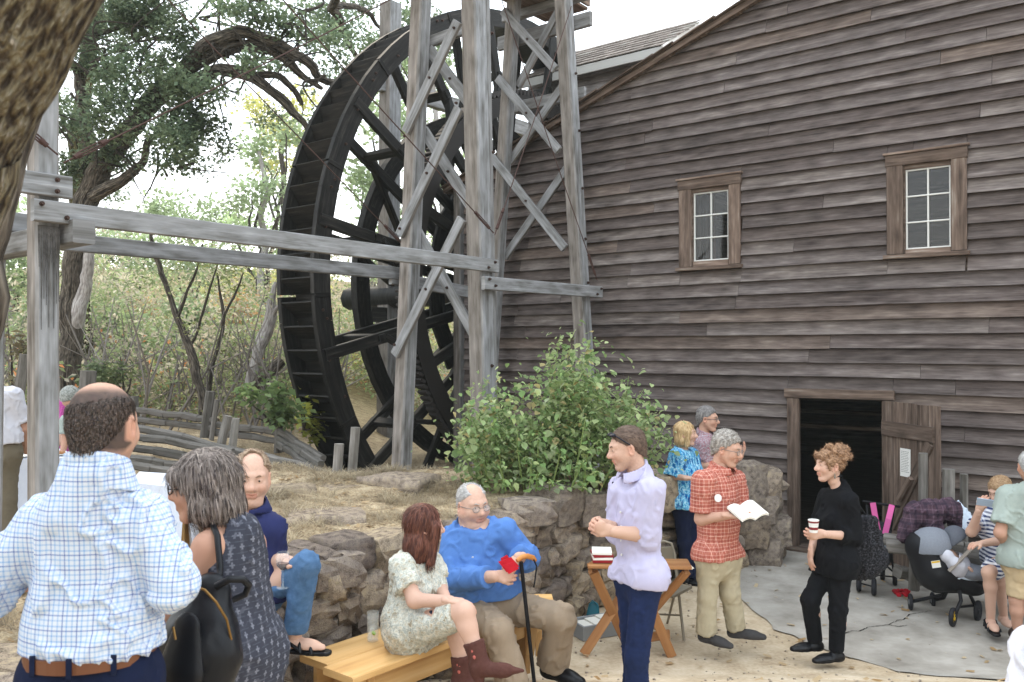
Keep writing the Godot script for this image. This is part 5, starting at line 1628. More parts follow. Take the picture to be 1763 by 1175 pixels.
func head_into(mb: MB, h: Dictionary) -> void:
	# built in the head's own frame (y up, z out of the face), height 0.235 from chin to crown, then placed
	var fat: float = h.get("fat", 0.0)
	var fem: float = 1.0 if h.get("female", false) else 0.0
	var b := Blob.new()
	var I := Basis.IDENTITY
	b.egg(Vector3(0, 0.038, -0.016), I, Vector3(0.075, 0.083, 0.094), 0.02)
	b.egg(Vector3(0, 0.0, 0.018), I, Vector3(0.064, 0.078, 0.072), 0.03)
	b.cone(Vector3(0, -0.045, 0.036), Vector3(0, -0.090, 0.056 - 0.006 * fem), 0.045 + fat * 0.01, 0.022 - 0.003 * fem, 0.03)
	for s in [-1.0, 1.0]:
		b.cone(Vector3(s * 0.052, -0.035, -0.002), Vector3(s * 0.022, -0.092, 0.048), 0.026 + fat * 0.012, 0.018, 0.03)
		b.ball(Vector3(s * 0.038, -0.020, 0.058), 0.024 + fat * 0.006, 0.03)
		b.cone(Vector3(s * 0.012, 0.034, 0.082), Vector3(s * 0.045, 0.034, 0.066), 0.010, 0.010, 0.02)
		b.ball(Vector3(s * 0.033, 0.012, 0.094), 0.015, 0.016, 1)
		b.ball(Vector3(s * 0.032, 0.011, 0.070), 0.0165, 0.006)
		b.egg(Vector3(s * 0.080, 0.0, -0.012), Basis(Vector3.UP, s * 0.45), Vector3(0.011, 0.034, 0.021), 0.008)
		b.egg(Vector3(s * 0.087, 0.004, -0.006), Basis(Vector3.UP, s * 0.45), Vector3(0.006, 0.02, 0.012), 0.006, 1)
		b.ball(Vector3(s * 0.013, -0.026, 0.092), 0.0095, 0.012)
	b.cone(Vector3(0, 0.026, 0.082), Vector3(0, -0.018, 0.107), 0.0085, 0.0125, 0.016)
	b.ball(Vector3(0, -0.021, 0.106), 0.0125, 0.01)
	b.cone(Vector3(-0.020, -0.053, 0.078), Vector3(0.020, -0.053, 0.078), 0.008, 0.008, 0.012)
	b.cone(Vector3(0, -0.050, 0.088), Vector3(0, -0.050, 0.088), 0.0085, 0.0085, 0.012)
	b.cone(Vector3(-0.015, -0.064, 0.080), Vector3(0.015, -0.064, 0.080), 0.0085, 0.0085, 0.01)
	b.cone(Vector3(-0.024, -0.0578, 0.092), Vector3(0.024, -0.0578, 0.092), 0.0028, 0.0028, 0.004, Vector3.ZERO, 1, 1, 1)
	b.ball(Vector3(0, -0.094, 0.066), 0.016, 0.02)
	b.cone(Vector3(0, -0.04, -0.035), Vector3(0, -0.112, -0.036), 0.05 + fat * 0.012 - fem * 0.006, 0.050 + fat * 0.012 - fem * 0.008, 0.03)
	if fat > 0.5: b.cone(Vector3(-0.025, -0.108, 0.03), Vector3(0.025, -0.108, 0.03), 0.03, 0.03, 0.03)
	var skin: Color = h.skin
	var stub: Color = h.get("stubble", skin)
	var bald: bool = h.has("scalp")
	var scalp: Color = h.get("scalp", skin)
	var paint := func(p: Vector3, n: Vector3) -> Color:
		var c := skin * (1.0 + 0.10 * fold.get_noise_3d(p.x * 70, p.y * 70, p.z * 70) + 0.06 * fold.get_noise_3d(p.x * 25 + 9, p.y * 25, p.z * 25))
		var red := Color(skin.r * 1.02, skin.g * 0.78, skin.b * 0.72)
		c = c.lerp(red, 0.35 * smoothstep(0.035, 0.01, Vector2(absf(p.x) - 0.042, p.y + 0.025).length()) * smoothstep(0.03, 0.05, p.z))
		c = c.lerp(red, 0.4 * smoothstep(0.022, 0.008, p.distance_to(Vector3(0, -0.02, 0.11))))
		c = c.lerp(red, 0.5 * smoothstep(0.068, 0.080, absf(p.x)) * smoothstep(0.04, 0.02, absf(p.y)))
		if p.z > 0.078 and absf(p.x) < 0.026 and p.y < -0.046 and p.y > -0.072:
			c = c.lerp(Color(skin.r * 0.80, skin.g * 0.50, skin.b * 0.48), 0.75)
		if p.y < -0.05 and p.z > 0.0: c = c.lerp(stub, 0.35 * smoothstep(-0.05, -0.07, p.y))
		if bald:
			# close-cropped hair round the sides and back, thin towards the bald crown
			var bare := Vector2(p.x * 0.9 - 0.012, (p.z - 0.005) * 0.7).length() - (p.y - 0.075) * 0.9
			var side := smoothstep(0.012, 0.060, bare)
			var line: float = -0.062 if p.z < -0.03 else lerpf(-0.062, -0.005, smoothstep(-0.03, 0.02, p.z))
			side *= smoothstep(line - 0.008, line + 0.012, p.y) * smoothstep(0.05, 0.03, p.z)
			side *= 0.93 + 0.10 * fold.get_noise_3d(p.x * 200, p.y * 80, p.z * 200)
			if absf(p.x) > 0.0765 and absf(p.y) < 0.036 and p.z > -0.034: side = 0.0
			c = c.lerp(scalp, clampf(side, 0, 1))
		return c
	b.into(mb, h.get("cell", 0.0055), paint, null, h.frame)

func head_frame(c: Vector3, face: Vector3, up: Vector3, size: float) -> Transform3D:
	var z := face.normalized()
	var x := up.cross(z).normalized()
	var y := z.cross(x)
	return Transform3D(Basis(x, y, z) * Basis.from_scale(Vector3.ONE * size / 0.235), c)

# a hand from the wrist: fingers towards f, palm facing n, thumb on the side t
func hand_into(mb: MB, w: Vector3, f: Vector3, n: Vector3, side: float, curl: float, skin: Color, sc := 1.0, cell := 0.0042) -> void:
	f = f.normalized()
	n = (n - f * n.dot(f)).normalized()
	var t := f.cross(n) * side
	var b := Blob.new()
	b.cone(w - f * 0.03, w + f * 0.02, 0.026 * sc, 0.024 * sc, 0.02, t, 1.0, 0.8)
	b.cone(w + f * 0.025, w + f * 0.078 * sc, 0.030 * sc, 0.036 * sc, 0.02, t, 1.0, 0.42)
	b.cone(w + f * 0.03 + t * 0.016, w + f * 0.055 * sc + t * 0.034 * sc, 0.017 * sc, 0.014 * sc, 0.014)
	for k in 4:
		var off := (1.5 - k) * 0.0205 * sc
		var len: float = [0.070, 0.080, 0.074, 0.058][k] * sc
		var o: Vector3 = w + f * (0.078 + [0.0, 0.006, 0.003, -0.008][k]) * sc + t * off
		var cu := curl * (0.85 + 0.12 * k)
		var d1 := (f * cos(cu * 0.7) + n * sin(cu * 0.7) + t * (1.5 - k) * 0.05).normalized()
		var d2 := (f * cos(cu * 1.7) + n * sin(cu * 1.7)).normalized()
		var d3 := (f * cos(cu * 2.4) + n * sin(cu * 2.4)).normalized()
		var p1: Vector3 = o + d1 * len * 0.46; var p2: Vector3 = p1 + d2 * len * 0.31; var p3: Vector3 = p2 + d3 * len * 0.23
		var r := 0.0092 * sc * (0.92 if k == 3 else 1.0)
		b.cone(o, p1, r * 1.08, r, 0.007); b.cone(p1, p2, r, r * 0.93, 0.005); b.cone(p2, p3, r * 0.93, r * 0.8, 0.005)
	var tb := w + f * 0.05 * sc + t * 0.034 * sc
	var td := (f * 0.75 + t * 0.55 + n * (0.25 + curl * 0.35)).normalized()
	var te := (f * 0.85 + t * (0.3 - curl * 0.3) + n * (0.3 + curl * 0.5)).normalized()
	b.cone(tb, tb + td * 0.034 * sc, 0.0125 * sc, 0.0108 * sc, 0.01)
	b.cone(tb + td * 0.034 * sc, tb + td * 0.034 * sc + te * 0.028 * sc, 0.0108 * sc, 0.0085 * sc, 0.006)
	var red := Color(skin.r * 0.98, skin.g * 0.86, skin.b * 0.82)
	b.into(mb, cell, func(p: Vector3, _n: Vector3) -> Color: return skin.lerp(red, smoothstep(0.07, 0.13, (p - w).dot(f))))

func foot_into(mb: MB, ankle: Vector3, dir: Vector3, len: float, r: float, sole_y: float, col: Color, cell: float, heel := 0.0) -> void:
	var b := Blob.new()
	dir.y = 0
	dir = dir.normalized()
	var side := dir.cross(Vector3.UP)
	var h := Vector3(ankle.x, sole_y, ankle.z)
	b.cone(h + Vector3.UP * r * (0.95 + heel) - dir * len * 0.10, h + Vector3.UP * r * 0.75 + dir * len * 0.45, r * 0.95, r * 0.8, 0.03, side, 1.05, 0.95)
	b.cone(h + Vector3.UP * r * 0.75 + dir * len * 0.35, h + Vector3.UP * r * 0.62 + dir * len * 0.66, r * 0.95, r * 0.68, 0.03, side, 1.12, 0.8)
	b.cone(ankle + Vector3.UP * 0.03, h + Vector3.UP * r * 0.8, r * 0.88, r * 0.85, 0.03)
	b.cut(h + Vector3.UP * 0.012, Vector3.DOWN)
	b.into(mb, cell, func(_p: Vector3, _n: Vector3) -> Color: return col)

func xyz(v: Variant, d: float) -> Vector3:
	if v is Vector3: return v
	return at(v[0], v[1], d + (v[2] if v.size() > 2 else 0.0))

# Builds one person. s holds: z (distance), joints as [pixel x, pixel y, nearer or farther], clothes and looks.
func person(label: String, s: Dictionary) -> Node3D:
	var z: float = s.z
	var J := {}
	for k in ["head", "neck", "sh0", "sh1", "el0", "el1", "wr0", "wr1", "hip0", "hip1", "kn0", "kn1", "an0", "an1"]:
		if s.has(k): J[k] = xyz(s[k], z)
	var hc: Vector3 = (J.hip0 + J.hip1) / 2.0
	var sc: Vector3 = (J.sh0 + J.sh1) / 2.0
	var base := Vector3(hc.x, s.ground, hc.z)
	var spine := (sc - hc).normalized()
	var wide: Vector3 = (J.sh0 - J.sh1).normalized()      # towards the person's left
	var front := wide.cross(spine).normalized()
	var root := thing("person", label, "person", base, atan2(front.x, front.z))
	var inv := root.transform.affine_inverse()
	for k in J: J[k] = inv * (J[k] as Vector3)
	hc = inv * hc; sc = inv * sc
	spine = (sc - hc).normalized()
	wide = (J.sh0 - J.sh1).normalized()
	front = wide.cross(spine).normalized()
	var wh: Vector3 = (J.hip0 - J.hip1).normalized()
	var face: Vector3 = (inv.basis * (s.face as Vector3)).normalized()
	var up: Vector3 = (inv.basis * (s.get("up", Vector3.UP) as Vector3)).normalized()
	var hs: float = s.get("hs", 0.24)
	var hf := head_frame(J.head, face, up, hs)
	s.frame = hf
	s.root = root
	s.J = J
	s.inv = inv
	var skin: Color = s.skin
	var B: float = s.get("bulk", 1.0)
	var sw: float = J.sh0.distance_to(J.sh1)
	var tw := (sw * 0.5 + 0.05) * B
	var ln: float = hc.distance_to(sc)
	var belly: float = s.get("belly", 1.0)
	var cell: float = s.get("cell", 0.013)
	var depth: float = s.get("depth", 0.68)
	var leg_r: Array = s.get("leg", [0.082, 0.055, 0.040])
	var arm_r: Array = s.get("arm", [0.050, 0.042, 0.029])
	var neck_r: float = (0.052 + float(s.get("fat", 0.0)) * 0.013 - (0.007 if s.get("female", false) else 0.0)) * hs / 0.235
	# the shapes of the torso, grown by g
	var torso := func(b: Blob, g: float) -> void:
		var w := (sw * 0.5 + 0.05) * B
		var ins: float = 0.062 if g > 0.0 and s.top.sleeve <= 0.0 else 0.02
		b.cone(J.sh0 - wide * ins, J.sh1 + wide * ins, 0.058 + g - (0.012 if ins > 0.05 else 0.0), 0.058 + g - (0.012 if ins > 0.05 else 0.0), 0.05 if ins < 0.05 else 0.03)
		b.cone(sc + spine * 0.03 - front * 0.025, (J.head as Vector3) - up * hs * 0.50 - face * 0.040, neck_r + 0.012 + g, neck_r + (0.008 if g > 0.0 else -0.006), 0.05)
		b.cone(hc + spine * ln * 0.80 - front * 0.005, hc + spine * ln * 0.45, w * 0.80 + g, w * 0.76 * (0.85 + 0.15 * belly) + g, 0.06, wide, 1.0, depth)
		b.cone(hc + spine * ln * 0.45 + front * 0.03 * (belly - 0.8), hc + spine * ln * 0.10 + front * 0.03 * (belly - 0.8), w * 0.72 * belly + g, w * 0.76 * belly + g, 0.06, wide, 1.0, depth * (0.9 + 0.12 * belly))
		b.cone(J.hip0 + spine * 0.02, J.hip1 + spine * 0.02, 0.105 * B + g, 0.105 * B + g, 0.05, spine, 1.0, 1.0)
		if s.get("bust", 0.0) > 0.0:
			for q in [-1.0, 1.0]: b.ball(hc + spine * ln * 0.68 + wide * q * sw * 0.24 + front * w * depth * 0.55, 0.062 * float(s.bust) + g, 0.05)
	var arm := func(b: Blob, k: int, g: float, upto: float, k_ := 0.03, flat := false) -> void:
		var a: Vector3 = J["sh%d" % k]; var e: Vector3 = J["el%d" % k]; var w: Vector3 = J["wr%d" % k]
		b.cone(a, a.lerp(e, minf(upto, 1.0)), arm_r[0] + g, lerpf(arm_r[0], arm_r[1], minf(upto, 1.0)) + g, k_, Vector3.ZERO, 1.0, 1.0, 0, flat and upto <= 1.0)
		if upto > 1.0: b.cone(e, e.lerp(w, upto - 1.0), arm_r[1] + g, lerpf(arm_r[1], arm_r[2], upto - 1.0) + g * 0.8, k_, Vector3.ZERO, 1.0, 1.0, 0, flat)
	var leg := func(b: Blob, k: int, g: float, upto: float, flare := 0.0, flat := false) -> void:
		var a: Vector3 = J["hip%d" % k]; var e: Vector3 = J["kn%d" % k]; var w: Vector3 = J["an%d" % k]
		b.cone(a, a.lerp(e, minf(upto, 1.0)), leg_r[0] + g, lerpf(leg_r[0], leg_r[1], minf(upto, 1.0)) + g, 0.04, Vector3.ZERO, 1.0, 1.0, 0, flat and upto <= 1.0)
		if upto > 1.0:
			var m: Vector3 = e.lerp(w, 0.3) - front * 0.012
			if flare > 0.0: b.cone(e, e.lerp(w, upto - 1.0), leg_r[1] + g, lerpf(leg_r[1], leg_r[2] + flare, upto - 1.0) + g, 0.03, Vector3.ZERO, 1.0, 1.0, 0, flat)
			else:
				b.cone(e, m, leg_r[1] + g, leg_r[1] * 0.98 + g, 0.03)
				if upto > 1.3: b.cone(m, e.lerp(w, upto - 1.0), leg_r[1] * 0.98 + g, lerpf(leg_r[1], leg_r[2], upto - 1.0) + g, 0.03)
	# the body, one continuous skin
	var skinb := Blob.new()
	torso.call(skinb, -0.008)
	for k in 2:
		if J.has("el%d" % k): arm.call(skinb, k, 0.0, 2.0)
		if J.has("kn%d" % k): leg.call(skinb, k, -0.006, 2.0)
	var body := MB.new()
	skinb.into(body, cell, func(_p: Vector3, _n: Vector3) -> Color: return skin)
	head_into(body, s)
	for k in 2:
		var hd: Variant = s.get("hand%d" % k)
		if hd != null:
			var wv: Vector3 = J["wr%d" % k]
			var f: Vector3 = inv.basis * (hd[0] as Vector3) if hd[0] != Vector3.ZERO else (wv - J["el%d" % k])
			hand_into(body, wv, f, inv.basis * (hd[1] as Vector3), hd[2], hd[3], skin, s.get("hand", 1.0), s.get("hand_cell", 0.0045))
		if s.get("bare_feet", false) and J.has("an%d" % k):
			foot_into(body, J["an%d" % k], inv.basis * (s.get("toe%d" % k, Vector3(0, 0, 1)) as Vector3), 0.24, 0.036, J["an%d" % k].y - 0.07, skin, 0.009)
	part("body", body.mesh(), mat.skin, root)
	# clothes
	if s.has("top"):
		var tp: Dictionary = s.top
		var b := Blob.new()
		var g: float = tp.get("ease", 0.014)
		torso.call(b, g)
		for k in 2:
			if J.has("el%d" % k) and tp.sleeve > 0.0: arm.call(b, k, g + tp.get("loose", 0.006), tp.sleeve, 0.03, true)
		var hem: float = tp.get("hem", 0.0)
		b.cone(sc + spine * 0.05 - front * 0.035, (J.head as Vector3) - up * hs * 0.46 - face * 0.052, neck_r + g + 0.008, neck_r + 0.009, 0.04)
		for k in 2:      # the turned edge of each sleeve
			if not J.has("el%d" % k) or tp.sleeve <= 0.3: continue
			var a: Vector3 = J["sh%d" % k]; var e: Vector3 = J["el%d" % k]; var w: Vector3 = J["wr%d" % k]
			var up_arm: bool = tp.sleeve <= 1.0
			var en: Vector3 = a.lerp(e, tp.sleeve) if up_arm else e.lerp(w, tp.sleeve - 1.0)
			var dr := (e - a).normalized() if up_arm else (w - e).normalized()
			var r: float = lerpf(arm_r[0], arm_r[1], tp.sleeve) if up_arm else lerpf(arm_r[1], arm_r[2], tp.sleeve - 1.0)
			b.cone(en - dr * 0.028, en + dr * 0.002, r + g + tp.get("loose", 0.006) + 0.005, r + g + tp.get("loose", 0.006) + 0.006, 0.004, Vector3.ZERO, 1.0, 1.0, 0, true)
		if tp.get("skirt", 0.0) > 0.0 or hem > 0.06:
			b.cone(hc + spine * 0.1, hc - spine * (hem + 0.08), tw * 0.8 * belly + g, tw * tp.get("flare", 0.86) * belly + g, 0.05, wide, 1.0, depth * 1.06)
		if hem > -0.07:
			b.cone(J.hip0 + spine * 0.03, J.hip1 + spine * 0.03, 0.105 * B + g + 0.022, 0.105 * B + g + 0.022, 0.05)
		if hem > -0.07 and not s.has("seated"):
			for k in 2:
				if J.has("kn%d" % k): leg.call(b, k, g + 0.018, 0.34, 0.0)
		elif hem <= -0.07:
			b.cone(hc - spine * (hem - 0.02) - wide * 0.02, hc - spine * (hem - 0.02) + wide * 0.02, tw * 0.78 * belly + g + 0.012, tw * 0.78 * belly + g + 0.012, 0.05, wide, 1.0, depth * (0.9 + 0.12 * belly))
		b.cut(hc - spine * hem, -spine + front * tp.get("hem_tilt", 0.0), tp.get("hem_reach", 0.34))
		var nk: Vector3 = (J.head as Vector3) - up * hs * 0.5
		var has_collar: bool = tp.get("collar", false)
		b.cut(nk - up * tp.get("neck_drop", 0.012 if has_collar else 0.035) - front * 0.01, (up * 1.0 + front * tp.get("neck_tilt", 0.5 if has_collar else 0.35)), tp.get("neck_reach", 0.10 + 0.03 * float(s.get("fat", 0.0))))
		var mb := MB.new()
		b.into(mb, tp.get("cell", cell * 0.9), tp.get("paint", null), cloth_push(tp.get("fold", 0.006), tp.get("fold_scale", Vector3(4.5, 1.9, 4.5)), s.get("seed", 1.0)))
		part(tp.get("name", "shirt"), mb.mesh(), tp.mat, root)
		if tp.get("collar", false):
			var cb := Blob.new()
			var cr: float = neck_r + 0.006
			var ct: Vector3 = nk + up * tp.get("collar_up", 0.012) - face * 0.040
			var cl: Vector3 = nk - up * 0.050 - front * 0.020
			cb.cone(cl, ct, cr + 0.036, cr + 0.013, 0.01, wide, 1.0, 0.95)
			cb.cone(cl - (ct - cl), ct + (ct - cl), cr + 0.040, cr - 0.020, 0.003, wide, 1.0, 0.95, 1)
			cb.cut(ct, up + front * 0.35)
			cb.cut(cl, -up - front * 0.25)
			cb.cone(nk - up * 0.10 + front * 0.10, nk + up * 0.06 + front * 0.075, tp.get("notch", 0.045), tp.get("notch", 0.045) * 0.8, 0.004, Vector3.ZERO, 1, 1, 1)
			var cm := MB.new()
			cb.into(cm, 0.006, tp.get("paint", null))
			part("collar", cm.mesh(), tp.mat, root)
	if s.has("pants"):
		var pt: Dictionary = s.pants
		var b := Blob.new()
		var g: float = pt.get("ease", 0.012)
		b.cone(J.hip0 + spine * 0.03, J.hip1 + spine * 0.03, 0.105 * B + g, 0.105 * B + g, 0.05, spine, 1.0, 1.0)
		b.cone(hc + spine * ln * 0.28, hc, tw * 0.74 * belly + g * 0.6, tw * 0.78 * belly + g * 0.6, 0.06, wide, 1.0, depth * (0.9 + 0.12 * belly))
		for k in 2:
			if J.has("kn%d" % k): leg.call(b, k, g, pt.len, pt.get("flare", 0.012), true)
		b.cut(hc + spine * (ln * 0.22 + pt.get("rise", 0.0)), spine, 0.27)
		var mb := MB.new()
		b.into(mb, pt.get("cell", cell), pt.get("paint", null), cloth_push(pt.get("fold", 0.005), pt.get("fold_scale", Vector3(4, 2.2, 4)), s.get("seed", 1.0) + 20))
		part(pt.get("name", "trousers"), mb.mesh(), pt.mat, root)
	if s.has("shoes"):
		for k in 2:
			if not J.has("an%d" % k): continue
			var mb := MB.new()
			var an: Vector3 = J["an%d" % k]
			var sole: float = s.shoes.get("sole%d" % k, an.y - 0.075)
			foot_into(mb, an, inv.basis * (s.get("toe%d" % k, Vector3(0, 0, 1)) as Vector3), s.shoes.get("len", 0.29), s.shoes.get("r", 0.048), sole, Color.WHITE, 0.009)
			part("shoe", mb.mesh(), s.shoes.mat, root)
	# eyes, brows
	if s.get("eyes", true):
		for k in [-1.0, 1.0]:
			var mb := MB.new()
			mb.tint = Color(0.75, 0.72, 0.68)
			mb.ball(Vector3(k * 0.032, 0.0115, 0.0755), Vector3(0.0125, 0.0065, 0.0115), 6, 8)
			mb.tint = Color(0.05, 0.04, 0.035)
			mb.ball(Vector3(k * 0.032, 0.0115, 0.0845), Vector3(0.0052, 0.0052, 0.0035), 5, 8)
			part("eye", mb.mesh(), mat.eye, root, hf)
			var br := MB.new()
			br.tint = s.get("brow", Color(0.12, 0.09, 0.07))
			br.tube([Vector3(k * 0.012, 0.031, 0.0925), Vector3(k * 0.03, 0.037, 0.087), Vector3(k * 0.047, 0.031, 0.073)], [0.0035, 0.004, 0.002], 5)
			part("eyebrow", br.mesh(), mat.hair, root, hf)
	if s.has("glasses"):
		var mb := MB.new()
		mb.tint = s.glasses
		for k in [-1.0, 1.0]:
			var ring := []
			for j in 15:
				var g := TAU * j / 14
				ring.append(Vector3(k * 0.033 + cos(g) * 0.023, 0.008 + sin(g) * 0.017, 0.099 - absf(cos(g) * 0.5 + 0.5 * k * 0.2) * 0.004))
			mb.tube(ring, [0.0022], 5, false)
			mb.tube([Vector3(k * 0.056, 0.014, 0.096), Vector3(k * 0.076, 0.013, 0.05), Vector3(k * 0.083, 0.012, -0.005), Vector3(k * 0.082, -0.004, -0.02)], [0.0024], 5)
		mb.tube([Vector3(-0.010, 0.012, 0.101), Vector3(0, 0.015, 0.104), Vector3(0.010, 0.012, 0.101)], [0.002], 5)
		part("glasses", mb.mesh(), mat.black_gloss, root, hf)
		for k in [-1.0, 1.0]:
			var lm := MB.new()
			lm.ball(Vector3(k * 0.033, 0.008, 0.098), Vector3(0.022, 0.016, 0.002), 5, 10)
			part("lens", lm.mesh(), mat.glass, root, hf)
	return root

# hair in the head's own frame: adds and takes away soft shapes
func hair(s: Dictionary, build: Callable, col: Color, col2: Color, amp := 0.004, cell := 0.006, streak := Vector3(60, 12, 60), called := "hair", strands := 900, slen := 0.022, comb := Vector3(0, -0.5, -1.0), stray := 0.35) -> void:
	var b := Blob.new()
	build.call(b)
	var mb := MB.new()
	b.into(mb, cell, func(p: Vector3, n: Vector3) -> Color: return col.lerp(col2, clampf(0.5 + 0.9 * fold.get_noise_3d(p.x * streak.x, p.y * streak.y, p.z * streak.z), 0, 1)),
		func(p: Vector3, _n: Vector3) -> float: return amp * fold.get_noise_3d(p.x * streak.x * 0.8 + 7, p.y * streak.y, p.z * streak.z * 0.8))
	part(called, mb.mesh(), mat.hair, s.root, s.frame)
	if strands <= 0: return
	var st := MB.new()
	var r := RandomNumberGenerator.new()
	r.seed = int(s.get("seed", 1.0) * 10)
	for k in strands:
		var q := r.randi_range(0, mb.v.size() - 1)
		var p := mb.v[q]; var n := mb.n[q]
		var d := comb + Vector3(r.randf_range(-1, 1), r.randf_range(-1, 1), r.randf_range(-1, 1)) * stray
		d = (d - n * d.dot(n)).normalized()
		if d == Vector3.ZERO: continue
		var w := n.cross(d) * r.randf_range(0.0008, 0.0019)
		var ln := slen * r.randf_range(0.5, 1.3)
		var a := p + n * 0.0005
		var b2 := p + d * ln * 0.5 + n * (0.003 + stray * 0.004)
		var e := p + d * ln + n * (0.001 + stray * 0.006 - ln * 0.1)
		st.tint = col.lerp(col2, r.randf_range(-0.25, 1.25))
		st.quad(a - w, a + w, b2 + w, b2 - w, Vector2.ZERO, Vector2.ONE, n)
		st.quad(b2 - w, b2 + w, e + w * 0.2, e - w * 0.2, Vector2.ZERO, Vector2.ONE, n)
	part("strands", st.mesh(), mat.hair, s.root, s.frame).set_meta("kind", "stuff")

func short_hair(b: Blob, top := 0.010, fringe := 0.0, front := 0.048) -> void:
	# a cap cut away from the face, over the ears, down to the nape
	b.egg(Vector3(0, 0.042 + top * 0.4, -0.018), Basis.IDENTITY, Vector3(0.078 + top * 0.4, 0.083 + top, 0.096 + top * 0.6), 0.01)
	b.cone(Vector3(0, 0.0, -0.055), Vector3(0, -0.055, -0.058), 0.062, 0.048, 0.02)
	b.cut(Vector3(0, 0.066 - fringe, 0.05), Vector3(0, -0.75, 0.66), 0.0)
	b.egg(Vector3(0, -0.03, 0.075), Basis.IDENTITY, Vector3(0.12, 0.075, front + 0.022), 0.012, 1)
	for k in [-1.0, 1.0]: b.egg(Vector3(k * 0.084, -0.006, -0.004), Basis.IDENTITY, Vector3(0.03, 0.037, 0.027), 0.008, 1)
	b.cut(Vector3(0, -0.075, 0), Vector3(0, -1, 0.15))

# ---------------------------------------------------------------- cloth
func cloth(fn: Callable, n: int, tile: float, rough := 0.9) -> StandardMaterial3D:
	var im := Image.create(n, n, false, Image.FORMAT_RGB8)
	for y in n:
		for x in n: im.set_pixel(x, y, fn.call(x, y))
	var m := made([ImageTexture.create_from_image(im)], Vector3.ONE / tile, rough, 0.0, true)
	return m

func weave(a: String, b: String, tile := 0.35, sharp := false) -> StandardMaterial3D:
	var l1 := nimg(rng.randi_range(1, 9999), 0.02, 256, 256, 256, 256, 4)
	var l2 := nimg(rng.randi_range(1, 9999), 0.25, 256, 256, 256, 256, 2)
	var m := made(compose(256, 256, [[l1, 0.5], [l2, 0.4]], [0.0, 1.0] if not sharp else [0.42, 0.58], [hx(a), hx(b)]), Vector3.ONE / tile, 0.92, 0.0, true)
	return m

func make_cloth() -> void:
	mat.check = cloth(func(x, y):
		var c := Color(0.83, 0.85, 0.88)
		for v in [x, y]:
			if v >= 6 and v < 13: c = c * Color(0.78, 0.87, 0.97)
			if v >= 26 and v < 29: c = c * Color(0.48, 0.55, 0.78)
			if v >= 30 and v < 32: c = c * Color(0.68, 0.73, 0.86)
			if v >= 46 and v < 53: c = c * Color(0.82, 0.89, 0.97)
		return c, 64, 0.040)
	mat.plaid = cloth(func(x, y):
		var c := hx("ab6252")
		for v in [x, y]:
			if v >= 20 and v < 25: c = c.lerp(hx("e6c0b0"), 0.75)
			if v >= 0 and v < 9: c = c.lerp(hx("8a4038"), 0.5)
			if v >= 52 and v < 55: c = c.lerp(hx("f0d8cc"), 0.5)
		return c, 64, 0.055)
	mat.motif = cloth(func(x, y):
		var c := hx("3a3c46")
		var u: int = x % 32; var v: int = (y + (16 if (x / 32) % 2 else 0)) % 32
		var d := Vector2(u - 16, v - 16)
		if absf(d.x) < 3 and absf(d.y) < 9 or absf(d.y) < 3 and absf(d.x) < 7: c = hx("7d7f8a")
		elif (v < 3): c = hx("4c4e58")
		return c, 64, 0.075)
	mat.stripe = cloth(func(_x, y): return hx("e4e6ec") if (y % 32) < 17 else hx("39456b"), 64, 0.07)
	var l1 := nimg(71, 0.02, 256, 256, 256, 256, 3, FastNoiseLite.TYPE_SIMPLEX_SMOOTH, true)
	var l2 := nimg(72, 0.05, 256, 256, 256, 256, 3)
	mat.paisley = made(compose(256, 256, [[l1, 0.9], [l2, 0.6]], [0.0, 0.3, 0.42, 0.55, 0.7, 1.0], [hx("6e6a62"), hx("96886f"), hx("d8d6c8"), hx("8f958f"), hx("dcdcd2"), hx("b0a288")]), Vector3.ONE / 0.42, 0.9, 0.0, true)
	mat.blue_print = made(compose(256, 256, [[nimg(73, 0.02, 256, 96, 256, 256, 3), 1.4], [l2, 0.5]], [0.0, 0.3, 0.45, 0.55, 0.7, 1.0], [hx("123a78"), hx("1f6fb0"), hx("55b8d8"), hx("e6f0f4"), hx("3aa0cc"), hx("17508f")]), Vector3.ONE / 0.34, 0.9, 0.0, true)
	mat.aloha = made(compose(256, 256, [[l1, 0.8], [l2, 0.9]], [0.0, 0.35, 0.5, 0.65, 1.0], [hx("6c6872"), hx("8d8890"), hx("a8545c"), hx("9a959c"), hx("c4bcc0")]), Vector3.ONE / 0.25, 0.9, 0.0, true)
	mat.oxford = weave("4a70ae", "5e86c2", 0.3)
	mat.lilac = weave("aeaac4", "c0bcd4", 0.3)
	mat.polo = weave("22264a", "2e345e", 0.3)
	mat.linen = weave("8f9a94", "a4ada4", 0.2)
	mat.denim = weave("2f4a6c", "6484a6", 0.22)
	mat.dark_denim = weave("131c36", "25335a", 0.22)
	mat.navy = weave("10162a", "1a2340", 0.3)
	mat.khaki = weave("a39880", "bdb297", 0.3)
	mat.tan = weave("8d7c69", "a3917c", 0.3)
	mat.olive_tan = weave("5e5648", "746b5a", 0.3)
	mat.shorts = weave("b09a78", "c4ae8c", 0.3)
	mat.black_knit = weave("08090c", "15161b", 0.3)
	mat.white_cotton = weave("b9b9c2", "cfcfd6", 0.3)
	mat.pink = weave("b0408c", "d070b0", 0.08, true)
	mat.leather = plain(hx("17181c"), 0.38)
	mat.shoe_black = plain(hx("131316"), 0.35)
	mat.shoe_brown = plain(hx("3b2f2a"), 0.6)
	mat.shoe_gray = plain(hx("3e3c3c"), 0.8)
	mat.boot = weave("42261f", "61403a", 0.15)
	mat.belt = plain(hx("6e4630"), 0.45)

const FAIR := Color(0.53, 0.315, 0.228)
const PALE := Color(0.57, 0.36, 0.27)
const TANNED := Color(0.47, 0.265, 0.185)

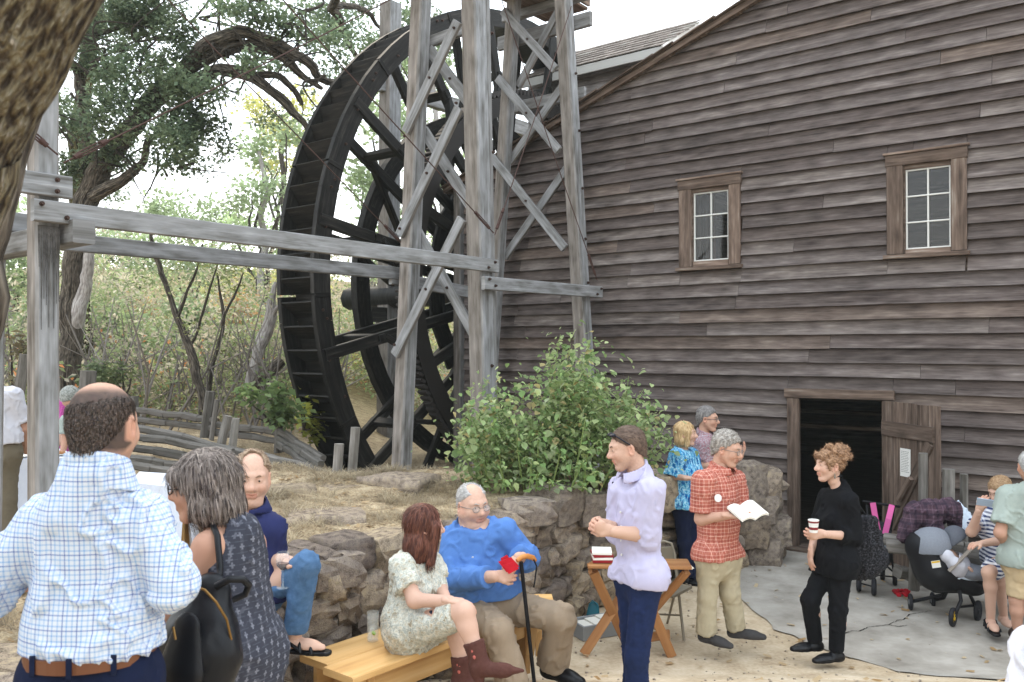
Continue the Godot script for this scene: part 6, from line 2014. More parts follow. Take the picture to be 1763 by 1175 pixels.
func strip_ring(center: Vector3, wide: Vector3, spine: Vector3, a: float, b: float, h: float, th: float) -> ArrayMesh:
	var front := wide.cross(spine).normalized()
	var mb := MB.new()
	var n := 40
	for k in n:
		var g0 := TAU * k / n; var g1 := TAU * (k + 1) / n
		var p0 := center + wide * cos(g0) * a + front * sin(g0) * b
		var p1 := center + wide * cos(g1) * a + front * sin(g1) * b
		mb.quad(p0 - spine * h, p1 - spine * h, p1 + spine * h, p0 + spine * h, Vector2.ZERO, Vector2.ONE, p0 - center)
		mb.quad(p0 * 1.0 + spine * h, p1 + spine * h, p1 + spine * h - (p1 - center) * th, p0 + spine * h - (p0 - center) * th, Vector2.ZERO, Vector2.ONE, spine)
	return mb.mesh()

func build_people_front() -> void:
	# the bald man in the checked shirt, seen from behind
	var s := {"z": 2.45, "ground": 0.5, "head": [178, 738], "hs": 0.252, "face": Vector3(0.06, -0.08, -1), "neck": [176, 800], "sh0": [70, 902, 0.0], "sh1": [243, 896, 0.0],
		"el0": [-22, 1020, -0.02], "wr0": [42, 1000, 0.26], "el1": [302, 1005, -0.02], "wr1": [285, 985, 0.26], "hip0": [100, 1185], "hip1": [212, 1185], "kn0": [96, 1440], "kn1": [214, 1440], "an0": [96, 1700], "an1": [214, 1700],
		"skin": FAIR, "scalp": Color(0.06, 0.045, 0.04), "bulk": 0.94, "depth": 0.7, "cell": 0.012, "fat": 0.5, "arm": [0.052, 0.045, 0.032], "seed": 3.0, "eyes": false,
		"hand0": [Vector3.ZERO, Vector3(0, -1, 0), 1.0, 0.6], "hand1": [Vector3.ZERO, Vector3(0, -1, 0), -1.0, 0.6],
		"top": {"mat": mat.check, "sleeve": 1.18, "hem": -0.115, "ease": 0.014, "loose": 0.006, "fold": 0.012, "fold_scale": Vector3(3.6, 1.5, 3.6), "collar": true, "collar_r": 0.074, "cell": 0.009, "neck_drop": -0.025, "collar_up": 0.05, "flare": 0.9},
		"pants": {"mat": mat.navy, "len": 2.0, "rise": 0.03}, "shoes": {"mat": mat.shoe_black}}
	person("bald man in a blue and white checked shirt seen from behind in the left foreground", s)
	hair(s, func(b: Blob):
		short_hair(b, -0.001, 0.0, 0.05)
		b.egg(Vector3(0.014, 0.112, -0.020), Basis.IDENTITY, Vector3(0.072, 0.064, 0.106), 0.03, 1), Color(0.04, 0.031, 0.027), Color(0.115, 0.085, 0.07), 0.001, 0.0055, Vector3(90, 40, 90), "hair", 4200, 0.013, Vector3(0, -1, -0.2), 0.16)
	var hcen: Vector3 = (s.J.hip0 + s.J.hip1) / 2.0
	var scen: Vector3 = (s.J.sh0 + s.J.sh1) / 2.0
	var sp := (scen - hcen).normalized()
	var wd: Vector3 = (s.J.sh0 - s.J.sh1).normalized()
	part("belt", strip_ring(hcen + sp * 0.104, wd, sp, 0.180, 0.138, 0.019, 0.06), mat.belt, s.root)
	for x in [-0.115, -0.01, 0.1]:
		var mb := MB.new()
		mb.box(Vector3(x - 0.007, -0.028, -0.003), Vector3(x + 0.007, 0.028, 0.003), 0.002)
		part("belt_loop", mb.mesh(), mat.navy, s.root, Transform3D(Basis.IDENTITY, hcen + sp * 0.104 + Vector3(0, 0, 0.139 * sqrt(maxf(0.0, 1.0 - pow(x / 0.180, 2))) * -1.0 - 0.003)))
	# the woman with the small black backpack
	s = {"z": 3.0, "ground": 0.42, "head": [348, 842], "hs": 0.236, "face": Vector3(-1, -0.06, 0.05), "female": true, "sh0": [356, 942, -0.10], "sh1": [432, 936, 0.12],
		"el0": [300, 1060, -0.12], "wr0": [258, 1058, 0.08], "el1": [447, 1050, 0.16], "wr1": [398, 1060, 0.36], "hip0": [374, 1135, -0.07], "hip1": [430, 1135, 0.08], "kn0": [380, 1350, -0.05], "kn1": [425, 1350, 0.08], "an0": [380, 1560, -0.05], "an1": [425, 1560, 0.08],
		"skin": TANNED * 1.08, "bulk": 0.98, "depth": 0.74, "belly": 1.06, "bust": 0.9, "cell": 0.012, "arm": [0.047, 0.041, 0.029], "seed": 5.0, "glasses": Color(0.02, 0.015, 0.015), "brow": Color(0.2, 0.17, 0.14),
		"hand0": [Vector3.ZERO, Vector3(0, -1, 0), 1.0, 0.5],
		"top": {"name": "dress", "mat": mat.motif, "sleeve": 0.0, "hem": 0.42, "ease": 0.010, "flare": 0.95, "fold": 0.005, "neck_drop": 0.075, "neck_tilt": 0.3, "cell": 0.010}, "shoes": {"mat": mat.shoe_black}}
	person("woman with a grey bob and glasses in a dark patterned sleeveless dress", s)
	hair(s, func(b: Blob):
		b.egg(Vector3(0, 0.035, -0.02), Basis.IDENTITY, Vector3(0.098, 0.105, 0.118), 0.02)
		b.egg(Vector3(0, -0.045, -0.035), Basis.IDENTITY, Vector3(0.105, 0.085, 0.105), 0.03)
		b.cone(Vector3(0, -0.08, -0.07), Vector3(0, -0.115, -0.06), 0.06, 0.045, 0.03)
		b.egg(Vector3(0, -0.05, 0.115), Basis.IDENTITY, Vector3(0.26, 0.10, 0.085), 0.02, 1)
		b.cone(Vector3(-0.05, 0.055, 0.075), Vector3(0.05, 0.055, 0.075), 0.028, 0.028, 0.02)
		b.cut(Vector3(0, -0.135, 0), Vector3(0, -1, 0.2)), Color(0.07, 0.055, 0.05), Color(0.30, 0.25, 0.22), 0.007, 0.0055, Vector3(80, 9, 80), "hair", 2200, 0.06, Vector3(0, -1, -0.1), 0.16)
	# the seated man in the polo shirt
	s = {"seated": true, "z": 4.8, "ground": 0.98, "head": [433, 825], "hs": 0.278, "face": Vector3(0.32, -0.12, 1), "up": Vector3(0.05, 1, 0), "sh0": [468, 912, -0.02], "sh1": [396, 908, 0.05],
		"el0": [466, 970, 0.08], "wr0": [489, 964, -0.16], "el1": [392, 985, 0.02], "wr1": [436, 1062, -0.15], "hip0": [455, 1022, -0.02], "hip1": [405, 1022, 0.03], "kn0": [527, 972, -0.22], "an0": [507, 1096, -0.10], "kn1": [436, 1062, -0.32], "an1": [440, 1175, -0.25],
		"skin": PALE, "bulk": 1.04, "belly": 1.12, "seed": 7.0, "fat": 0.6, "arm": [0.056, 0.048, 0.034], "leg": [0.078, 0.056, 0.044], "brow": Color(0.22, 0.14, 0.09), "bare_feet": true, "toe0": Vector3(0.95, 0, 0.25), "toe1": Vector3(0.3, 0, 1),
		"hand0": [Vector3(0.75, -0.1, 0.35), Vector3(0, 1, 0.5), 1.0, 0.35], "hand1": [Vector3(0.2, -1, 0.2), Vector3(-1, 0, 0), -1.0, 0.4],
		"top": {"mat": mat.polo, "sleeve": 0.62, "hem": 0.02, "loose": 0.014, "fold": 0.008, "collar": true, "collar_r": 0.078, "neck_tilt": 0.7, "neck_drop": 0.03}, "pants": {"mat": mat.denim, "len": 1.90, "flare": 0.014, "fold": 0.006, "name": "jeans"}}
	person("seated balding man in a navy polo shirt and jeans holding a wine glass", s)
	hair(s, func(b: Blob):
		short_hair(b, 0.008, -0.012, 0.07)
		b.egg(Vector3(0, 0.10, 0.055), Basis.IDENTITY, Vector3(0.052, 0.05, 0.075), 0.01, 1), Color(0.16, 0.10, 0.065), Color(0.34, 0.25, 0.17), 0.003)
	sandals(s, 0)
	# the seated woman in cowboy boots
	s = {"seated": true, "z": 5.0, "ground": 0.26, "head": [731, 908], "hs": 0.236, "face": Vector3(0.96, -0.05, -0.26), "female": true, "sh1": [692, 977, -0.10], "sh0": [742, 972, 0.14],
		"el1": [714, 1034, -0.20], "wr1": [776, 1035, -0.30], "el0": [757, 1012, 0.06], "wr0": [772, 1042, -0.20], "hip1": [700, 1084, -0.06], "hip0": [722, 1080, 0.14], "kn1": [800, 1054, -0.34], "an1": [826, 1142, -0.40], "kn0": [788, 1072, -0.12], "an0": [796, 1166, -0.16],
		"skin": PALE * 1.02, "bulk": 0.98, "belly": 1.04, "depth": 0.74, "seed": 11.0, "bust": 1.1, "arm": [0.047, 0.042, 0.029], "leg": [0.090, 0.058, 0.042],
		"hand1": [Vector3(1, -0.15, 0.1), Vector3(0, -1, 0), 1.0, 0.5], "hand0": [Vector3(0.15, -1, 0.15), Vector3(-0.5, 0, -0.6), -1.0, 0.45],
		"top": {"name": "dress", "mat": mat.paisley, "sleeve": 0.62, "hem": 0.10, "loose": 0.016, "fold": 0.008, "neck_drop": 0.06}, "pants": {"name": "skirt", "mat": mat.paisley, "len": 0.90, "ease": 0.022, "rise": 0.10, "fold": 0.007}}
	person("seated woman with auburn hair in a pale patterned dress and cowboy boots", s)
	hair(s, func(b: Blob):
		b.egg(Vector3(0, 0.038, -0.02), Basis.IDENTITY, Vector3(0.090, 0.098, 0.110), 0.02)
		b.egg(Vector3(0, -0.08, -0.03), Basis.IDENTITY, Vector3(0.098, 0.12, 0.085), 0.03)
		b.cone(Vector3(0.0, -0.12, -0.05), Vector3(0, -0.20, -0.045), 0.085, 0.07, 0.03, Vector3(1, 0, 0), 1.1, 0.7)
		for k in [-1.0, 1.0]: b.cone(Vector3(k * 0.072, 0.02, 0.05), Vector3(k * 0.078, -0.18, 0.03), 0.03, 0.028, 0.02)
		b.egg(Vector3(0, -0.04, 0.125), Basis.IDENTITY, Vector3(0.062, 0.115, 0.085), 0.02, 1)
		b.cut(Vector3(0, -0.225, 0), Vector3(0, -1, 0.25)), Color(0.06, 0.022, 0.016), Color(0.17, 0.065, 0.042), 0.006, 0.006, Vector3(70, 7, 70), "hair", 2200, 0.06, Vector3(0, -1, -0.1), 0.16)
	boots(s)
	# the big seated man with the cane
	s = {"seated": true, "z": 5.6, "ground": 0.24, "head": [814, 872], "hs": 0.268, "face": Vector3(0.55, -0.08, 0.85), "up": Vector3(-0.06, 1, 0), "sh1": [786, 926, 0.04], "sh0": [868, 918, -0.06],
		"el1": [774, 1000, -0.10], "wr1": [852, 993, -0.36], "el0": [906, 962, -0.04], "wr0": [893, 961, -0.28], "hip1": [806, 1046, 0.0], "hip0": [862, 1042, 0.0], "kn1": [858, 1086, -0.42], "an1": [884, 1190, -0.40], "kn0": [966, 1064, -0.24], "an0": [950, 1150, -0.06],
		"skin": PALE, "bulk": 0.95, "belly": 1.24, "depth": 0.82, "fat": 1.2, "seed": 13.0, "arm": [0.066, 0.056, 0.036], "leg": [0.10, 0.072, 0.056], "glasses": Color(0.25, 0.2, 0.17), "brow": Color(0.4, 0.37, 0.34), "toe1": Vector3(0.2, 0, 1), "toe0": Vector3(0.8, 0, 0.6),
		"hand1": [Vector3(1, 0.15, 0.15), Vector3(0, -0.2, -1), -1.0, 0.8], "hand0": [Vector3(-0.8, -0.35, 0.5), Vector3(-0.2, -1, -0.3), 1.0, 0.7],
		"top": {"mat": mat.oxford, "sleeve": 1.86, "hem": -0.08, "ease": 0.016, "loose": 0.014, "fold": 0.009, "fold_scale": Vector3(3.6, 2.2, 3.6), "collar": true, "notch": 0.036, "neck_drop": -0.022, "neck_tilt": 0.28, "neck_reach": 0.105}, "pants": {"mat": mat.tan, "len": 1.93, "flare": 0.03, "fold": 0.010, "rise": 0.05, "ease": 0.016}, "shoes": {"mat": mat.shoe_black, "len": 0.32, "r": 0.055}}
	person("big seated older man in a bright blue shirt leaning on a black cane", s)
	hair(s, func(b: Blob):
		short_hair(b, 0.002, -0.014, 0.065)
		b.egg(Vector3(0, 0.11, 0.045), Basis.IDENTITY, Vector3(0.045, 0.035, 0.08), 0.012, 1), Color(0.30, 0.29, 0.28), Color(0.52, 0.50, 0.48), 0.003)
	buttons(s, 4)
	# the standing man in the lilac shirt
	s = {"z": 5.1, "ground": 0.28, "head": [1079, 774], "hs": 0.243, "face": Vector3(-1, -0.20, 0.05), "up": Vector3(-0.08, 1, 0), "sh0": [1121, 846, -0.12], "sh1": [1072, 842, 0.13],
		"el0": [1114, 922, -0.10], "wr0": [1056, 916, -0.18], "el1": [1064, 915, 0.16], "wr1": [1047, 905, -0.06], "hip0": [1114, 1000, -0.07], "hip1": [1086, 1000, 0.09], "kn0": [1096, 1130, -0.08], "kn1": [1092, 1130, 0.08], "an0": [1098, 1262, -0.03], "an1": [1092, 1262, 0.10],
		"skin": PALE * 0.97, "bulk": 0.84, "belly": 0.98, "depth": 0.74, "seed": 17.0, "arm": [0.058, 0.050, 0.033], "brow": Color(0.12, 0.08, 0.06), "toe0": Vector3(-1, 0, 0.2), "toe1": Vector3(-1, 0, -0.1), "stubble": Color(0.36, 0.24, 0.19),
		"hand0": [Vector3(-1, 0.35, 0.05), Vector3(0, 0.1, -1), 1.0, 0.75], "hand1": [Vector3(-1, 0.3, 0.3), Vector3(0, -0.2, 1), -1.0, 0.75],
		"top": {"mat": mat.lilac, "sleeve": 1.2, "hem": 0.02, "hem_tilt": 0.18, "ease": 0.016, "loose": 0.014, "fold": 0.008, "fold_scale": Vector3(3.6, 1.8, 3.6), "collar": true, "collar_r": 0.068, "neck_tilt": 1.3, "neck_drop": 0.045, "neck_reach": 0.12, "flare": 0.84}, "pants": {"name": "jeans", "mat": mat.dark_denim, "len": 2.0, "fold": 0.006, "flare": 0.016}, "shoes": {"mat": mat.shoe_brown}}
	person("standing young man in a pale lilac shirt and dark jeans seen in profile", s)
	hair(s, func(b: Blob): short_hair(b, 0.007, 0.004, 0.048), Color(0.085, 0.055, 0.042), Color(0.17, 0.115, 0.085), 0.002)
	var sg := MB.new()
	sg.tint = Color(0.015, 0.015, 0.02)
	for k in [-1.0, 1.0]:
		sg.ball(Vector3(k * 0.034, 0.098, 0.070), Vector3(0.026, 0.011, 0.020), 6, 10)
		sg.tube([Vector3(k * 0.060, 0.096, 0.058), Vector3(k * 0.082, 0.07, 0.03), Vector3(k * 0.084, 0.03, -0.012)], [0.0045, 0.004, 0.004], 6)
	sg.tube([Vector3(-0.012, 0.104, 0.076), Vector3(0.012, 0.104, 0.076)], [0.004], 6)
	part("sunglasses", sg.mesh(), mat.black_gloss, s.root, s.frame)
	buttons(s, 5)

func build_people_back() -> void:
	# the man reading, in the red plaid shirt
	var s := {"z": 6.75, "ground": 0.0, "head": [1252, 775], "hs": 0.255, "face": Vector3(0.82, -0.22, 0.55), "sh1": [1211, 829, -0.12], "sh0": [1265, 828, 0.13],
		"el1": [1207, 894, -0.10], "wr1": [1254, 888, -0.26], "el0": [1276, 884, 0.12], "wr0": [1286, 886, -0.10], "hip1": [1221, 962, -0.06], "hip0": [1252, 962, 0.08], "kn1": [1218, 1025, -0.04], "an1": [1217, 1092, 0.0], "kn0": [1257, 1022, 0.06], "an0": [1268, 1084, 0.10],
		"skin": FAIR, "belly": 0.98, "bulk": 0.87, "depth": 0.72, "seed": 19.0, "glasses": Color(0.2, 0.17, 0.15), "brow": Color(0.3, 0.26, 0.22), "toe1": Vector3(0.7, 0, 0.7), "toe0": Vector3(1, 0, 0.25), "arm": [0.054, 0.047, 0.031],
		"hand1": [Vector3(1, 0.0, 0.1), Vector3(0, 1, 0.1), 1.0, 0.3], "hand0": [Vector3(0.4, 0.0, 1), Vector3(-0.3, 1, 0), -1.0, 0.3],
		"top": {"mat": mat.plaid, "sleeve": 0.80, "hem": -0.01, "loose": 0.018, "ease": 0.016, "fold": 0.007, "collar": true, "collar_r": 0.07}, "pants": {"mat": mat.khaki, "len": 1.97, "flare": 0.022, "fold": 0.007, "ease": 0.018}, "shoes": {"mat": mat.shoe_gray, "len": 0.3}}
	person("man with grey hair in a red plaid shirt reading from an open book", s)
	hair(s, func(b: Blob): short_hair(b, 0.016, 0.006, 0.05), Color(0.16, 0.14, 0.12), Color(0.46, 0.42, 0.38), 0.010)
	var bd := MB.new()
	bd.tube([Vector3.ZERO, Vector3(0, 0, 0.006)], [0.03], 18)
	var c: Vector3 = s.inv * at(1236, 858, 6.56)
	part("badge", bd.mesh(), mat.white_paint, s.root, Transform3D(Basis.looking_at(-(s.inv.basis * Vector3(0.3, 0.1, 1)), Vector3.UP), c))
	# the blonde woman and the man beside her
	s = {"z": 8.85, "ground": 0.0, "head": [1181, 748], "hs": 0.24, "face": Vector3(0.95, 0.0, 0.3), "female": true, "sh1": [1167, 787, -0.10], "sh0": [1188, 785, 0.14],
		"el1": [1158, 820, -0.12], "wr1": [1184, 824, -0.26], "el0": [1196, 816, 0.10], "wr0": [1206, 822, -0.10], "hip1": [1174, 872, -0.05], "hip0": [1188, 872, 0.09], "kn1": [1178, 935, -0.04], "an1": [1182, 995, 0.0], "kn0": [1190, 935, 0.06], "an0": [1194, 998, 0.08],
		"skin": PALE, "seed": 23.0, "bust": 0.9, "toe1": Vector3(0.8, 0, 0.6), "toe0": Vector3(0.9, 0, 0.3), "hand_cell": 0.006, "brow": Color(0.3, 0.2, 0.1), "arm": [0.044, 0.039, 0.027],
		"hand1": [Vector3(1, 0, 0.1), Vector3(0, -1, 0), 1.0, 0.6], "hand0": [Vector3(0.8, 0, 0.5), Vector3(0, -1, 0), -1.0, 0.6],
		"top": {"name": "blouse", "mat": mat.blue_print, "sleeve": 1.0, "hem": 0.0, "loose": 0.026, "ease": 0.02, "fold": 0.008, "flare": 0.9}, "pants": {"mat": mat.navy, "len": 1.95}, "shoes": {"mat": mat.shoe_black, "len": 0.25, "r": 0.04}}
	person("blonde woman in a blue and white blouse standing against the stone wall", s)
	hair(s, func(b: Blob):
		b.egg(Vector3(0, 0.038, -0.02), Basis.IDENTITY, Vector3(0.088, 0.096, 0.106), 0.02)
		b.egg(Vector3(0, -0.05, -0.04), Basis.IDENTITY, Vector3(0.088, 0.085, 0.075), 0.03)
		for k in [-1.0, 1.0]: b.cone(Vector3(k * 0.072, 0.03, 0.03), Vector3(k * 0.07, -0.10, 0.02), 0.028, 0.024, 0.02)
		b.egg(Vector3(0, -0.03, 0.12), Basis.IDENTITY, Vector3(0.064, 0.105, 0.075), 0.02, 1)
		b.cut(Vector3(0, -0.125, 0), Vector3(0, -1, 0.1)), Color(0.40, 0.25, 0.11), Color(0.66, 0.48, 0.27), 0.005, 0.007, Vector3(60, 12, 60), "hair", 900, 0.05, Vector3(0, -1, -0.1), 0.2)
	s = {"z": 9.25, "ground": 0.0, "head": [1219, 723], "hs": 0.25, "face": Vector3(0.9, -0.05, 0.45), "sh1": [1207, 764, -0.10], "sh0": [1233, 763, 0.13],
		"el1": [1205, 800, -0.08], "wr1": [1236, 806, -0.2], "el0": [1262, 796, 0.02], "wr0": [1276, 786, -0.10], "hip1": [1211, 855, -0.05], "hip0": [1228, 855, 0.09], "kn1": [1212, 920], "an1": [1212, 977], "kn0": [1230, 920, 0.05], "an0": [1230, 978, 0.05],
		"skin": FAIR, "seed": 29.0, "glasses": Color(0.03, 0.025, 0.025), "hand_cell": 0.006, "toe1": Vector3(1, 0, 0.4), "toe0": Vector3(1, 0, 0.3), "brow": Color(0.2, 0.18, 0.16),
		"hand0": [Vector3(0.4, 1, 0.1), Vector3(-1, 0.3, 0), -1.0, 0.3],
		"top": {"mat": mat.aloha, "sleeve": 0.75, "hem": -0.02, "loose": 0.018, "fold": 0.007, "collar": true, "collar_r": 0.068}, "pants": {"mat": mat.olive_tan, "len": 1.97}, "shoes": {"mat": mat.shoe_brown}}
	person("man with dark rimmed glasses in a grey and red printed shirt by the wall's end", s)
	hair(s, func(b: Blob): short_hair(b, 0.012, 0.004, 0.05), Color(0.13, 0.12, 0.115), Color(0.30, 0.28, 0.27), 0.004, 0.007)
	# the woman in black with a paper cup
	s = {"z": 6.55, "ground": 0.0, "head": [1428, 803], "hs": 0.238, "face": Vector3(-1, 0.02, 0.16), "female": true, "sh0": [1461, 862, -0.12], "sh1": [1424, 858, 0.14],
		"el0": [1470, 924, -0.10], "wr0": [1418, 920, -0.22], "el1": [1408, 910, 0.16], "wr1": [1397, 948, 0.04], "hip0": [1448, 972, -0.07], "hip1": [1428, 970, 0.09], "kn1": [1395, 1034, 0.0], "an1": [1404, 1106, 0.06], "kn0": [1443, 1050, -0.08], "an0": [1440, 1124, -0.06],
		"skin": PALE * 1.02, "seed": 31.0, "bust": 0.9, "bulk": 0.86, "depth": 0.74, "brow": Color(0.2, 0.12, 0.07), "toe0": Vector3(-1, 0, 0.25), "toe1": Vector3(-1, 0, 0.1), "arm": [0.046, 0.040, 0.027], "leg": [0.084, 0.056, 0.042],
		"hand0": [Vector3(-1, 0.12, 0.0), Vector3(0, 0.1, -1), 1.0, 0.75], "hand1": [Vector3(-0.1, -1, 0.1), Vector3(0.9, 0, 0), -1.0, 0.3],
		"top": {"name": "tunic", "mat": mat.black_knit, "sleeve": 1.42, "hem": 0.08, "loose": 0.012, "fold": 0.007, "neck_drop": 0.07, "neck_tilt": 1.0, "flare": 0.9}, "pants": {"mat": mat.black_knit, "len": 1.97, "flare": 0.006, "ease": 0.008}, "shoes": {"mat": mat.shoe_black, "len": 0.26, "r": 0.044}}
	person("woman all in black with curly swept up brown hair holding a paper cup", s)
	hair(s, func(b: Blob):
		b.egg(Vector3(0, 0.042, -0.022), Basis.IDENTITY, Vector3(0.086, 0.092, 0.104), 0.02)
		var r := RandomNumberGenerator.new()
		r.seed = 8
		for k in 46:
			var d := Vector3(r.randf_range(-1, 1), r.randf_range(-0.1, 1), r.randf_range(-1, 0.62)).normalized()
			b.ball(Vector3(0, 0.06, -0.045) + d * Vector3(0.085, 0.095, 0.11), r.randf_range(0.016, 0.030), 0.008)
		b.cone(Vector3(-0.04, 0.075, 0.075), Vector3(0.045, 0.07, 0.075), 0.026, 0.022, 0.02)
		for k in [-1.0, 1.0]: b.cone(Vector3(k * 0.07, 0.04, 0.05), Vector3(k * 0.076, -0.02, 0.035), 0.016, 0.008, 0.01)
		b.egg(Vector3(0, -0.03, 0.12), Basis.IDENTITY, Vector3(0.07, 0.085, 0.075), 0.02, 1)
		b.egg(Vector3(0, -0.09, 0.0), Basis.IDENTITY, Vector3(0.11, 0.06, 0.12), 0.01, 1), Color(0.13, 0.065, 0.035), Color(0.40, 0.24, 0.14), 0.008, 0.006, Vector3(45, 45, 45), "hair", 1500, 0.03, Vector3(0, -0.2, -0.3), 1.0)
	var er := MB.new()
	er.tint = Color(0.6, 0.58, 0.5)
	er.lathe(Vector3(0.082, -0.075, 0.0), [Vector2(0.001, 0.035), Vector2(0.004, 0.02), Vector2(0.007, 0.0), Vector2(0.001, -0.008)], 8)
	part("earring", er.mesh(), mat.chrome, s.root, s.frame)
	# right edge: the man in shorts seen from behind, and the seated woman in stripes
	s = {"z": 6.9, "ground": 0.0, "head": [1775, 806], "hs": 0.25, "face": Vector3(0.35, -0.05, -0.9), "sh0": [1737, 856, 0.06], "sh1": [1806, 854, -0.06],
		"el0": [1722, 918, 0.0], "wr0": [1738, 950, 0.2], "el1": [1828, 918, -0.05], "wr1": [1822, 960, 0.15], "hip0": [1753, 968, 0.04], "hip1": [1788, 968, -0.04], "kn0": [1750, 1034, 0.02], "an0": [1752, 1090, 0.06], "kn1": [1788, 1036, -0.04], "an1": [1790, 1094, 0.0],
		"skin": TANNED, "belly": 1.1, "seed": 37.0, "toe0": Vector3(0.4, 0, -0.9), "toe1": Vector3(0.4, 0, -0.9), "eyes": false,
		"hand0": [Vector3(0.5, -0.6, -0.5), Vector3(1, 0, 0), 1.0, 0.5],
		"top": {"mat": mat.linen, "sleeve": 0.75, "hem": 0.04, "loose": 0.022, "ease": 0.02, "fold": 0.009, "collar": true, "collar_r": 0.07}, "pants": {"name": "shorts", "mat": mat.shorts, "len": 0.92, "ease": 0.016, "fold": 0.008}, "shoes": {"mat": mat.shoe_brown}}
	person("man in a pale grey shirt and khaki shorts at the right edge, back turned", s)
	hair(s, func(b: Blob): short_hair(b, 0.008, 0.0, 0.05), Color(0.36, 0.35, 0.34), Color(0.55, 0.54, 0.52), 0.003, 0.007)
	s = {"seated": true, "z": 7.5, "ground": 0.0, "head": [1722, 846], "hs": 0.23, "face": Vector3(-0.85, -0.45, 0.35), "female": true, "sh0": [1728, 892, -0.12], "sh1": [1700, 888, 0.10],
		"el1": [1673, 916, -0.04], "wr1": [1686, 880, -0.16], "el0": [1732, 930, -0.2], "wr0": [1692, 936, -0.28], "hip0": [1734, 968, -0.03], "hip1": [1720, 964, 0.14], "kn0": [1702, 986, -0.36], "an0": [1706, 1066, -0.28], "kn1": [1716, 980, -0.28], "an1": [1728, 1060, -0.1],
		"skin": PALE, "seed": 41.0, "bust": 0.9, "bare_feet": true, "toe0": Vector3(-0.3, 0, 1), "toe1": Vector3(-0.2, 0, 1), "hand_cell": 0.006,
		"hand1": [Vector3(0.15, 1, 0.2), Vector3(0.6, 0, -0.5), -1.0, 0.6], "hand0": [Vector3(-1, 0, 0.3), Vector3(0, -1, 0), 1.0, 0.4],
		"top": {"name": "dress", "mat": mat.stripe, "sleeve": 0.7, "hem": 0.04, "loose": 0.016, "fold": 0.006}, "pants": {"name": "skirt", "mat": mat.stripe, "len": 0.86, "ease": 0.024}}
	person("seated woman in a navy and white striped dress raising her phone", s)
	hair(s, func(b: Blob):
		b.egg(Vector3(0, 0.038, -0.02), Basis.IDENTITY, Vector3(0.088, 0.096, 0.106), 0.02)
		b.egg(Vector3(0, -0.05, -0.04), Basis.IDENTITY, Vector3(0.088, 0.085, 0.075), 0.03)
		b.egg(Vector3(0, -0.03, 0.12), Basis.IDENTITY, Vector3(0.064, 0.105, 0.075), 0.02, 1), Color(0.25, 0.15, 0.08), Color(0.42, 0.28, 0.16), 0.005, 0.008)
	sandals(s, 0)
	# the blurred white sleeve at the lower right corner belongs to someone just outside the picture
	s = {"z": 2.7, "ground": 0.3, "head": [1905, 1000], "hs": 0.24, "face": Vector3(0.5, 0, -0.8), "sh0": [1815, 1140, 0.05], "sh1": [1960, 1135, -0.05],
		"el0": [1775, 1290, 0.0], "wr0": [1800, 1400, 0.12], "el1": [2010, 1290, 0.0], "wr1": [1990, 1400, 0.15], "hip0": [1850, 1440, 0.0], "hip1": [1930, 1440, 0.0], "kn0": [1850, 1600, 0.0], "an0": [1850, 1720, 0.05], "kn1": [1930, 1600, 0.0], "an1": [1930, 1720, 0.05],
		"skin": FAIR, "seed": 43.0, "eyes": false, "toe0": Vector3(0.4, 0, -0.9), "toe1": Vector3(0.4, 0, -0.9), "cell": 0.016,
		"top": {"mat": mat.white_cotton, "sleeve": 1.3, "hem": 0.06, "loose": 0.04, "ease": 0.03, "fold": 0.016, "fold_scale": Vector3(4, 2, 4)}, "pants": {"mat": mat.navy, "len": 1.95}, "shoes": {"mat": mat.shoe_black}}
	person("person in a loose white shirt whose sleeve enters the bottom right corner", s)
	hair(s, func(b: Blob): short_hair(b, 0.012, 0.0, 0.05), Color(0.1, 0.07, 0.05), Color(0.2, 0.15, 0.1), 0.004, 0.01)
	# the guests at the white table on the left
	s = {"z": 8.2, "ground": 0.6, "head": [-24, 628], "hs": 0.24, "face": Vector3(0.4, -0.2, -0.9), "sh0": [-42, 684, 0.0], "sh1": [22, 682, -0.04],
		"el0": [-60, 735], "wr0": [-40, 775, 0.15], "el1": [40, 738, 0.05], "wr1": [44, 778, 0.22], "hip0": [-24, 785], "hip1": [12, 785], "kn0": [-24, 860], "an0": [-24, 920], "kn1": [14, 860], "an1": [14, 922],
		"skin": TANNED, "belly": 1.1, "seed": 47.0, "eyes": false, "toe0": Vector3(0.3, 0, -1), "toe1": Vector3(0.3, 0, -1), "hand_cell": 0.006,
		"hand1": [Vector3(0.3, -0.4, -0.8), Vector3(0, -1, 0), -1.0, 0.5],
		"top": {"mat": mat.white_cotton, "sleeve": 0.8, "hem": -0.12, "loose": 0.024, "fold": 0.008}, "pants": {"mat": mat.olive_tan, "len": 1.97, "ease": 0.02, "flare": 0.02}, "shoes": {"mat": mat.shoe_brown}}
	person("man in a white short sleeved shirt and olive trousers at the left edge", s)
	hair(s, func(b: Blob): short_hair(b, 0.01, 0.0, 0.05), Color(0.15, 0.13, 0.12), Color(0.3, 0.28, 0.26), 0.004, 0.008)
	var hcen: Vector3 = (s.J.hip0 + s.J.hip1) / 2.0
	part("belt", strip_ring(hcen + Vector3(0, 0.13, 0), (s.J.sh0 - s.J.sh1).normalized(), Vector3.UP, 0.19, 0.14, 0.018, 0.06), mat.shoe_brown, s.root)
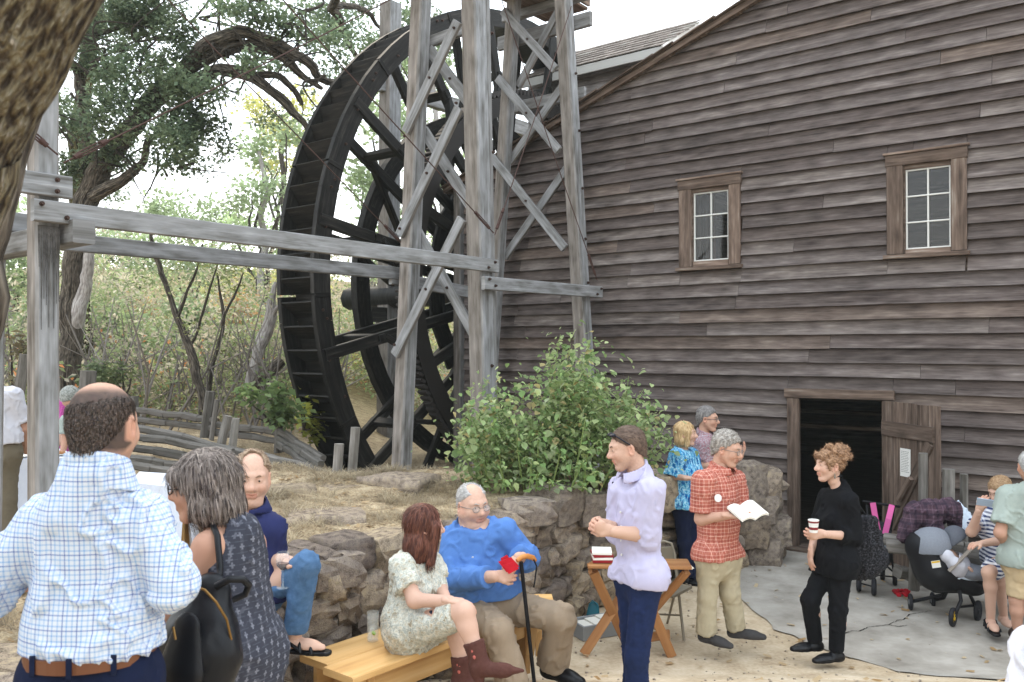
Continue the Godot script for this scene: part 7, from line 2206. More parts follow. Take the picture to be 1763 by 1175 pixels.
	s = {"z": 9.3, "ground": 0.56, "head": [124, 688], "hs": 0.245, "face": Vector3(-0.3, -0.9, 0.55), "up": Vector3(-0.35, 0.9, 0.5), "sh1": [116, 726, -0.05], "sh0": [160, 722, 0.1],
		"el1": [113, 756, -0.06], "wr1": [108, 776, -0.12], "el0": [172, 750, 0.0], "wr0": [160, 776, -0.1], "hip1": [150, 790, 0.4], "hip0": [182, 790, 0.42], "kn1": [150, 850, 0.3], "an1": [152, 905, 0.35], "kn0": [184, 850, 0.3], "an0": [184, 905, 0.35],
		"skin": TANNED, "seed": 53.0, "eyes": false, "toe0": Vector3(0, 0, 1), "toe1": Vector3(0, 0, 1), "hand_cell": 0.006,
		"hand1": [Vector3(-0.2, -0.6, 0.6), Vector3(0, -1, -0.3), -1.0, 0.6], "hand0": [Vector3(-0.2, -0.6, 0.6), Vector3(0, -1, -0.3), 1.0, 0.6],
		"top": {"mat": mat.linen, "sleeve": 0.7, "hem": 0.02, "loose": 0.014}, "pants": {"mat": mat.navy, "len": 1.97}, "shoes": {"mat": mat.shoe_black}}
	person("grey haired person in a grey shirt bending over the white table", s)
	hair(s, func(b: Blob): short_hair(b, 0.014, 0.012, 0.045), Color(0.16, 0.17, 0.15), Color(0.42, 0.43, 0.40), 0.006, 0.008)
	s = {"z": 9.9, "ground": 0.6, "head": [82, 655], "hs": 0.235, "face": Vector3(0.7, -0.1, 0.6), "female": true, "sh1": [72, 698, 0.0], "sh0": [98, 698, 0.05],
		"el1": [66, 740, -0.05], "wr1": [78, 762, -0.2], "el0": [104, 740, 0.05], "wr0": [100, 765, -0.1], "hip1": [76, 780], "hip0": [94, 780], "kn1": [76, 840], "an1": [76, 890], "kn0": [94, 840], "an0": [94, 890],
		"skin": FAIR, "seed": 59.0, "bust": 0.9, "hand_cell": 0.007, "toe0": Vector3(0.5, 0, 1), "toe1": Vector3(0.5, 0, 1),
		"top": {"name": "blouse", "mat": mat.pink, "sleeve": 0.8, "hem": 0.05, "loose": 0.016}, "pants": {"mat": mat.navy, "len": 1.97}, "shoes": {"mat": mat.shoe_black}}
	person("woman in a pink patterned blouse half hidden behind the grey post", s)
	hair(s, func(b: Blob): short_hair(b, 0.016, 0.01, 0.045), Color(0.12, 0.08, 0.05), Color(0.25, 0.17, 0.11), 0.005, 0.009)

func buttons(s: Dictionary, n: int) -> void:
	# small pale buttons down the front, found by walking out from the spine
	var hc: Vector3 = (s.J.hip0 + s.J.hip1) / 2.0
	var sc: Vector3 = (s.J.sh0 + s.J.sh1) / 2.0
	var spine := (sc - hc).normalized()
	var wide: Vector3 = (s.J.sh0 - s.J.sh1).normalized()
	var front := wide.cross(spine).normalized()
	var sw: float = s.J.sh0.distance_to(s.J.sh1)
	var B: float = s.get("bulk", 1.0); var be: float = s.get("belly", 1.0); var dp: float = s.get("depth", 0.68)
	var w := (sw * 0.5 + 0.05) * B
	for k in n:
		var f := 0.16 + 0.62 * k / (n - 1.0)
		var r := lerpf(w * 0.75 * be * dp * (0.9 + 0.12 * be) + 0.03 * (be - 0.8), w * 0.79 * dp, smoothstep(0.3, 0.75, f)) + 0.021
		var mb := MB.new()
		mb.tube([Vector3.ZERO, front * 0.006], [0.0065], 8)
		part("button", mb.mesh(), mat.white_paint, s.root, Transform3D(Basis.IDENTITY, hc + spine * (sc - hc).length() * f + front * r))

func sandals(s: Dictionary, k: int) -> void:
	var an: Vector3 = s.J["an%d" % k]
	var d: Vector3 = s.inv.basis * (s["toe%d" % k] as Vector3)
	d.y = 0
	d = d.normalized()
	var sd := d.cross(Vector3.UP)
	var y := an.y - 0.07
	var o := Vector3(an.x, y, an.z)
	var b := Blob.new()
	b.cone(o - d * 0.045, o + d * 0.10, 0.040, 0.044, 0.02, sd, 1.0, 1.0)
	b.cone(o + d * 0.10, o + d * 0.185, 0.044, 0.034, 0.02, sd, 1.0, 1.0)
	b.cut(o + Vector3(0, 0.008, 0), Vector3.UP)
	b.cut(o - Vector3(0, 0.016, 0), Vector3.DOWN)
	var mb := MB.new()
	b.into(mb, 0.008)
	for q in [[0.125, 0.040, 0.042], [0.06, 0.050, 0.045], [-0.01, 0.075, 0.042]]:
		var arc := []
		for j in 9:
			var g := PI * j / 8
			arc.append(o + d * (q[0] - 0.015 * sin(g)) + sd * cos(g) * (q[2] + 0.004) + Vector3.UP * sin(g) * q[1])
		mb.tube(arc, [0.011], 6)
	mb.tube([o + d * 0.06 + sd * 0.046 + Vector3.UP * 0.01, o - d * 0.02 + sd * 0.042 + Vector3.UP * 0.05, o - d * 0.055 + Vector3.UP * 0.055, o - d * 0.02 - sd * 0.042 + Vector3.UP * 0.05, o + d * 0.06 - sd * 0.046 + Vector3.UP * 0.01], [0.010], 6)
	part("sandal", mb.mesh(), mat.shoe_black, s.root)

func boots(s: Dictionary) -> void:
	for k in 2:
		var an: Vector3 = s.J["an%d" % k]; var kn: Vector3 = s.J["kn%d" % k]
		var up := (kn - an).normalized()
		var d: Vector3 = s.inv.basis * (Vector3(0.95, 0.05 if k == 1 else -0.3, 0.28))
		d = (d - up * d.dot(up) * 0.6).normalized()
		var sd := d.cross(up).normalized()
		var b := Blob.new()
		b.cone(an + up * 0.12, an, 0.058, 0.050, 0.03)
		b.cone(an - d * 0.02 - up * 0.03, an + d * 0.12 - up * 0.055, 0.046, 0.038, 0.03, sd, 1.0, 0.9)
		b.cone(an + d * 0.11 - up * 0.055, an + d * 0.215 - up * 0.07, 0.038, 0.012, 0.03, sd, 1.05, 0.8)
		b.cone(an - d * 0.03 - up * 0.05, an - d * 0.03 - up * 0.085, 0.034, 0.028, 0.01)
		b.cut(an + up * 0.115 + d * 0.01, up)
		var mb := MB.new()
		b.into(mb, 0.008, null, func(p: Vector3, _n: Vector3) -> float: return 0.003 * fold.get_noise_3d(p.x * 40, p.y * 30, p.z * 40))
		part("boot", mb.mesh(), mat.boot, s.root)
		for q in [[0.075, 0.014], [0.04, 0.010]]:
			var im := MB.new()
			im.tint = Color(0.45, 0.11, 0.09)
			im.ball(Vector3.ZERO, Vector3(q[1], q[1] * 1.3, 0.006), 5, 10)
			part("boot_inlay", im.mesh(), mat.leather_red, s.root, Transform3D(Basis(d, up, sd), an + up * q[0] + sd * 0.049))

# ---------------------------------------------------------------- furniture and small things
func rod(called: String, root: Node3D, pts: Array, r: Variant, m: Material, tint := Color.WHITE, sides := 8) -> MeshInstance3D:
	var mb := MB.new()
	mb.tint = tint
	mb.tube(local(pts, root), r if r is Array else [r], sides)
	return part(called, mb.mesh(), m, root)

func plank(called: String, root: Node3D, a: Vector3, b: Vector3, w: float, h: float, up: Vector3, m: Material, tone := 1.0, ch := 0.004) -> MeshInstance3D:
	var inv := root.transform.affine_inverse()
	return wood(called, inv * a, inv * b, w, h, inv.basis * up, m, root, tone, ch)

func blob_part(called: String, root: Node3D, build: Callable, m: Material, cell := 0.01, tint := Color.WHITE, push: Variant = null) -> MeshInstance3D:
	# shapes given in the world
	var b := Blob.new()
	build.call(b)
	var mb := MB.new()
	b.into(mb, cell, func(_p: Vector3, _n: Vector3) -> Color: return tint, push, root.transform.affine_inverse())
	return part(called, mb.mesh(), m, root)

func wine_glass(root: Node3D, foot: Vector3, h: float, wine := true) -> void:
	var f := root.transform.affine_inverse() * foot
	var g := MB.new()
	g.lathe(f, [Vector2(0.001, 0.003), Vector2(0.034, 0.002), Vector2(0.034, 0.004), Vector2(0.005, 0.008), Vector2(0.0035, h * 0.2), Vector2(0.0035, h * 0.45), Vector2(0.012, h * 0.50), Vector2(0.033, h * 0.62), Vector2(0.037, h * 0.75), Vector2(0.031, h)], 18)
	part("glass", g.mesh(), mat.clear_glass, root)
	if wine:
		var w := MB.new()
		w.lathe(f, [Vector2(0.001, h * 0.50), Vector2(0.011, h * 0.51), Vector2(0.031, h * 0.62), Vector2(0.034, h * 0.70), Vector2(0.001, h * 0.70)], 18)
		part("wine", w.mesh(), mat.wine, root)

func build_props() -> void:
	mat.clear_glass = plain(Color(0.92, 0.95, 0.95, 0.14), 0.04)
	mat.clear_glass.transparency = BaseMaterial3D.TRANSPARENCY_ALPHA
	mat.wine = plain(hx("3a0a14"), 0.1)
	mat.plastic_gray = plain(hx("8d8f90"), 0.6)
	mat.red_cloth = weave("b01826", "d02a38", 0.2)
	mat.teal = plain(hx("1f5d6a"), 0.5)
	mat.paper = plain(hx("e8e4da"), 0.8)
	mat.book_dark = plain(hx("2a2622"), 0.4)
	mat.book_red = plain(hx("8e2028"), 0.5)
	mat.chair_paint = plain(hx("8d8474"), 0.5, 0.2)
	mat.rubber = plain(hx("26262a"), 0.7)
	mat.yellow = plain(hx("d8b020"), 0.5)
	mat.gray_cloth = weave("70747c", "878b93", 0.12)
	mat.taupe = plain(hx("8a8178"), 0.5)
	mat.plaid_dark = cloth(func(x, y):
		var c := hx("4c3a44")
		for v in [x, y]:
			if v < 14: c = c.lerp(hx("2c2530"), 0.6)
			if v > 38 and v < 44: c = c.lerp(hx("8d7480"), 0.4)
		return c, 64, 0.09)
	mat.pale_blue = weave("b9c6d6", "d4dde8", 0.3)
	mat.linen_white = weave("c6ccda", "d9dee8", 0.5)

	# the long pine bench
	var a := on(603, 1170, 0.68); var b := on(520, 1126, 0.68)
	var dir := (on(760, 1111, 0.68) - a).normalized()
	var t := thing("bench", "long honey coloured pine bench in front of the stone wall", "bench", Vector3((a.x + b.x) / 2, 0.25, (a.z + b.z) / 2))
	var across := b - a
	for k in 2:
		var f := 0.25 + 0.5 * k
		plank("seat_board", t, a + across * f - Vector3(0, 0.02, 0), a + across * f + dir * 1.75 - Vector3(0, 0.02, 0), across.length() * 0.49, 0.04, Vector3.UP, mat.pine, 1.0, 0.006)
	for k in 2:
		var o := a + dir * (0.18 + 1.36 * k)
		plank("leg", t, o + across * 0.5 - Vector3(0, 0.04, 0), o + across * 0.5 - Vector3(0, 0.43, 0), 0.045, across.length() * 0.8, across.normalized(), mat.pine, 0.9, 0.005)
	plank("apron", t, a + across * 0.16 + dir * 0.04 - Vector3(0, 0.115, 0), a + across * 0.16 + dir * 1.7 - Vector3(0, 0.115, 0), 0.03, 0.15, Vector3.UP, mat.pine, 0.85)
	plank("apron", t, a + across * 0.84 + dir * 0.04 - Vector3(0, 0.115, 0), a + across * 0.84 + dir * 1.7 - Vector3(0, 0.115, 0), 0.03, 0.15, Vector3.UP, mat.pine, 0.85)
	# chair under the big man: its front leg shows beside his knee
	t = thing("wooden_chair", "plain wooden chair under the big man in the blue shirt", "chair", Vector3(0.0, 0.24, -5.75))
	var c0 := at(836, 1062, 5.66)
	for q in [[0.0, 0.0], [0.5, -0.05], [-0.10, -0.42], [0.42, -0.45]]:
		var p := c0 + Vector3(q[0] - 0.06, 0, q[1])
		plank("leg", t, Vector3(p.x, 0.24, p.z), Vector3(p.x, 0.665, p.z), 0.045, 0.045, Vector3(0, 0, 1), mat.pine, 0.9)
	plank("seat", t, c0 + Vector3(-0.16, 0.0, -0.22), c0 + Vector3(0.46, 0.0, -0.24), 0.46, 0.03, Vector3.UP, mat.pine, 0.95)
	plank("leg", t, at(922, 1068, 5.62), at(912, 1128, 5.58), 0.05, 0.05, Vector3(0, 0, 1), mat.pine, 1.0)
	# tumbler on the bench
	var g := on(642, 1104, 0.682)
	t = thing("tumbler", "tall clear tumbler with melting ice standing on the pine bench", "glass", g)
	var mb := MB.new()
	mb.lathe(Vector3.ZERO, [Vector2(0.001, 0.006), Vector2(0.031, 0.004), Vector2(0.031, 0.0), Vector2(0.033, 0.002), Vector2(0.036, 0.17), Vector2(0.033, 0.17), Vector2(0.030, 0.012), Vector2(0.001, 0.012)], 20)
	part("glass", mb.mesh(), mat.clear_glass, t)
	for k in 4:
		mb = MB.new()
		mb.box(Vector3(-0.013, 0, -0.013), Vector3(0.013, 0.024, 0.013), 0.004)
		part("ice_cube", mb.mesh(), mat.clear_glass, t, Transform3D(Basis.from_euler(Vector3(rr(0, 1), rr(0, 3), rr(0, 1))), Vector3(rr(-0.01, 0.01), 0.018 + k * 0.018, rr(-0.01, 0.01))))
	mb = MB.new()
	mb.tube([Vector3(0.005, 0.05, 0.02), Vector3(0.01, 0.056, 0.022)], [0.014], 10)
	part("lime_slice", mb.mesh(), plain(hx("8fb04a"), 0.5), t)
	# cane and red napkin
	var top := at(905, 962, 5.28); var ft := at(921, 1186, 5.3)
	t = thing("walking_cane", "black walking cane with a curved wooden handle between the big man's hands", "cane", ft)
	rod("shaft", t, [at(897, 968, 5.28), ft], 0.012, mat.black)
	rod("handle", t, [at(890, 966, 5.26), at(898, 960, 5.28), at(908, 958, 5.3), at(918, 961, 5.32), at(922, 966, 5.33)], [0.013, 0.016, 0.017, 0.016, 0.012], mat.pine, Color(0.9, 0.6, 0.4))
	rod("wrist_strap", t, [at(918, 962, 5.31), at(924, 975, 5.31), at(921, 1000, 5.30), at(919, 1012, 5.30)], 0.005, mat.black, Color.WHITE, 5)
	rod("rubber_tip", t, [ft + Vector3(0, 0.03, 0), ft], 0.016, mat.rubber)
	t = thing("red_napkin", "folded bright red napkin held in the big man's hands", "napkin", at(874, 972, 5.2))
	for q in [[[858, 968], [880, 960], [894, 976], [872, 986], 5.19], [[862, 962], [873, 956], [884, 973], [866, 978], 5.215], [[866, 974], [884, 968], [893, 980], [876, 989], 5.175]]:
		var f := MB.new()
		var pts := []
		for k in 4: pts.append(at(q[k][0], q[k][1], q[4] + 0.02 * (k % 2)))
		var lp := local(pts, t)
		f.quad(lp[0], lp[1], lp[2], lp[3])
		var nn: Vector3 = (lp[2] - lp[0]).cross(lp[3] - lp[1]).normalized() * 0.006
		f.quad(lp[0] + nn, lp[1] + nn, lp[2] + nn, lp[3] + nn)
		for k in 4: f.quad(lp[k], lp[(k + 1) % 4], lp[(k + 1) % 4] + nn, lp[k] + nn)
		part("fold", f.mesh(), mat.red_cloth, t)
	# wine glass in the polo man's hand
	g = at(487, 1013, 4.58)
	t = thing("wine_glass", "stemmed wine glass with a little red wine held by the man in the polo shirt", "glass", g)
	wine_glass(t, g, 0.19)
	# camera in the seated woman's lap
	t = thing("compact_camera", "small dark blue camera under the seated woman's hand", "camera", at(755, 1060, 4.78))
	var cb := MB.new()
	cb.box(Vector3(-0.05, -0.032, -0.014), Vector3(0.05, 0.032, 0.014), 0.008)
	part("body", cb.mesh(), plain(hx("1c2a40"), 0.4), t, Transform3D(Basis(Vector3.UP, 0.5), Vector3.ZERO))
	cb = MB.new()
	cb.tube([Vector3(0, 0, 0.012), Vector3(0, 0, 0.03)], [0.022], 14)
	part("lens", cb.mesh(), mat.black, t, Transform3D(Basis(Vector3.UP, 0.5), Vector3(-0.01, 0, 0)))
	# open book
	var bc := at(1287, 884, 6.48)
	t = thing("open_book", "thick open book with a black cover and white pages in the reading man's hands", "book", bc)
	t.rotation = Vector3(0.42, 0.5, 0.12)
	for k in [-1.0, 1.0]:
		var pg := MB.new()
		var cv := MB.new()
		for j in 7:
			var f0 := j / 7.0; var f1 := (j + 1) / 7.0
			var y0 := 0.03 * sin(f0 * 2.6); var y1 := 0.03 * sin(f1 * 2.6)
			var x0: float = k * f0 * 0.125; var x1: float = k * f1 * 0.125
			pg.quad(Vector3(x0, y0 + 0.012, -0.09), Vector3(x1, y1 + 0.012, -0.09), Vector3(x1, y1 + 0.012, 0.09), Vector3(x0, y0 + 0.012, 0.09), Vector2.ZERO, Vector2.ONE, Vector3.UP)
			for zz in [-0.09, 0.09]: pg.quad(Vector3(x0, y0 - 0.006, zz), Vector3(x1, y1 - 0.006, zz), Vector3(x1, y1 + 0.012, zz), Vector3(x0, y0 + 0.012, zz))
			cv.quad(Vector3(x0, y0 - 0.009, -0.095), Vector3(x1, y1 - 0.009, -0.095), Vector3(x1, y1 - 0.009, 0.095), Vector3(x0, y0 - 0.009, 0.095), Vector2.ZERO, Vector2.ONE, Vector3.DOWN)
		pg.quad(Vector3(k * 0.125, 0.009, -0.09), Vector3(k * 0.125, 0.009, 0.09), Vector3(k * 0.125, 0.028, 0.09), Vector3(k * 0.125, 0.028, -0.09))
		part("pages", pg.mesh(), mat.paper, t)
		part("cover", cv.mesh(), mat.book_dark, t)
	# paper cup
	g = at(1401, 917, 6.24)
	t = thing("paper_cup", "white paper cup with a dark red band held by the woman in black", "cup", g)
	mb = MB.new()
	mb.lathe(Vector3.ZERO, [Vector2(0.001, 0.003), Vector2(0.028, 0.0), Vector2(0.037, 0.085), Vector2(0.040, 0.088), Vector2(0.038, 0.091), Vector2(0.035, 0.086), Vector2(0.027, 0.006), Vector2(0.001, 0.006)], 20)
	part("cup", mb.mesh(), mat.white_paint, t)
	mb = MB.new()
	mb.lathe(Vector3.ZERO, [Vector2(0.0363, 0.07), Vector2(0.0378, 0.082)], 20)
	mb.lathe(Vector3.ZERO, [Vector2(0.0305, 0.02), Vector2(0.0325, 0.04)], 20)
	part("band", mb.mesh(), plain(hx("7c2a2e"), 0.6), t)
	# shoulder bag of the woman in black
	t = thing("shoulder_bag", "soft black and grey patterned bag hanging from the black clad woman's shoulder", "bag", at(1492, 980, 6.75))
	var bag := func(bl: Blob):
		bl.cone(at(1490, 905, 6.72), at(1494, 960, 6.75), 0.10, 0.15, 0.05, Vector3(1, 0, 0.3), 1.0, 0.55)
		bl.cone(at(1478, 940, 6.72), at(1480, 972, 6.74), 0.10, 0.12, 0.05, Vector3(1, 0, 0.3), 1.0, 0.55)
		bl.cut(at(1490, 888, 6.72), Vector3(0.1, 1, 0))
	blob_part("sack", t, bag, mat.bag_cloth, 0.012, Color.WHITE, cloth_push(0.012, Vector3(9, 3, 9), 4.0))
	rod("strap", t, [at(1470, 892, 6.6), at(1466, 858, 6.5), at(1462, 845, 6.55), at(1468, 856, 6.68), at(1500, 900, 6.78)], 0.009, mat.black)
	# backpack of the woman with the grey bob
	t = thing("backpack", "small black leather backpack hanging on the grey haired woman's back", "backpack", at(350, 1142, 2.8))
	var pack := func(bl: Blob):
		bl.cone(at(362, 1027, 2.80), at(345, 1117, 2.77), 0.075, 0.125, 0.05, Vector3(1, 0, 0.35), 1.0, 0.62)
		bl.cone(at(345, 1117, 2.77), at(335, 1187, 2.78), 0.125, 0.12, 0.05, Vector3(1, 0, 0.35), 1.05, 0.62)
	blob_part("bag", t, pack, mat.leather, 0.008, Color.WHITE, func(p: Vector3, _n: Vector3) -> float: return 0.004 * fold.get_noise_3d(p.x * 14, p.y * 10, p.z * 14))
	var pocket := func(bl: Blob):
		bl.cone(at(322, 1082, 2.70), at(312, 1152, 2.69), 0.05, 0.085, 0.04, Vector3(1, 0, 0.35), 1.0, 0.35)
	blob_part("pocket", t, pocket, mat.leather, 0.008)
	rod("strap", t, [at(356, 1027, 2.76), at(378, 992, 2.82), at(379, 978, 2.84), at(374, 923, 2.86), at(366, 903, 2.93), at(352, 913, 3.02)], [0.010, 0.011, 0.011, 0.011, 0.01, 0.01], mat.leather)
	rod("grab_handle", t, [at(372, 1010, 2.75), at(395, 998, 2.74), at(418, 998, 2.76), at(428, 1008, 2.78), at(422, 1024, 2.79), at(400, 1034, 2.78)], [0.012, 0.012, 0.012, 0.012, 0.011, 0.010], mat.leather)
	rod("zip", t, [at(330, 1010, 2.70), at(352, 1016, 2.66), at(372, 1037, 2.66), at(390, 1067, 2.69), at(398, 1102, 2.71)], 0.004, mat.brass)
	rod("zip_pull", t, [at(298, 1080, 2.64), at(302, 1102, 2.63)], 0.004, mat.brass)

	# folding book table
	t = thing("folding_table", "small wooden table with crossed legs behind the man in the lilac shirt", "table", Vector3(0.95, 0, -6.75))
	var W2: Material = mat.oak_bench
	var l0 := at(1010, 976, 6.55); var r0 := at(1190, 978, 6.55); var l1 := at(1026, 966, 6.98); var r1 := at(1184, 966, 6.98)
	for k in 5:
		var f := (k + 0.5) / 5.0
		plank("table_slat", t, l0.lerp(l1, f), r0.lerp(r1, f), 0.082, 0.024, Vector3.UP, W2, 1.0)
	plank("table_rail", t, l0 + Vector3(0.03, -0.035, -0.03), l1 + Vector3(0.0, -0.035, 0), 0.03, 0.05, Vector3.UP, W2, 0.8)
	plank("table_rail", t, r0 + Vector3(-0.03, -0.035, -0.03), r1 + Vector3(0.0, -0.035, 0), 0.03, 0.05, Vector3.UP, W2, 0.8)
	for q in [[[1022, 986, 6.62], [1080, 1110, 7.0]], [[1005, 1127, 6.78], [1098, 984, 6.9]], [[1094, 985, 6.66], [1157, 1131, 6.75]], [[1182, 986, 6.6], [1078, 1106, 7.0]]]:
		plank("crossed_leg", t, at(q[0][0], q[0][1], q[0][2]), at(q[1][0], q[1][1], q[1][2]), 0.03, 0.075, Vector3(1, 0.5, 0), W2, 0.95)
	plank("stretcher", t, at(1118, 1098, 6.8), at(1152, 1092, 6.85), 0.03, 0.07, Vector3.UP, W2, 1.1)
	# books and papers on it
	var bx := [[1036, 957, 6.72, 0.15, 0.05, "book_red", "small stack of red and white books at the left end of the folding table"], [1172, 968, 6.7, 0.16, 0.02, "paper", "loose white paper lying at the right end of the folding table"]]
	for q in bx:
		t = thing("book_stack" if q[5] == "book_red" else "paper_sheet", q[6], "books" if q[5] == "book_red" else "paper", at(q[0], q[1] + 10, q[2]))
		for k in (4 if q[5] == "book_red" else 2):
			var bk := MB.new()
			var hh := 0.018 if q[5] == "book_red" else 0.003
			bk.box(Vector3(-q[3] / 2, k * (hh + 0.002), -0.1), Vector3(q[3] / 2, k * (hh + 0.002) + hh, 0.1), 0.001)
			part("book" if q[5] == "book_red" else "sheet", bk.mesh(), [mat.book_red, mat.paper][k % 2 if q[5] == "book_red" else 1], t, Transform3D(Basis(Vector3.UP, rr(-0.12, 0.12)), Vector3(0, 0.012, 0)))
	# metal folding chair
	t = thing("folding_chair", "beige metal folding chair behind the wooden table", "chair", Vector3(1.4, 0, -7.4))
	var M: Material = mat.chair_paint
	rod("back_frame", t, [at(1178, 1104, 7.08), at(1166, 1000, 7.25), at(1162, 955, 7.3), at(1156, 936, 7.32), at(1142, 932, 7.34), at(1130, 940, 7.36), at(1128, 960, 7.36), at(1130, 1010, 7.35), at(1128, 1085, 7.3)], 0.012, M)
	rod("rear_leg", t, [at(1165, 1010, 7.2), at(1148, 1078, 7.6)], 0.011, M)
	rod("rear_leg", t, [at(1130, 1012, 7.3), at(1112, 1072, 7.7)], 0.011, M)
	plank("seat", t, at(1128, 1014, 7.3), at(1176, 1020, 7.15), 0.36, 0.022, Vector3.UP, M, 0.9, 0.008)
	plank("backrest", t, at(1131, 957, 7.355), at(1162, 955, 7.315), 0.016, 0.14, Vector3.UP, M, 0.95, 0.006)
	rod("crossbar", t, [at(1128, 1058, 7.33), at(1172, 1060, 7.17)], 0.008, M)
	# crate of books and teal bag under the table
	t = thing("storage_box", "shallow grey box of papers under the folding table", "box", on(1024, 1092, 0.0))
	t.rotation.y = 0.45
	for q in [[-0.19, -0.17, -0.13, 0.13], [0.17, 0.19, -0.13, 0.13], [-0.17, 0.17, -0.13, -0.11], [-0.17, 0.17, 0.11, 0.13]]:
		mb = MB.new()
		mb.box(Vector3(q[0], 0.004, q[2]), Vector3(q[1], 0.12, q[3]), 0.003)
		part("side", mb.mesh(), mat.plastic_gray, t)
	mb = MB.new()
	mb.box(Vector3(-0.17, 0.004, -0.11), Vector3(0.17, 0.02, 0.11))
	part("bottom", mb.mesh(), mat.plastic_gray, t)
	for k in 3:
		mb = MB.new()
		mb.box(Vector3(-0.15 + k * 0.105, 0.02, -0.1), Vector3(-0.05 + k * 0.105, 0.10 + k * 0.012, 0.1), 0.002)
		part("paper_stack", mb.mesh(), mat.paper, t)
	t = thing("teal_bag", "small dark teal bag standing behind the grey box", "bag", on(1022, 1064, 0.0))
	blob_part("bag", t, func(bl: Blob):
		bl.cone(at(1021, 1060, 7.6), at(1022, 1046, 7.62), 0.06, 0.05, 0.03, Vector3(1, 0, 0), 1.0, 0.5), mat.teal, 0.01)
	rod("handle", t, [at(1015, 1042, 7.6), at(1020, 1034, 7.6), at(1028, 1042, 7.6)], 0.006, mat.teal)
	build_strollers()
	build_fences()
	build_tables()

func wheel(root: Node3D, c: Vector3, axis: Vector3, r: float, w: float, hub: Material) -> void:
	var inv := root.transform.affine_inverse()
	var o := inv * c
	var x := (inv.basis * axis).normalized()
	var u := x.cross(Vector3.UP).normalized()
	var v := u.cross(x)
	var wr := Node3D.new()
	wr.name = "wheel"
	root.add_child(wr, true)
	wr.transform = Transform3D(Basis(u, x, v), o)
	var tm := MB.new()
	var prof := []
	for j in 13:
		var g := TAU * j / 12
		prof.append(Vector2(r - 0.018 + 0.018 * cos(g), w * 0.5 * sin(g)))
	tm.lathe(Vector3.ZERO, prof, 24)
	part("tyre", tm.mesh(), mat.rubber, wr)
	var rm := MB.new()
	rm.lathe(Vector3.ZERO, [Vector2(0.001, w * 0.32), Vector2(r * 0.3, w * 0.42), Vector2(r * 0.32, w * 0.2), Vector2(r - 0.034, w * 0.25), Vector2(r - 0.018, w * 0.35), Vector2(r - 0.018, -w * 0.35), Vector2(r - 0.034, -w * 0.25), Vector2(r * 0.32, -w * 0.2), Vector2(r * 0.3, -w * 0.42), Vector2(0.001, -w * 0.32)], 20)
	part("rim", rm.mesh(), hub, wr)
	for k in 3:
		var sp := MB.new()
		var g := TAU * k / 3 + 0.5
		sp.timber(Vector3(cos(g), 0, sin(g)) * r * 0.2, Vector3(cos(g), 0, sin(g)) * (r - 0.03), 0.022, w * 0.7, Vector3.UP, 0.003)
		part("spoke", sp.mesh(), mat.rubber, wr)

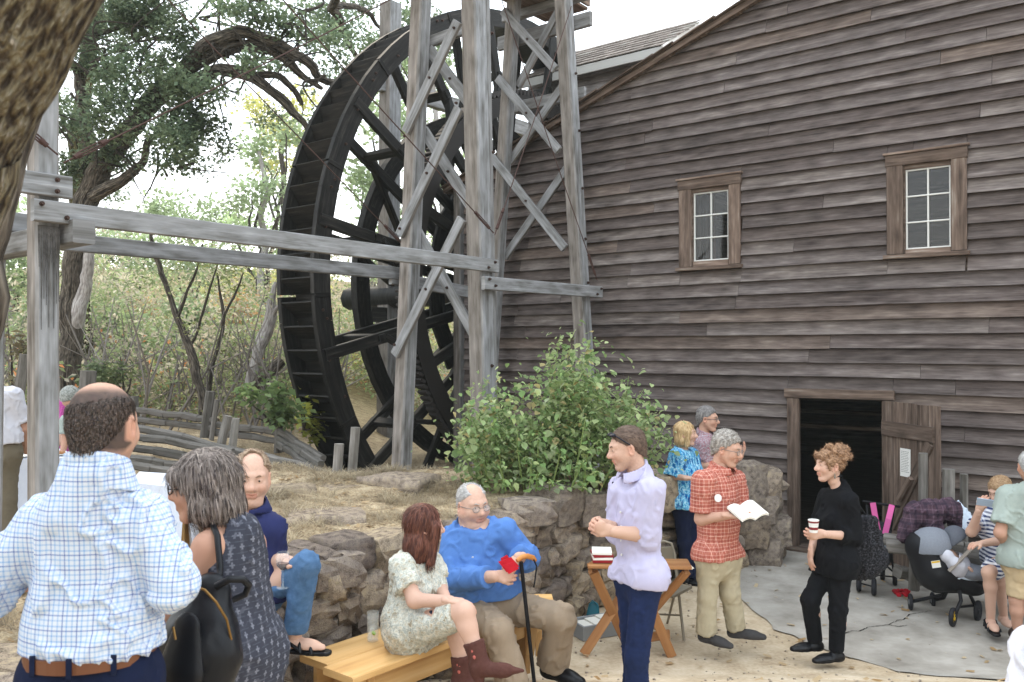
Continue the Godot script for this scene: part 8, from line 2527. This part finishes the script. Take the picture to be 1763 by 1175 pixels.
func build_strollers() -> void:
	var t := thing("umbrella_stroller", "light folding stroller with a dark seat and pink straps on its handle by the door", "stroller", on(1510, 1015, 0.0))
	for q in [[1479, 1004, 8.5, 0.085], [1505, 1011, 8.38, 0.085], [1541, 994, 8.75, 0.085], [1520, 985, 8.95, 0.085]]:
		wheel(t, at(q[0], q[1], q[2]), Vector3(1, 0, 0.45), q[3], 0.045, mat.plastic_gray)
	rod("frame", t, [at(1488, 985, 8.45), at(1496, 930, 8.55), at(1493, 870, 8.6)], 0.011, mat.black)
	rod("frame", t, [at(1538, 980, 8.72), at(1532, 930, 8.7), at(1540, 872, 8.72)], 0.011, mat.black)
	rod("frame", t, [at(1492, 990, 8.44), at(1510, 960, 8.6), at(1538, 985, 8.75)], 0.010, mat.black)
	rod("axle", t, [at(1479, 1004, 8.5), at(1505, 1011, 8.38)], 0.008, mat.black)
	rod("axle", t, [at(1500, 990, 8.45), at(1541, 994, 8.75)], 0.008, mat.black)
	rod("handle_bar", t, [at(1485, 863, 8.62), at(1516, 868, 8.65), at(1549, 873, 8.74)], 0.013, mat.black)
	blob_part("seat", t, func(bl: Blob):
		bl.cone(at(1508, 915, 8.75), at(1502, 955, 8.5), 0.15, 0.17, 0.04, Vector3(1, 0, 0.2), 1.0, 0.5)
		bl.cone(at(1502, 955, 8.5), at(1500, 968, 8.4), 0.17, 0.12, 0.04, Vector3(1, 0, 0.2), 1.0, 0.6), mat.bag_cloth, 0.014)
	for q in [[[1503, 866, 8.62], [1507, 890, 8.6], [1512, 915, 8.6]], [[1536, 870, 8.68], [1530, 895, 8.6], [1524, 920, 8.58]]]:
		var pts := []
		for p in q: pts.append(at(p[0], p[1], p[2] - 0.03))
		for k in 2:
			plank("pink_strap", t, pts[k], pts[k + 1], 0.008, 0.055, Vector3(1, 0, 0.2), mat.pink_plain, 1.0, 0.002)
	blob_part("cushion", t, func(bl: Blob): bl.cone(at(1510, 955, 8.35), at(1524, 946, 8.4), 0.05, 0.045, 0.03), mat.pale_blue, 0.012)

	# the car seat stroller
	t = thing("car_seat_stroller", "black and grey infant seat on wheels with yellow hubs", "stroller", on(1635, 1070, 0.0))
	blob_part("shell", t, func(bl: Blob):
		bl.cone(at(1592, 945, 7.72), at(1610, 985, 7.68), 0.17, 0.17, 0.06, Vector3(0.3, 0, 1), 1.0, 0.9)
		bl.cone(at(1610, 985, 7.68), at(1672, 1005, 7.62), 0.17, 0.13, 0.06, Vector3(0.3, 0, 1), 1.0, 0.8)
		bl.cone(at(1612, 935, 7.68), at(1676, 985, 7.6), 0.145, 0.12, 0.03, Vector3(0.3, 0, 1), 1.0, 0.7, 1)
		bl.cut(at(1630, 942, 7.7), Vector3(0.42, 1, 0.1)), mat.black, 0.012)
	blob_part("lining", t, func(bl: Blob):
		bl.cone(at(1606, 945, 7.70), at(1622, 985, 7.66), 0.12, 0.12, 0.05, Vector3(0.3, 0, 1), 1.0, 0.4)
		bl.cone(at(1622, 990, 7.66), at(1676, 990, 7.58), 0.12, 0.11, 0.05, Vector3(0.3, 0, 1), 1.0, 0.4), mat.pale_blue, 0.012)
	blob_part("canopy", t, func(bl: Blob):
		bl.egg(at(1606, 945, 7.70), Basis(Vector3.UP, -0.3), Vector3(0.20, 0.19, 0.19), 0.03)
		bl.egg(at(1614, 952, 7.70), Basis(Vector3.UP, -0.3), Vector3(0.185, 0.175, 0.178), 0.02, 1)
		bl.cut(at(1600, 948, 7.7), Vector3(0.1, -1, 0))
		bl.cut(at(1632, 930, 7.7), Vector3(1, -0.25, 0.2)), mat.gray_cloth, 0.010)
	blob_part("visor", t, func(bl: Blob):
		bl.egg(at(1645, 932, 7.66), Basis(Vector3.UP, -0.3), Vector3(0.115, 0.135, 0.17), 0.02)
		bl.egg(at(1650, 940, 7.64), Basis(Vector3.UP, -0.3), Vector3(0.108, 0.125, 0.16), 0.02, 1)
		bl.cut(at(1645, 948, 7.66), Vector3(0.5, -1, 0))
		bl.cut(at(1622, 930, 7.7), Vector3(-1, 0.1, 0)), mat.gray_cloth, 0.010, Color(0.5, 0.5, 0.52))
	blob_part("foot_cover", t, func(bl: Blob):
		bl.cone(at(1672, 985, 7.56), at(1694, 988, 7.54), 0.12, 0.10, 0.05, Vector3(0.3, 0, 1), 1.1, 0.6), mat.gray_cloth, 0.012)
	for q in [[[1634, 984, 7.46], [1660, 958, 7.44], [1684, 934, 7.44]], [[1682, 985, 7.75], [1708, 952, 7.72], [1730, 930, 7.7]]]:
		plank("handle_arm", t, at(q[0][0], q[0][1], q[0][2]), at(q[2][0], q[2][1], q[2][2]), 0.02, 0.045, Vector3(0, 0, 1), mat.taupe, 1.0, 0.008)
	rod("leg", t, [at(1640, 1000, 7.62), at(1622, 1025, 7.72), at(1572, 1036, 7.9)], 0.016, mat.black)
	rod("leg", t, [at(1650, 1000, 7.6), at(1655, 1035, 7.5), at(1643, 1062, 7.47)], 0.016, mat.black)
	rod("leg", t, [at(1660, 1000, 7.66), at(1672, 1028, 7.66), at(1683, 1050, 7.64)], 0.016, mat.black)
	rod("leg", t, [at(1640, 1000, 7.72), at(1625, 1030, 7.9), at(1608, 1034, 8.1)], 0.016, mat.black)
	rod("axle", t, [at(1650, 1046, 7.5), at(1684, 1042, 7.7)], 0.012, mat.black)
	blob_part("undercarriage", t, func(bl: Blob): bl.cone(at(1612, 1010, 7.75), at(1650, 1012, 7.65), 0.06, 0.05, 0.03), mat.black, 0.014)
	wheel(t, at(1641, 1063, 7.46), Vector3(0.75, 0, 0.65), 0.082, 0.04, mat.yellow)
	wheel(t, at(1684, 1052, 7.64), Vector3(0.75, 0, 0.65), 0.09, 0.04, mat.rubber)
	wheel(t, at(1568, 1037, 7.92), Vector3(0.95, 0, 0.3), 0.075, 0.035, mat.plastic_gray)
	wheel(t, at(1606, 1034, 8.1), Vector3(0.95, 0, 0.3), 0.075, 0.035, mat.plastic_gray)
	var lb := MB.new()
	lb.box(Vector3(-0.035, -0.03, -0.002), Vector3(0.035, 0.03, 0.002))
	var lx := t.transform.affine_inverse() * Transform3D(Basis(Vector3.UP, -0.25) * Basis(Vector3.FORWARD, -0.2), at(1612, 972, 7.5))
	part("warning_label", lb.mesh(), mat.white_paint, t, lx)
	lb = MB.new()
	lb.box(Vector3(-0.033, 0.012, 0.0022), Vector3(0.033, 0.027, 0.003))
	part("label_stripe", lb.mesh(), mat.yellow, t, lx)
	# the baby in it
	var s := {"z": 7.6, "ground": 0.55, "head": [1618, 944, 0.02], "hs": 0.13, "face": Vector3(0.7, 0.5, 0.5), "up": Vector3(-0.6, 0.8, 0.0), "sh0": [1634, 955, 0.07], "sh1": [1630, 957, -0.07], "el0": [1646, 966, 0.10], "wr0": [1656, 968, 0.02], "el1": [1645, 970, -0.12], "wr1": [1664, 976, -0.12],
		"hip0": [1655, 978, 0.05], "hip1": [1652, 979, -0.05], "skin": PALE, "bulk": 0.62, "arm": [0.028, 0.024, 0.018], "hand": 0.5, "cell": 0.01, "hand_cell": 0.004, "seed": 61.0, "eyes": false, "belly": 1.1,
		"hand1": [Vector3(0.8, -0.4, 0.3), Vector3(0, -1, 0), -1.0, 0.7], "hand0": [Vector3(0.8, -0.2, 0.3), Vector3(0, -1, 0), 1.0, 0.7],
		"top": {"name": "romper", "mat": mat.white_cotton, "sleeve": 1.6, "hem": 0.03, "loose": 0.004, "ease": 0.006, "fold": 0.003, "cell": 0.009}}
	person("baby in pale clothes lying in the infant seat on wheels", s)
	# jacket and pale bag thrown over the rail behind
	t = thing("plaid_jacket", "dark purple plaid jacket draped over the rail behind the infant seat", "jacket", at(1600, 930, 8.0))
	blob_part("cloth", t, func(bl: Blob):
		bl.cone(at(1580, 880, 8.0), at(1635, 878, 7.95), 0.09, 0.10, 0.05)
		bl.cone(at(1572, 890, 7.98), at(1556, 925, 7.95), 0.09, 0.05, 0.05)
		bl.cone(at(1600, 885, 7.95), at(1612, 925, 7.9), 0.10, 0.07, 0.06)
		bl.cone(at(1632, 880, 7.95), at(1646, 905, 7.95), 0.09, 0.05, 0.05), mat.plaid_dark, 0.012, Color.WHITE, cloth_push(0.016, Vector3(8, 5, 8), 12.0))
	t = thing("pale_blanket", "pale blue blanket hanging beside the plaid jacket", "blanket", at(1665, 905, 8.1))
	blob_part("cloth", t, func(bl: Blob):
		bl.cone(at(1650, 872, 8.15), at(1668, 905, 8.1), 0.05, 0.09, 0.05, Vector3(1, 0, 0), 1.0, 0.4)
		bl.cone(at(1610, 866, 8.2), at(1638, 868, 8.2), 0.03, 0.03, 0.03), mat.pale_blue, 0.012, Color.WHITE, cloth_push(0.012, Vector3(7, 3, 7), 15.0))
	t = thing("red_cloth", "small crumpled red cloth on the ground under the strollers", "cloth", on(1550, 1022, 0.0))
	blob_part("cloth", t, func(bl: Blob):
		for k in 7: bl.cone(on(1540 + k * 4, 1018 + (k % 3) * 4, 0.02), on(1544 + k * 3, 1022 - (k % 2) * 6, 0.035), 0.022, 0.014, 0.015), mat.red_cloth, 0.008)
	t = thing("phone", "pale phone held up by the woman in stripes", "phone", at(1698, 866, 7.28))
	var ph := MB.new()
	ph.box(Vector3(-0.07, -0.036, -0.004), Vector3(0.07, 0.036, 0.004), 0.003)
	part("body", ph.mesh(), plain(hx("a9b8c8"), 0.3), t, Transform3D(Basis.from_euler(Vector3(0.4, -0.5, -0.1)), Vector3.ZERO))

func fence_piece(root: Node3D, q: Array, z: float, dz: float, w: float, h: float, called: String, tone: float) -> void:
	var a := at(q[0], q[1], z); var b := at(q[2], q[3], z + dz)
	var inv := root.transform.affine_inverse()
	var n := 5 if called == "rail" else 1
	var mb := MB.new()
	mb.tint = Color(1.0, 0.92, 0.82) * (tone * rr(0.8, 1.15))
	var prev := inv * a
	# a split piece: several short lengths that wander a little
	for k in n:
		var p := inv * a.lerp(b, (k + 1.0) / n)
		if k < n - 1: p += Vector3(rr(-1, 1), rr(-1, 1), rr(-1, 1)) * w * 0.16
		mb.timber(prev, p + (p - prev) * 0.02, w * rr(0.85, 1.1), h * rr(0.85, 1.1), Vector3(0.2, 1, 0.1).normalized(), w * 0.18, Vector2(rr(0, 3), rr(0, 3)))
		prev = p
	part(called, mb.mesh(), mat.gray_wood, root)

func build_fences() -> void:
	var t := thing("rail_fence", "grey split rail fence with pairs of short posts in front of the wheel", "fence", at(400, 800, 9.6))
	for q in [[578, 842, 584, 766, 9.3, 0.10], [604, 838, 612, 738, 9.5, 0.12], [372, 800, 392, 718, 10.2, 0.10], [396, 800, 406, 722, 10.4, 0.10]]:
		fence_piece(t, [q[0], q[1], q[2], q[3]], q[4], 0.0, q[5], q[5] * 0.7, "post", 0.95)
	for q in [[212, 733, 470, 790, 10.3, -0.4], [212, 748, 400, 778, 10.1, -0.3], [215, 770, 470, 806, 10.0, -0.3], [452, 786, 600, 826, 9.9, -0.4], [455, 800, 590, 832, 9.7, -0.3], [452, 812, 572, 842, 9.5, -0.2], [215, 790, 330, 806, 9.9, -0.1], [220, 800, 420, 836, 9.6, -0.2]]:
		fence_piece(t, [q[0], q[1], q[2], q[3]], q[4], q[5], 0.10, 0.085, "rail", 0.56)
	t = thing("far_rail_fence", "dark old rail fence farther back below the brushy slope", "fence", at(360, 745, 12.5))
	for q in [[350, 770, 362, 676, 12.4, 0.15], [362, 768, 373, 690, 12.3, 0.08], [478, 780, 482, 684, 12.2, 0.12], [232, 748, 230, 684, 12.8, 0.12], [148, 700, 152, 640, 13.0, 0.2], [30, 700, 42, 612, 12.5, 0.14]]:
		fence_piece(t, [q[0], q[1], q[2], q[3]], q[4], 0.0, q[5], q[5] * 0.7, "post", 0.5)
	for q in [[232, 706, 368, 724, 12.7, -0.3], [232, 722, 368, 738, 12.7, -0.3], [366, 730, 480, 746, 12.4, -0.2], [366, 744, 480, 760, 12.4, -0.2], [480, 742, 556, 790, 12.2, -0.6], [480, 756, 552, 800, 12.1, -0.6], [480, 766, 540, 806, 12.0, -0.5]]:
		fence_piece(t, [q[0], q[1], q[2], q[3]], q[4], q[5], 0.10, 0.09, "rail", 0.5)
	t = thing("old_hitching_rail", "weathered low rail with three uneven posts against the mill right of the door", "fence", on(1600, 985, 0.0))
	for q in [[1589, 1000, 1590, 785, 8.55, 0.11], [1632, 1000, 1634, 812, 8.5, 0.13], [1660, 990, 1660, 820, 8.6, 0.09], [1574, 1016, 1576, 950, 8.2, 0.12], [1740, 1030, 1740, 940, 8.0, 0.1]]:
		fence_piece(t, [q[0], q[1], q[2], q[3]], q[4], 0.0, q[5], q[5] * 0.8, "post", 0.6)
	for q in [[1522, 928, 1760, 960, 8.4, -0.5], [1526, 940, 1762, 985, 8.1, -0.5], [1545, 985, 1600, 1000, 8.3, 0.0]]:
		fence_piece(t, [q[0], q[1], q[2], q[3]], q[4], q[5], 0.13, 0.12, "rail", 0.6)
	plank("seat_board", t, at(1668, 985, 7.9), at(1800, 1000, 7.6), 0.34, 0.05, Vector3.UP, mat.gray_wood, 0.55)

func build_tables() -> void:
	# white clothed tables on the left
	var tb := [["buffet_table", "table under a white cloth with plates, behind the grey post", [[-80, 790, 8.6], [120, 788, 8.8], [112, 776, 9.6], [-80, 776, 9.6]], 0.66], ["side_table", "second white topped table between the bald man and the grey haired woman", [[222, 826, 6.9], [318, 846, 6.6], [330, 822, 7.3], [240, 812, 7.5]], 0.5]]
	for q in tb:
		var pts := []
		for p in q[2]: pts.append(at(p[0], p[1], p[2]))
		var h: float = (pts[0].y + pts[1].y + pts[2].y + pts[3].y) / 4.0
		for k in 4: pts[k] = Vector3(pts[k].x, h, pts[k].z)
		var mid: Vector3 = (pts[0] + pts[2]) / 2
		var t := thing(q[0], q[1], "table", Vector3(mid.x, h - 0.74, mid.z))
		var l := local(pts, t)
		var tp := MB.new()
		for k in 2:
			var up := Vector3(0, -0.03 * k, 0)
			tp.quad(l[0] + up, l[1] + up, l[2] + up, l[3] + up, Vector2.ZERO, Vector2.ONE, Vector3.UP if k == 0 else Vector3.DOWN)
		part("tabletop", tp.mesh(), mat.pine, t)
		for k in 4:
			var lg := MB.new()
			var o: Vector3 = l[k].lerp((l[0] + l[2]) / 2, 0.12)
			lg.timber(o + Vector3(0, -0.04, 0), Vector3(o.x, 0.0, o.z), 0.04, 0.04, Vector3(0, 0, 1), 0.004)
			part("leg", lg.mesh(), mat.pine, t)
		# the cloth: top and hanging sides with soft folds
		var cl := thing("tablecloth", "white cloth hanging to the ground over the " + ("buffet table with plates" if q[0] == "buffet_table" else "second table behind the woman's head"), "tablecloth", Vector3(mid.x, h, mid.z))
		var c := local(pts, cl)
		var mb := MB.new()
		mb.quad(c[0] + Vector3(0, 0.004, 0), c[1] + Vector3(0, 0.004, 0), c[2] + Vector3(0, 0.004, 0), c[3] + Vector3(0, 0.004, 0), Vector2.ZERO, Vector2.ONE, Vector3.UP)
		for k in 4:
			var a: Vector3 = c[k]; var b: Vector3 = c[(k + 1) % 4]
			var out := (b - a).cross(Vector3.UP).normalized()
			if out.dot(a + b) < 0: out = -out
			for j in 24:
				var f0 := j / 24.0; var f1 := (j + 1) / 24.0
				var w0 := sin(f0 * 31 + k) * 0.018; var w1 := sin(f1 * 31 + k) * 0.018
				var p0 := a.lerp(b, f0) + Vector3(0, 0.004, 0); var p1 := a.lerp(b, f1) + Vector3(0, 0.004, 0)
				mb.quad(p0, p1, p1 + out * (0.05 + w1) + Vector3(0, -q[3], 0), p0 + out * (0.05 + w0) + Vector3(0, -q[3], 0), Vector2.ZERO, Vector2.ONE, out)
		part("cloth", mb.mesh(), mat.linen_white, cl)
		if q[0] == "buffet_table":
			for e in [[30, 784, 8.8], [104, 782, 9.0]]:
				var pp := at(e[0], e[1], e[2])
				pp.y = h + 0.006
				var pl := thing("dinner_plate", "white plate with food on the buffet table, " + ("nearer the left edge" if e[0] == 30 else "right of the post"), "plate", pp)
				var pm := MB.new()
				pm.lathe(Vector3.ZERO, [Vector2(0.001, 0.0), Vector2(0.08, 0.002), Vector2(0.12, 0.018), Vector2(0.118, 0.022), Vector2(0.08, 0.008), Vector2(0.001, 0.006)], 24)
				part("plate", pm.mesh(), mat.white_paint, pl)
				blob_part("food", pl, func(bl: Blob):
					for k in 5: bl.ball(pp + Vector3(0.03 * cos(k * 1.3), 0.02, 0.03 * sin(k * 1.3)), 0.022, 0.01), mat.yellow if e[0] == 30 else mat.oak_bench, 0.008)
			for e in [[58, 784, 8.9], [88, 780, 9.2], [14, 782, 9.1]]:
				var pp := at(e[0], e[1], e[2])
				pp.y = h + 0.006
				var wg := thing("wine_glass", "stemmed wine glass on the buffet table, " + ["between the two plates", "just behind the grey post", "at the left end"][[58, 88, 14].find(e[0])], "glass", pp, 0.0, "glasses on the buffet table")
				wine_glass(wg, pp, 0.2, e[0] != 88)

func _ready() -> void:
	var cam := Camera3D.new()
	cam.name = "camera"
	add_child(cam)
	cam.position = Vector3(0, EYE, 0)
	cam.rotation.x = PITCH
	cam.fov = 43.06
	cam.near = 0.05
	cam.far = 600.0
	cam.current = true
	var lens := CameraAttributesPhysical.new()     # the slight softness of what is very near
	lens.frustum_focal_length = 30.42
	lens.frustum_focus_distance = 7.0
	lens.frustum_near = 0.05
	lens.frustum_far = 600.0
	lens.exposure_aperture = 6.0
	cam.attributes = lens
	var env := Environment.new()
	var sky := Sky.new()
	var sm := ProceduralSkyMaterial.new()
	sm.sky_top_color = Color(0.91, 0.95, 0.99)
	sm.sky_horizon_color = Color(1.0, 0.985, 0.95)
	sm.sky_curve = 0.12
	sm.sky_energy_multiplier = 1.35
	sm.ground_horizon_color = Color(0.8, 0.78, 0.7)
	sm.ground_bottom_color = Color(0.35, 0.32, 0.27)
	sm.ground_energy_multiplier = 1.0
	sky.sky_material = sm
	env.background_mode = Environment.BG_SKY
	env.sky = sky
	env.tonemap_mode = Environment.TONE_MAPPER_LINEAR
	env.tonemap_exposure = 1.55
	env.fog_enabled = true
	env.fog_density = 0.001
	env.fog_light_color = Color(0.93, 0.95, 0.93)
	env.sdfgi_enabled = true
	env.ssao_enabled = true
	env.ssil_enabled = true
	var we := WorldEnvironment.new()
	we.name = "world"
	we.environment = env
	add_child(we)
	var sun := DirectionalLight3D.new()
	sun.name = "sun"
	sun.light_color = Color(1.0, 0.95, 0.87)
	sun.light_energy = 0.45
	sun.light_angular_distance = 18.0
	sun.shadow_enabled = true
	sun.rotation_degrees = Vector3(-46, 205, 0)
	add_child(sun)

	rng.seed = 20160925
	noise.seed = 5
	noise.frequency = 0.02
	noise.fractal_octaves = 3
	fold.seed = 9
	fold.frequency = 1.0
	fold.fractal_octaves = 2
	make_materials()
	build_land()
	build_stone_wall()
	build_mill()
	build_wing()
	build_tower()
	build_wheel()
	build_ground_cover()
	build_trees()
	build_bush()
	make_cloth()
	build_props()
	build_people_front()
	build_people_back()
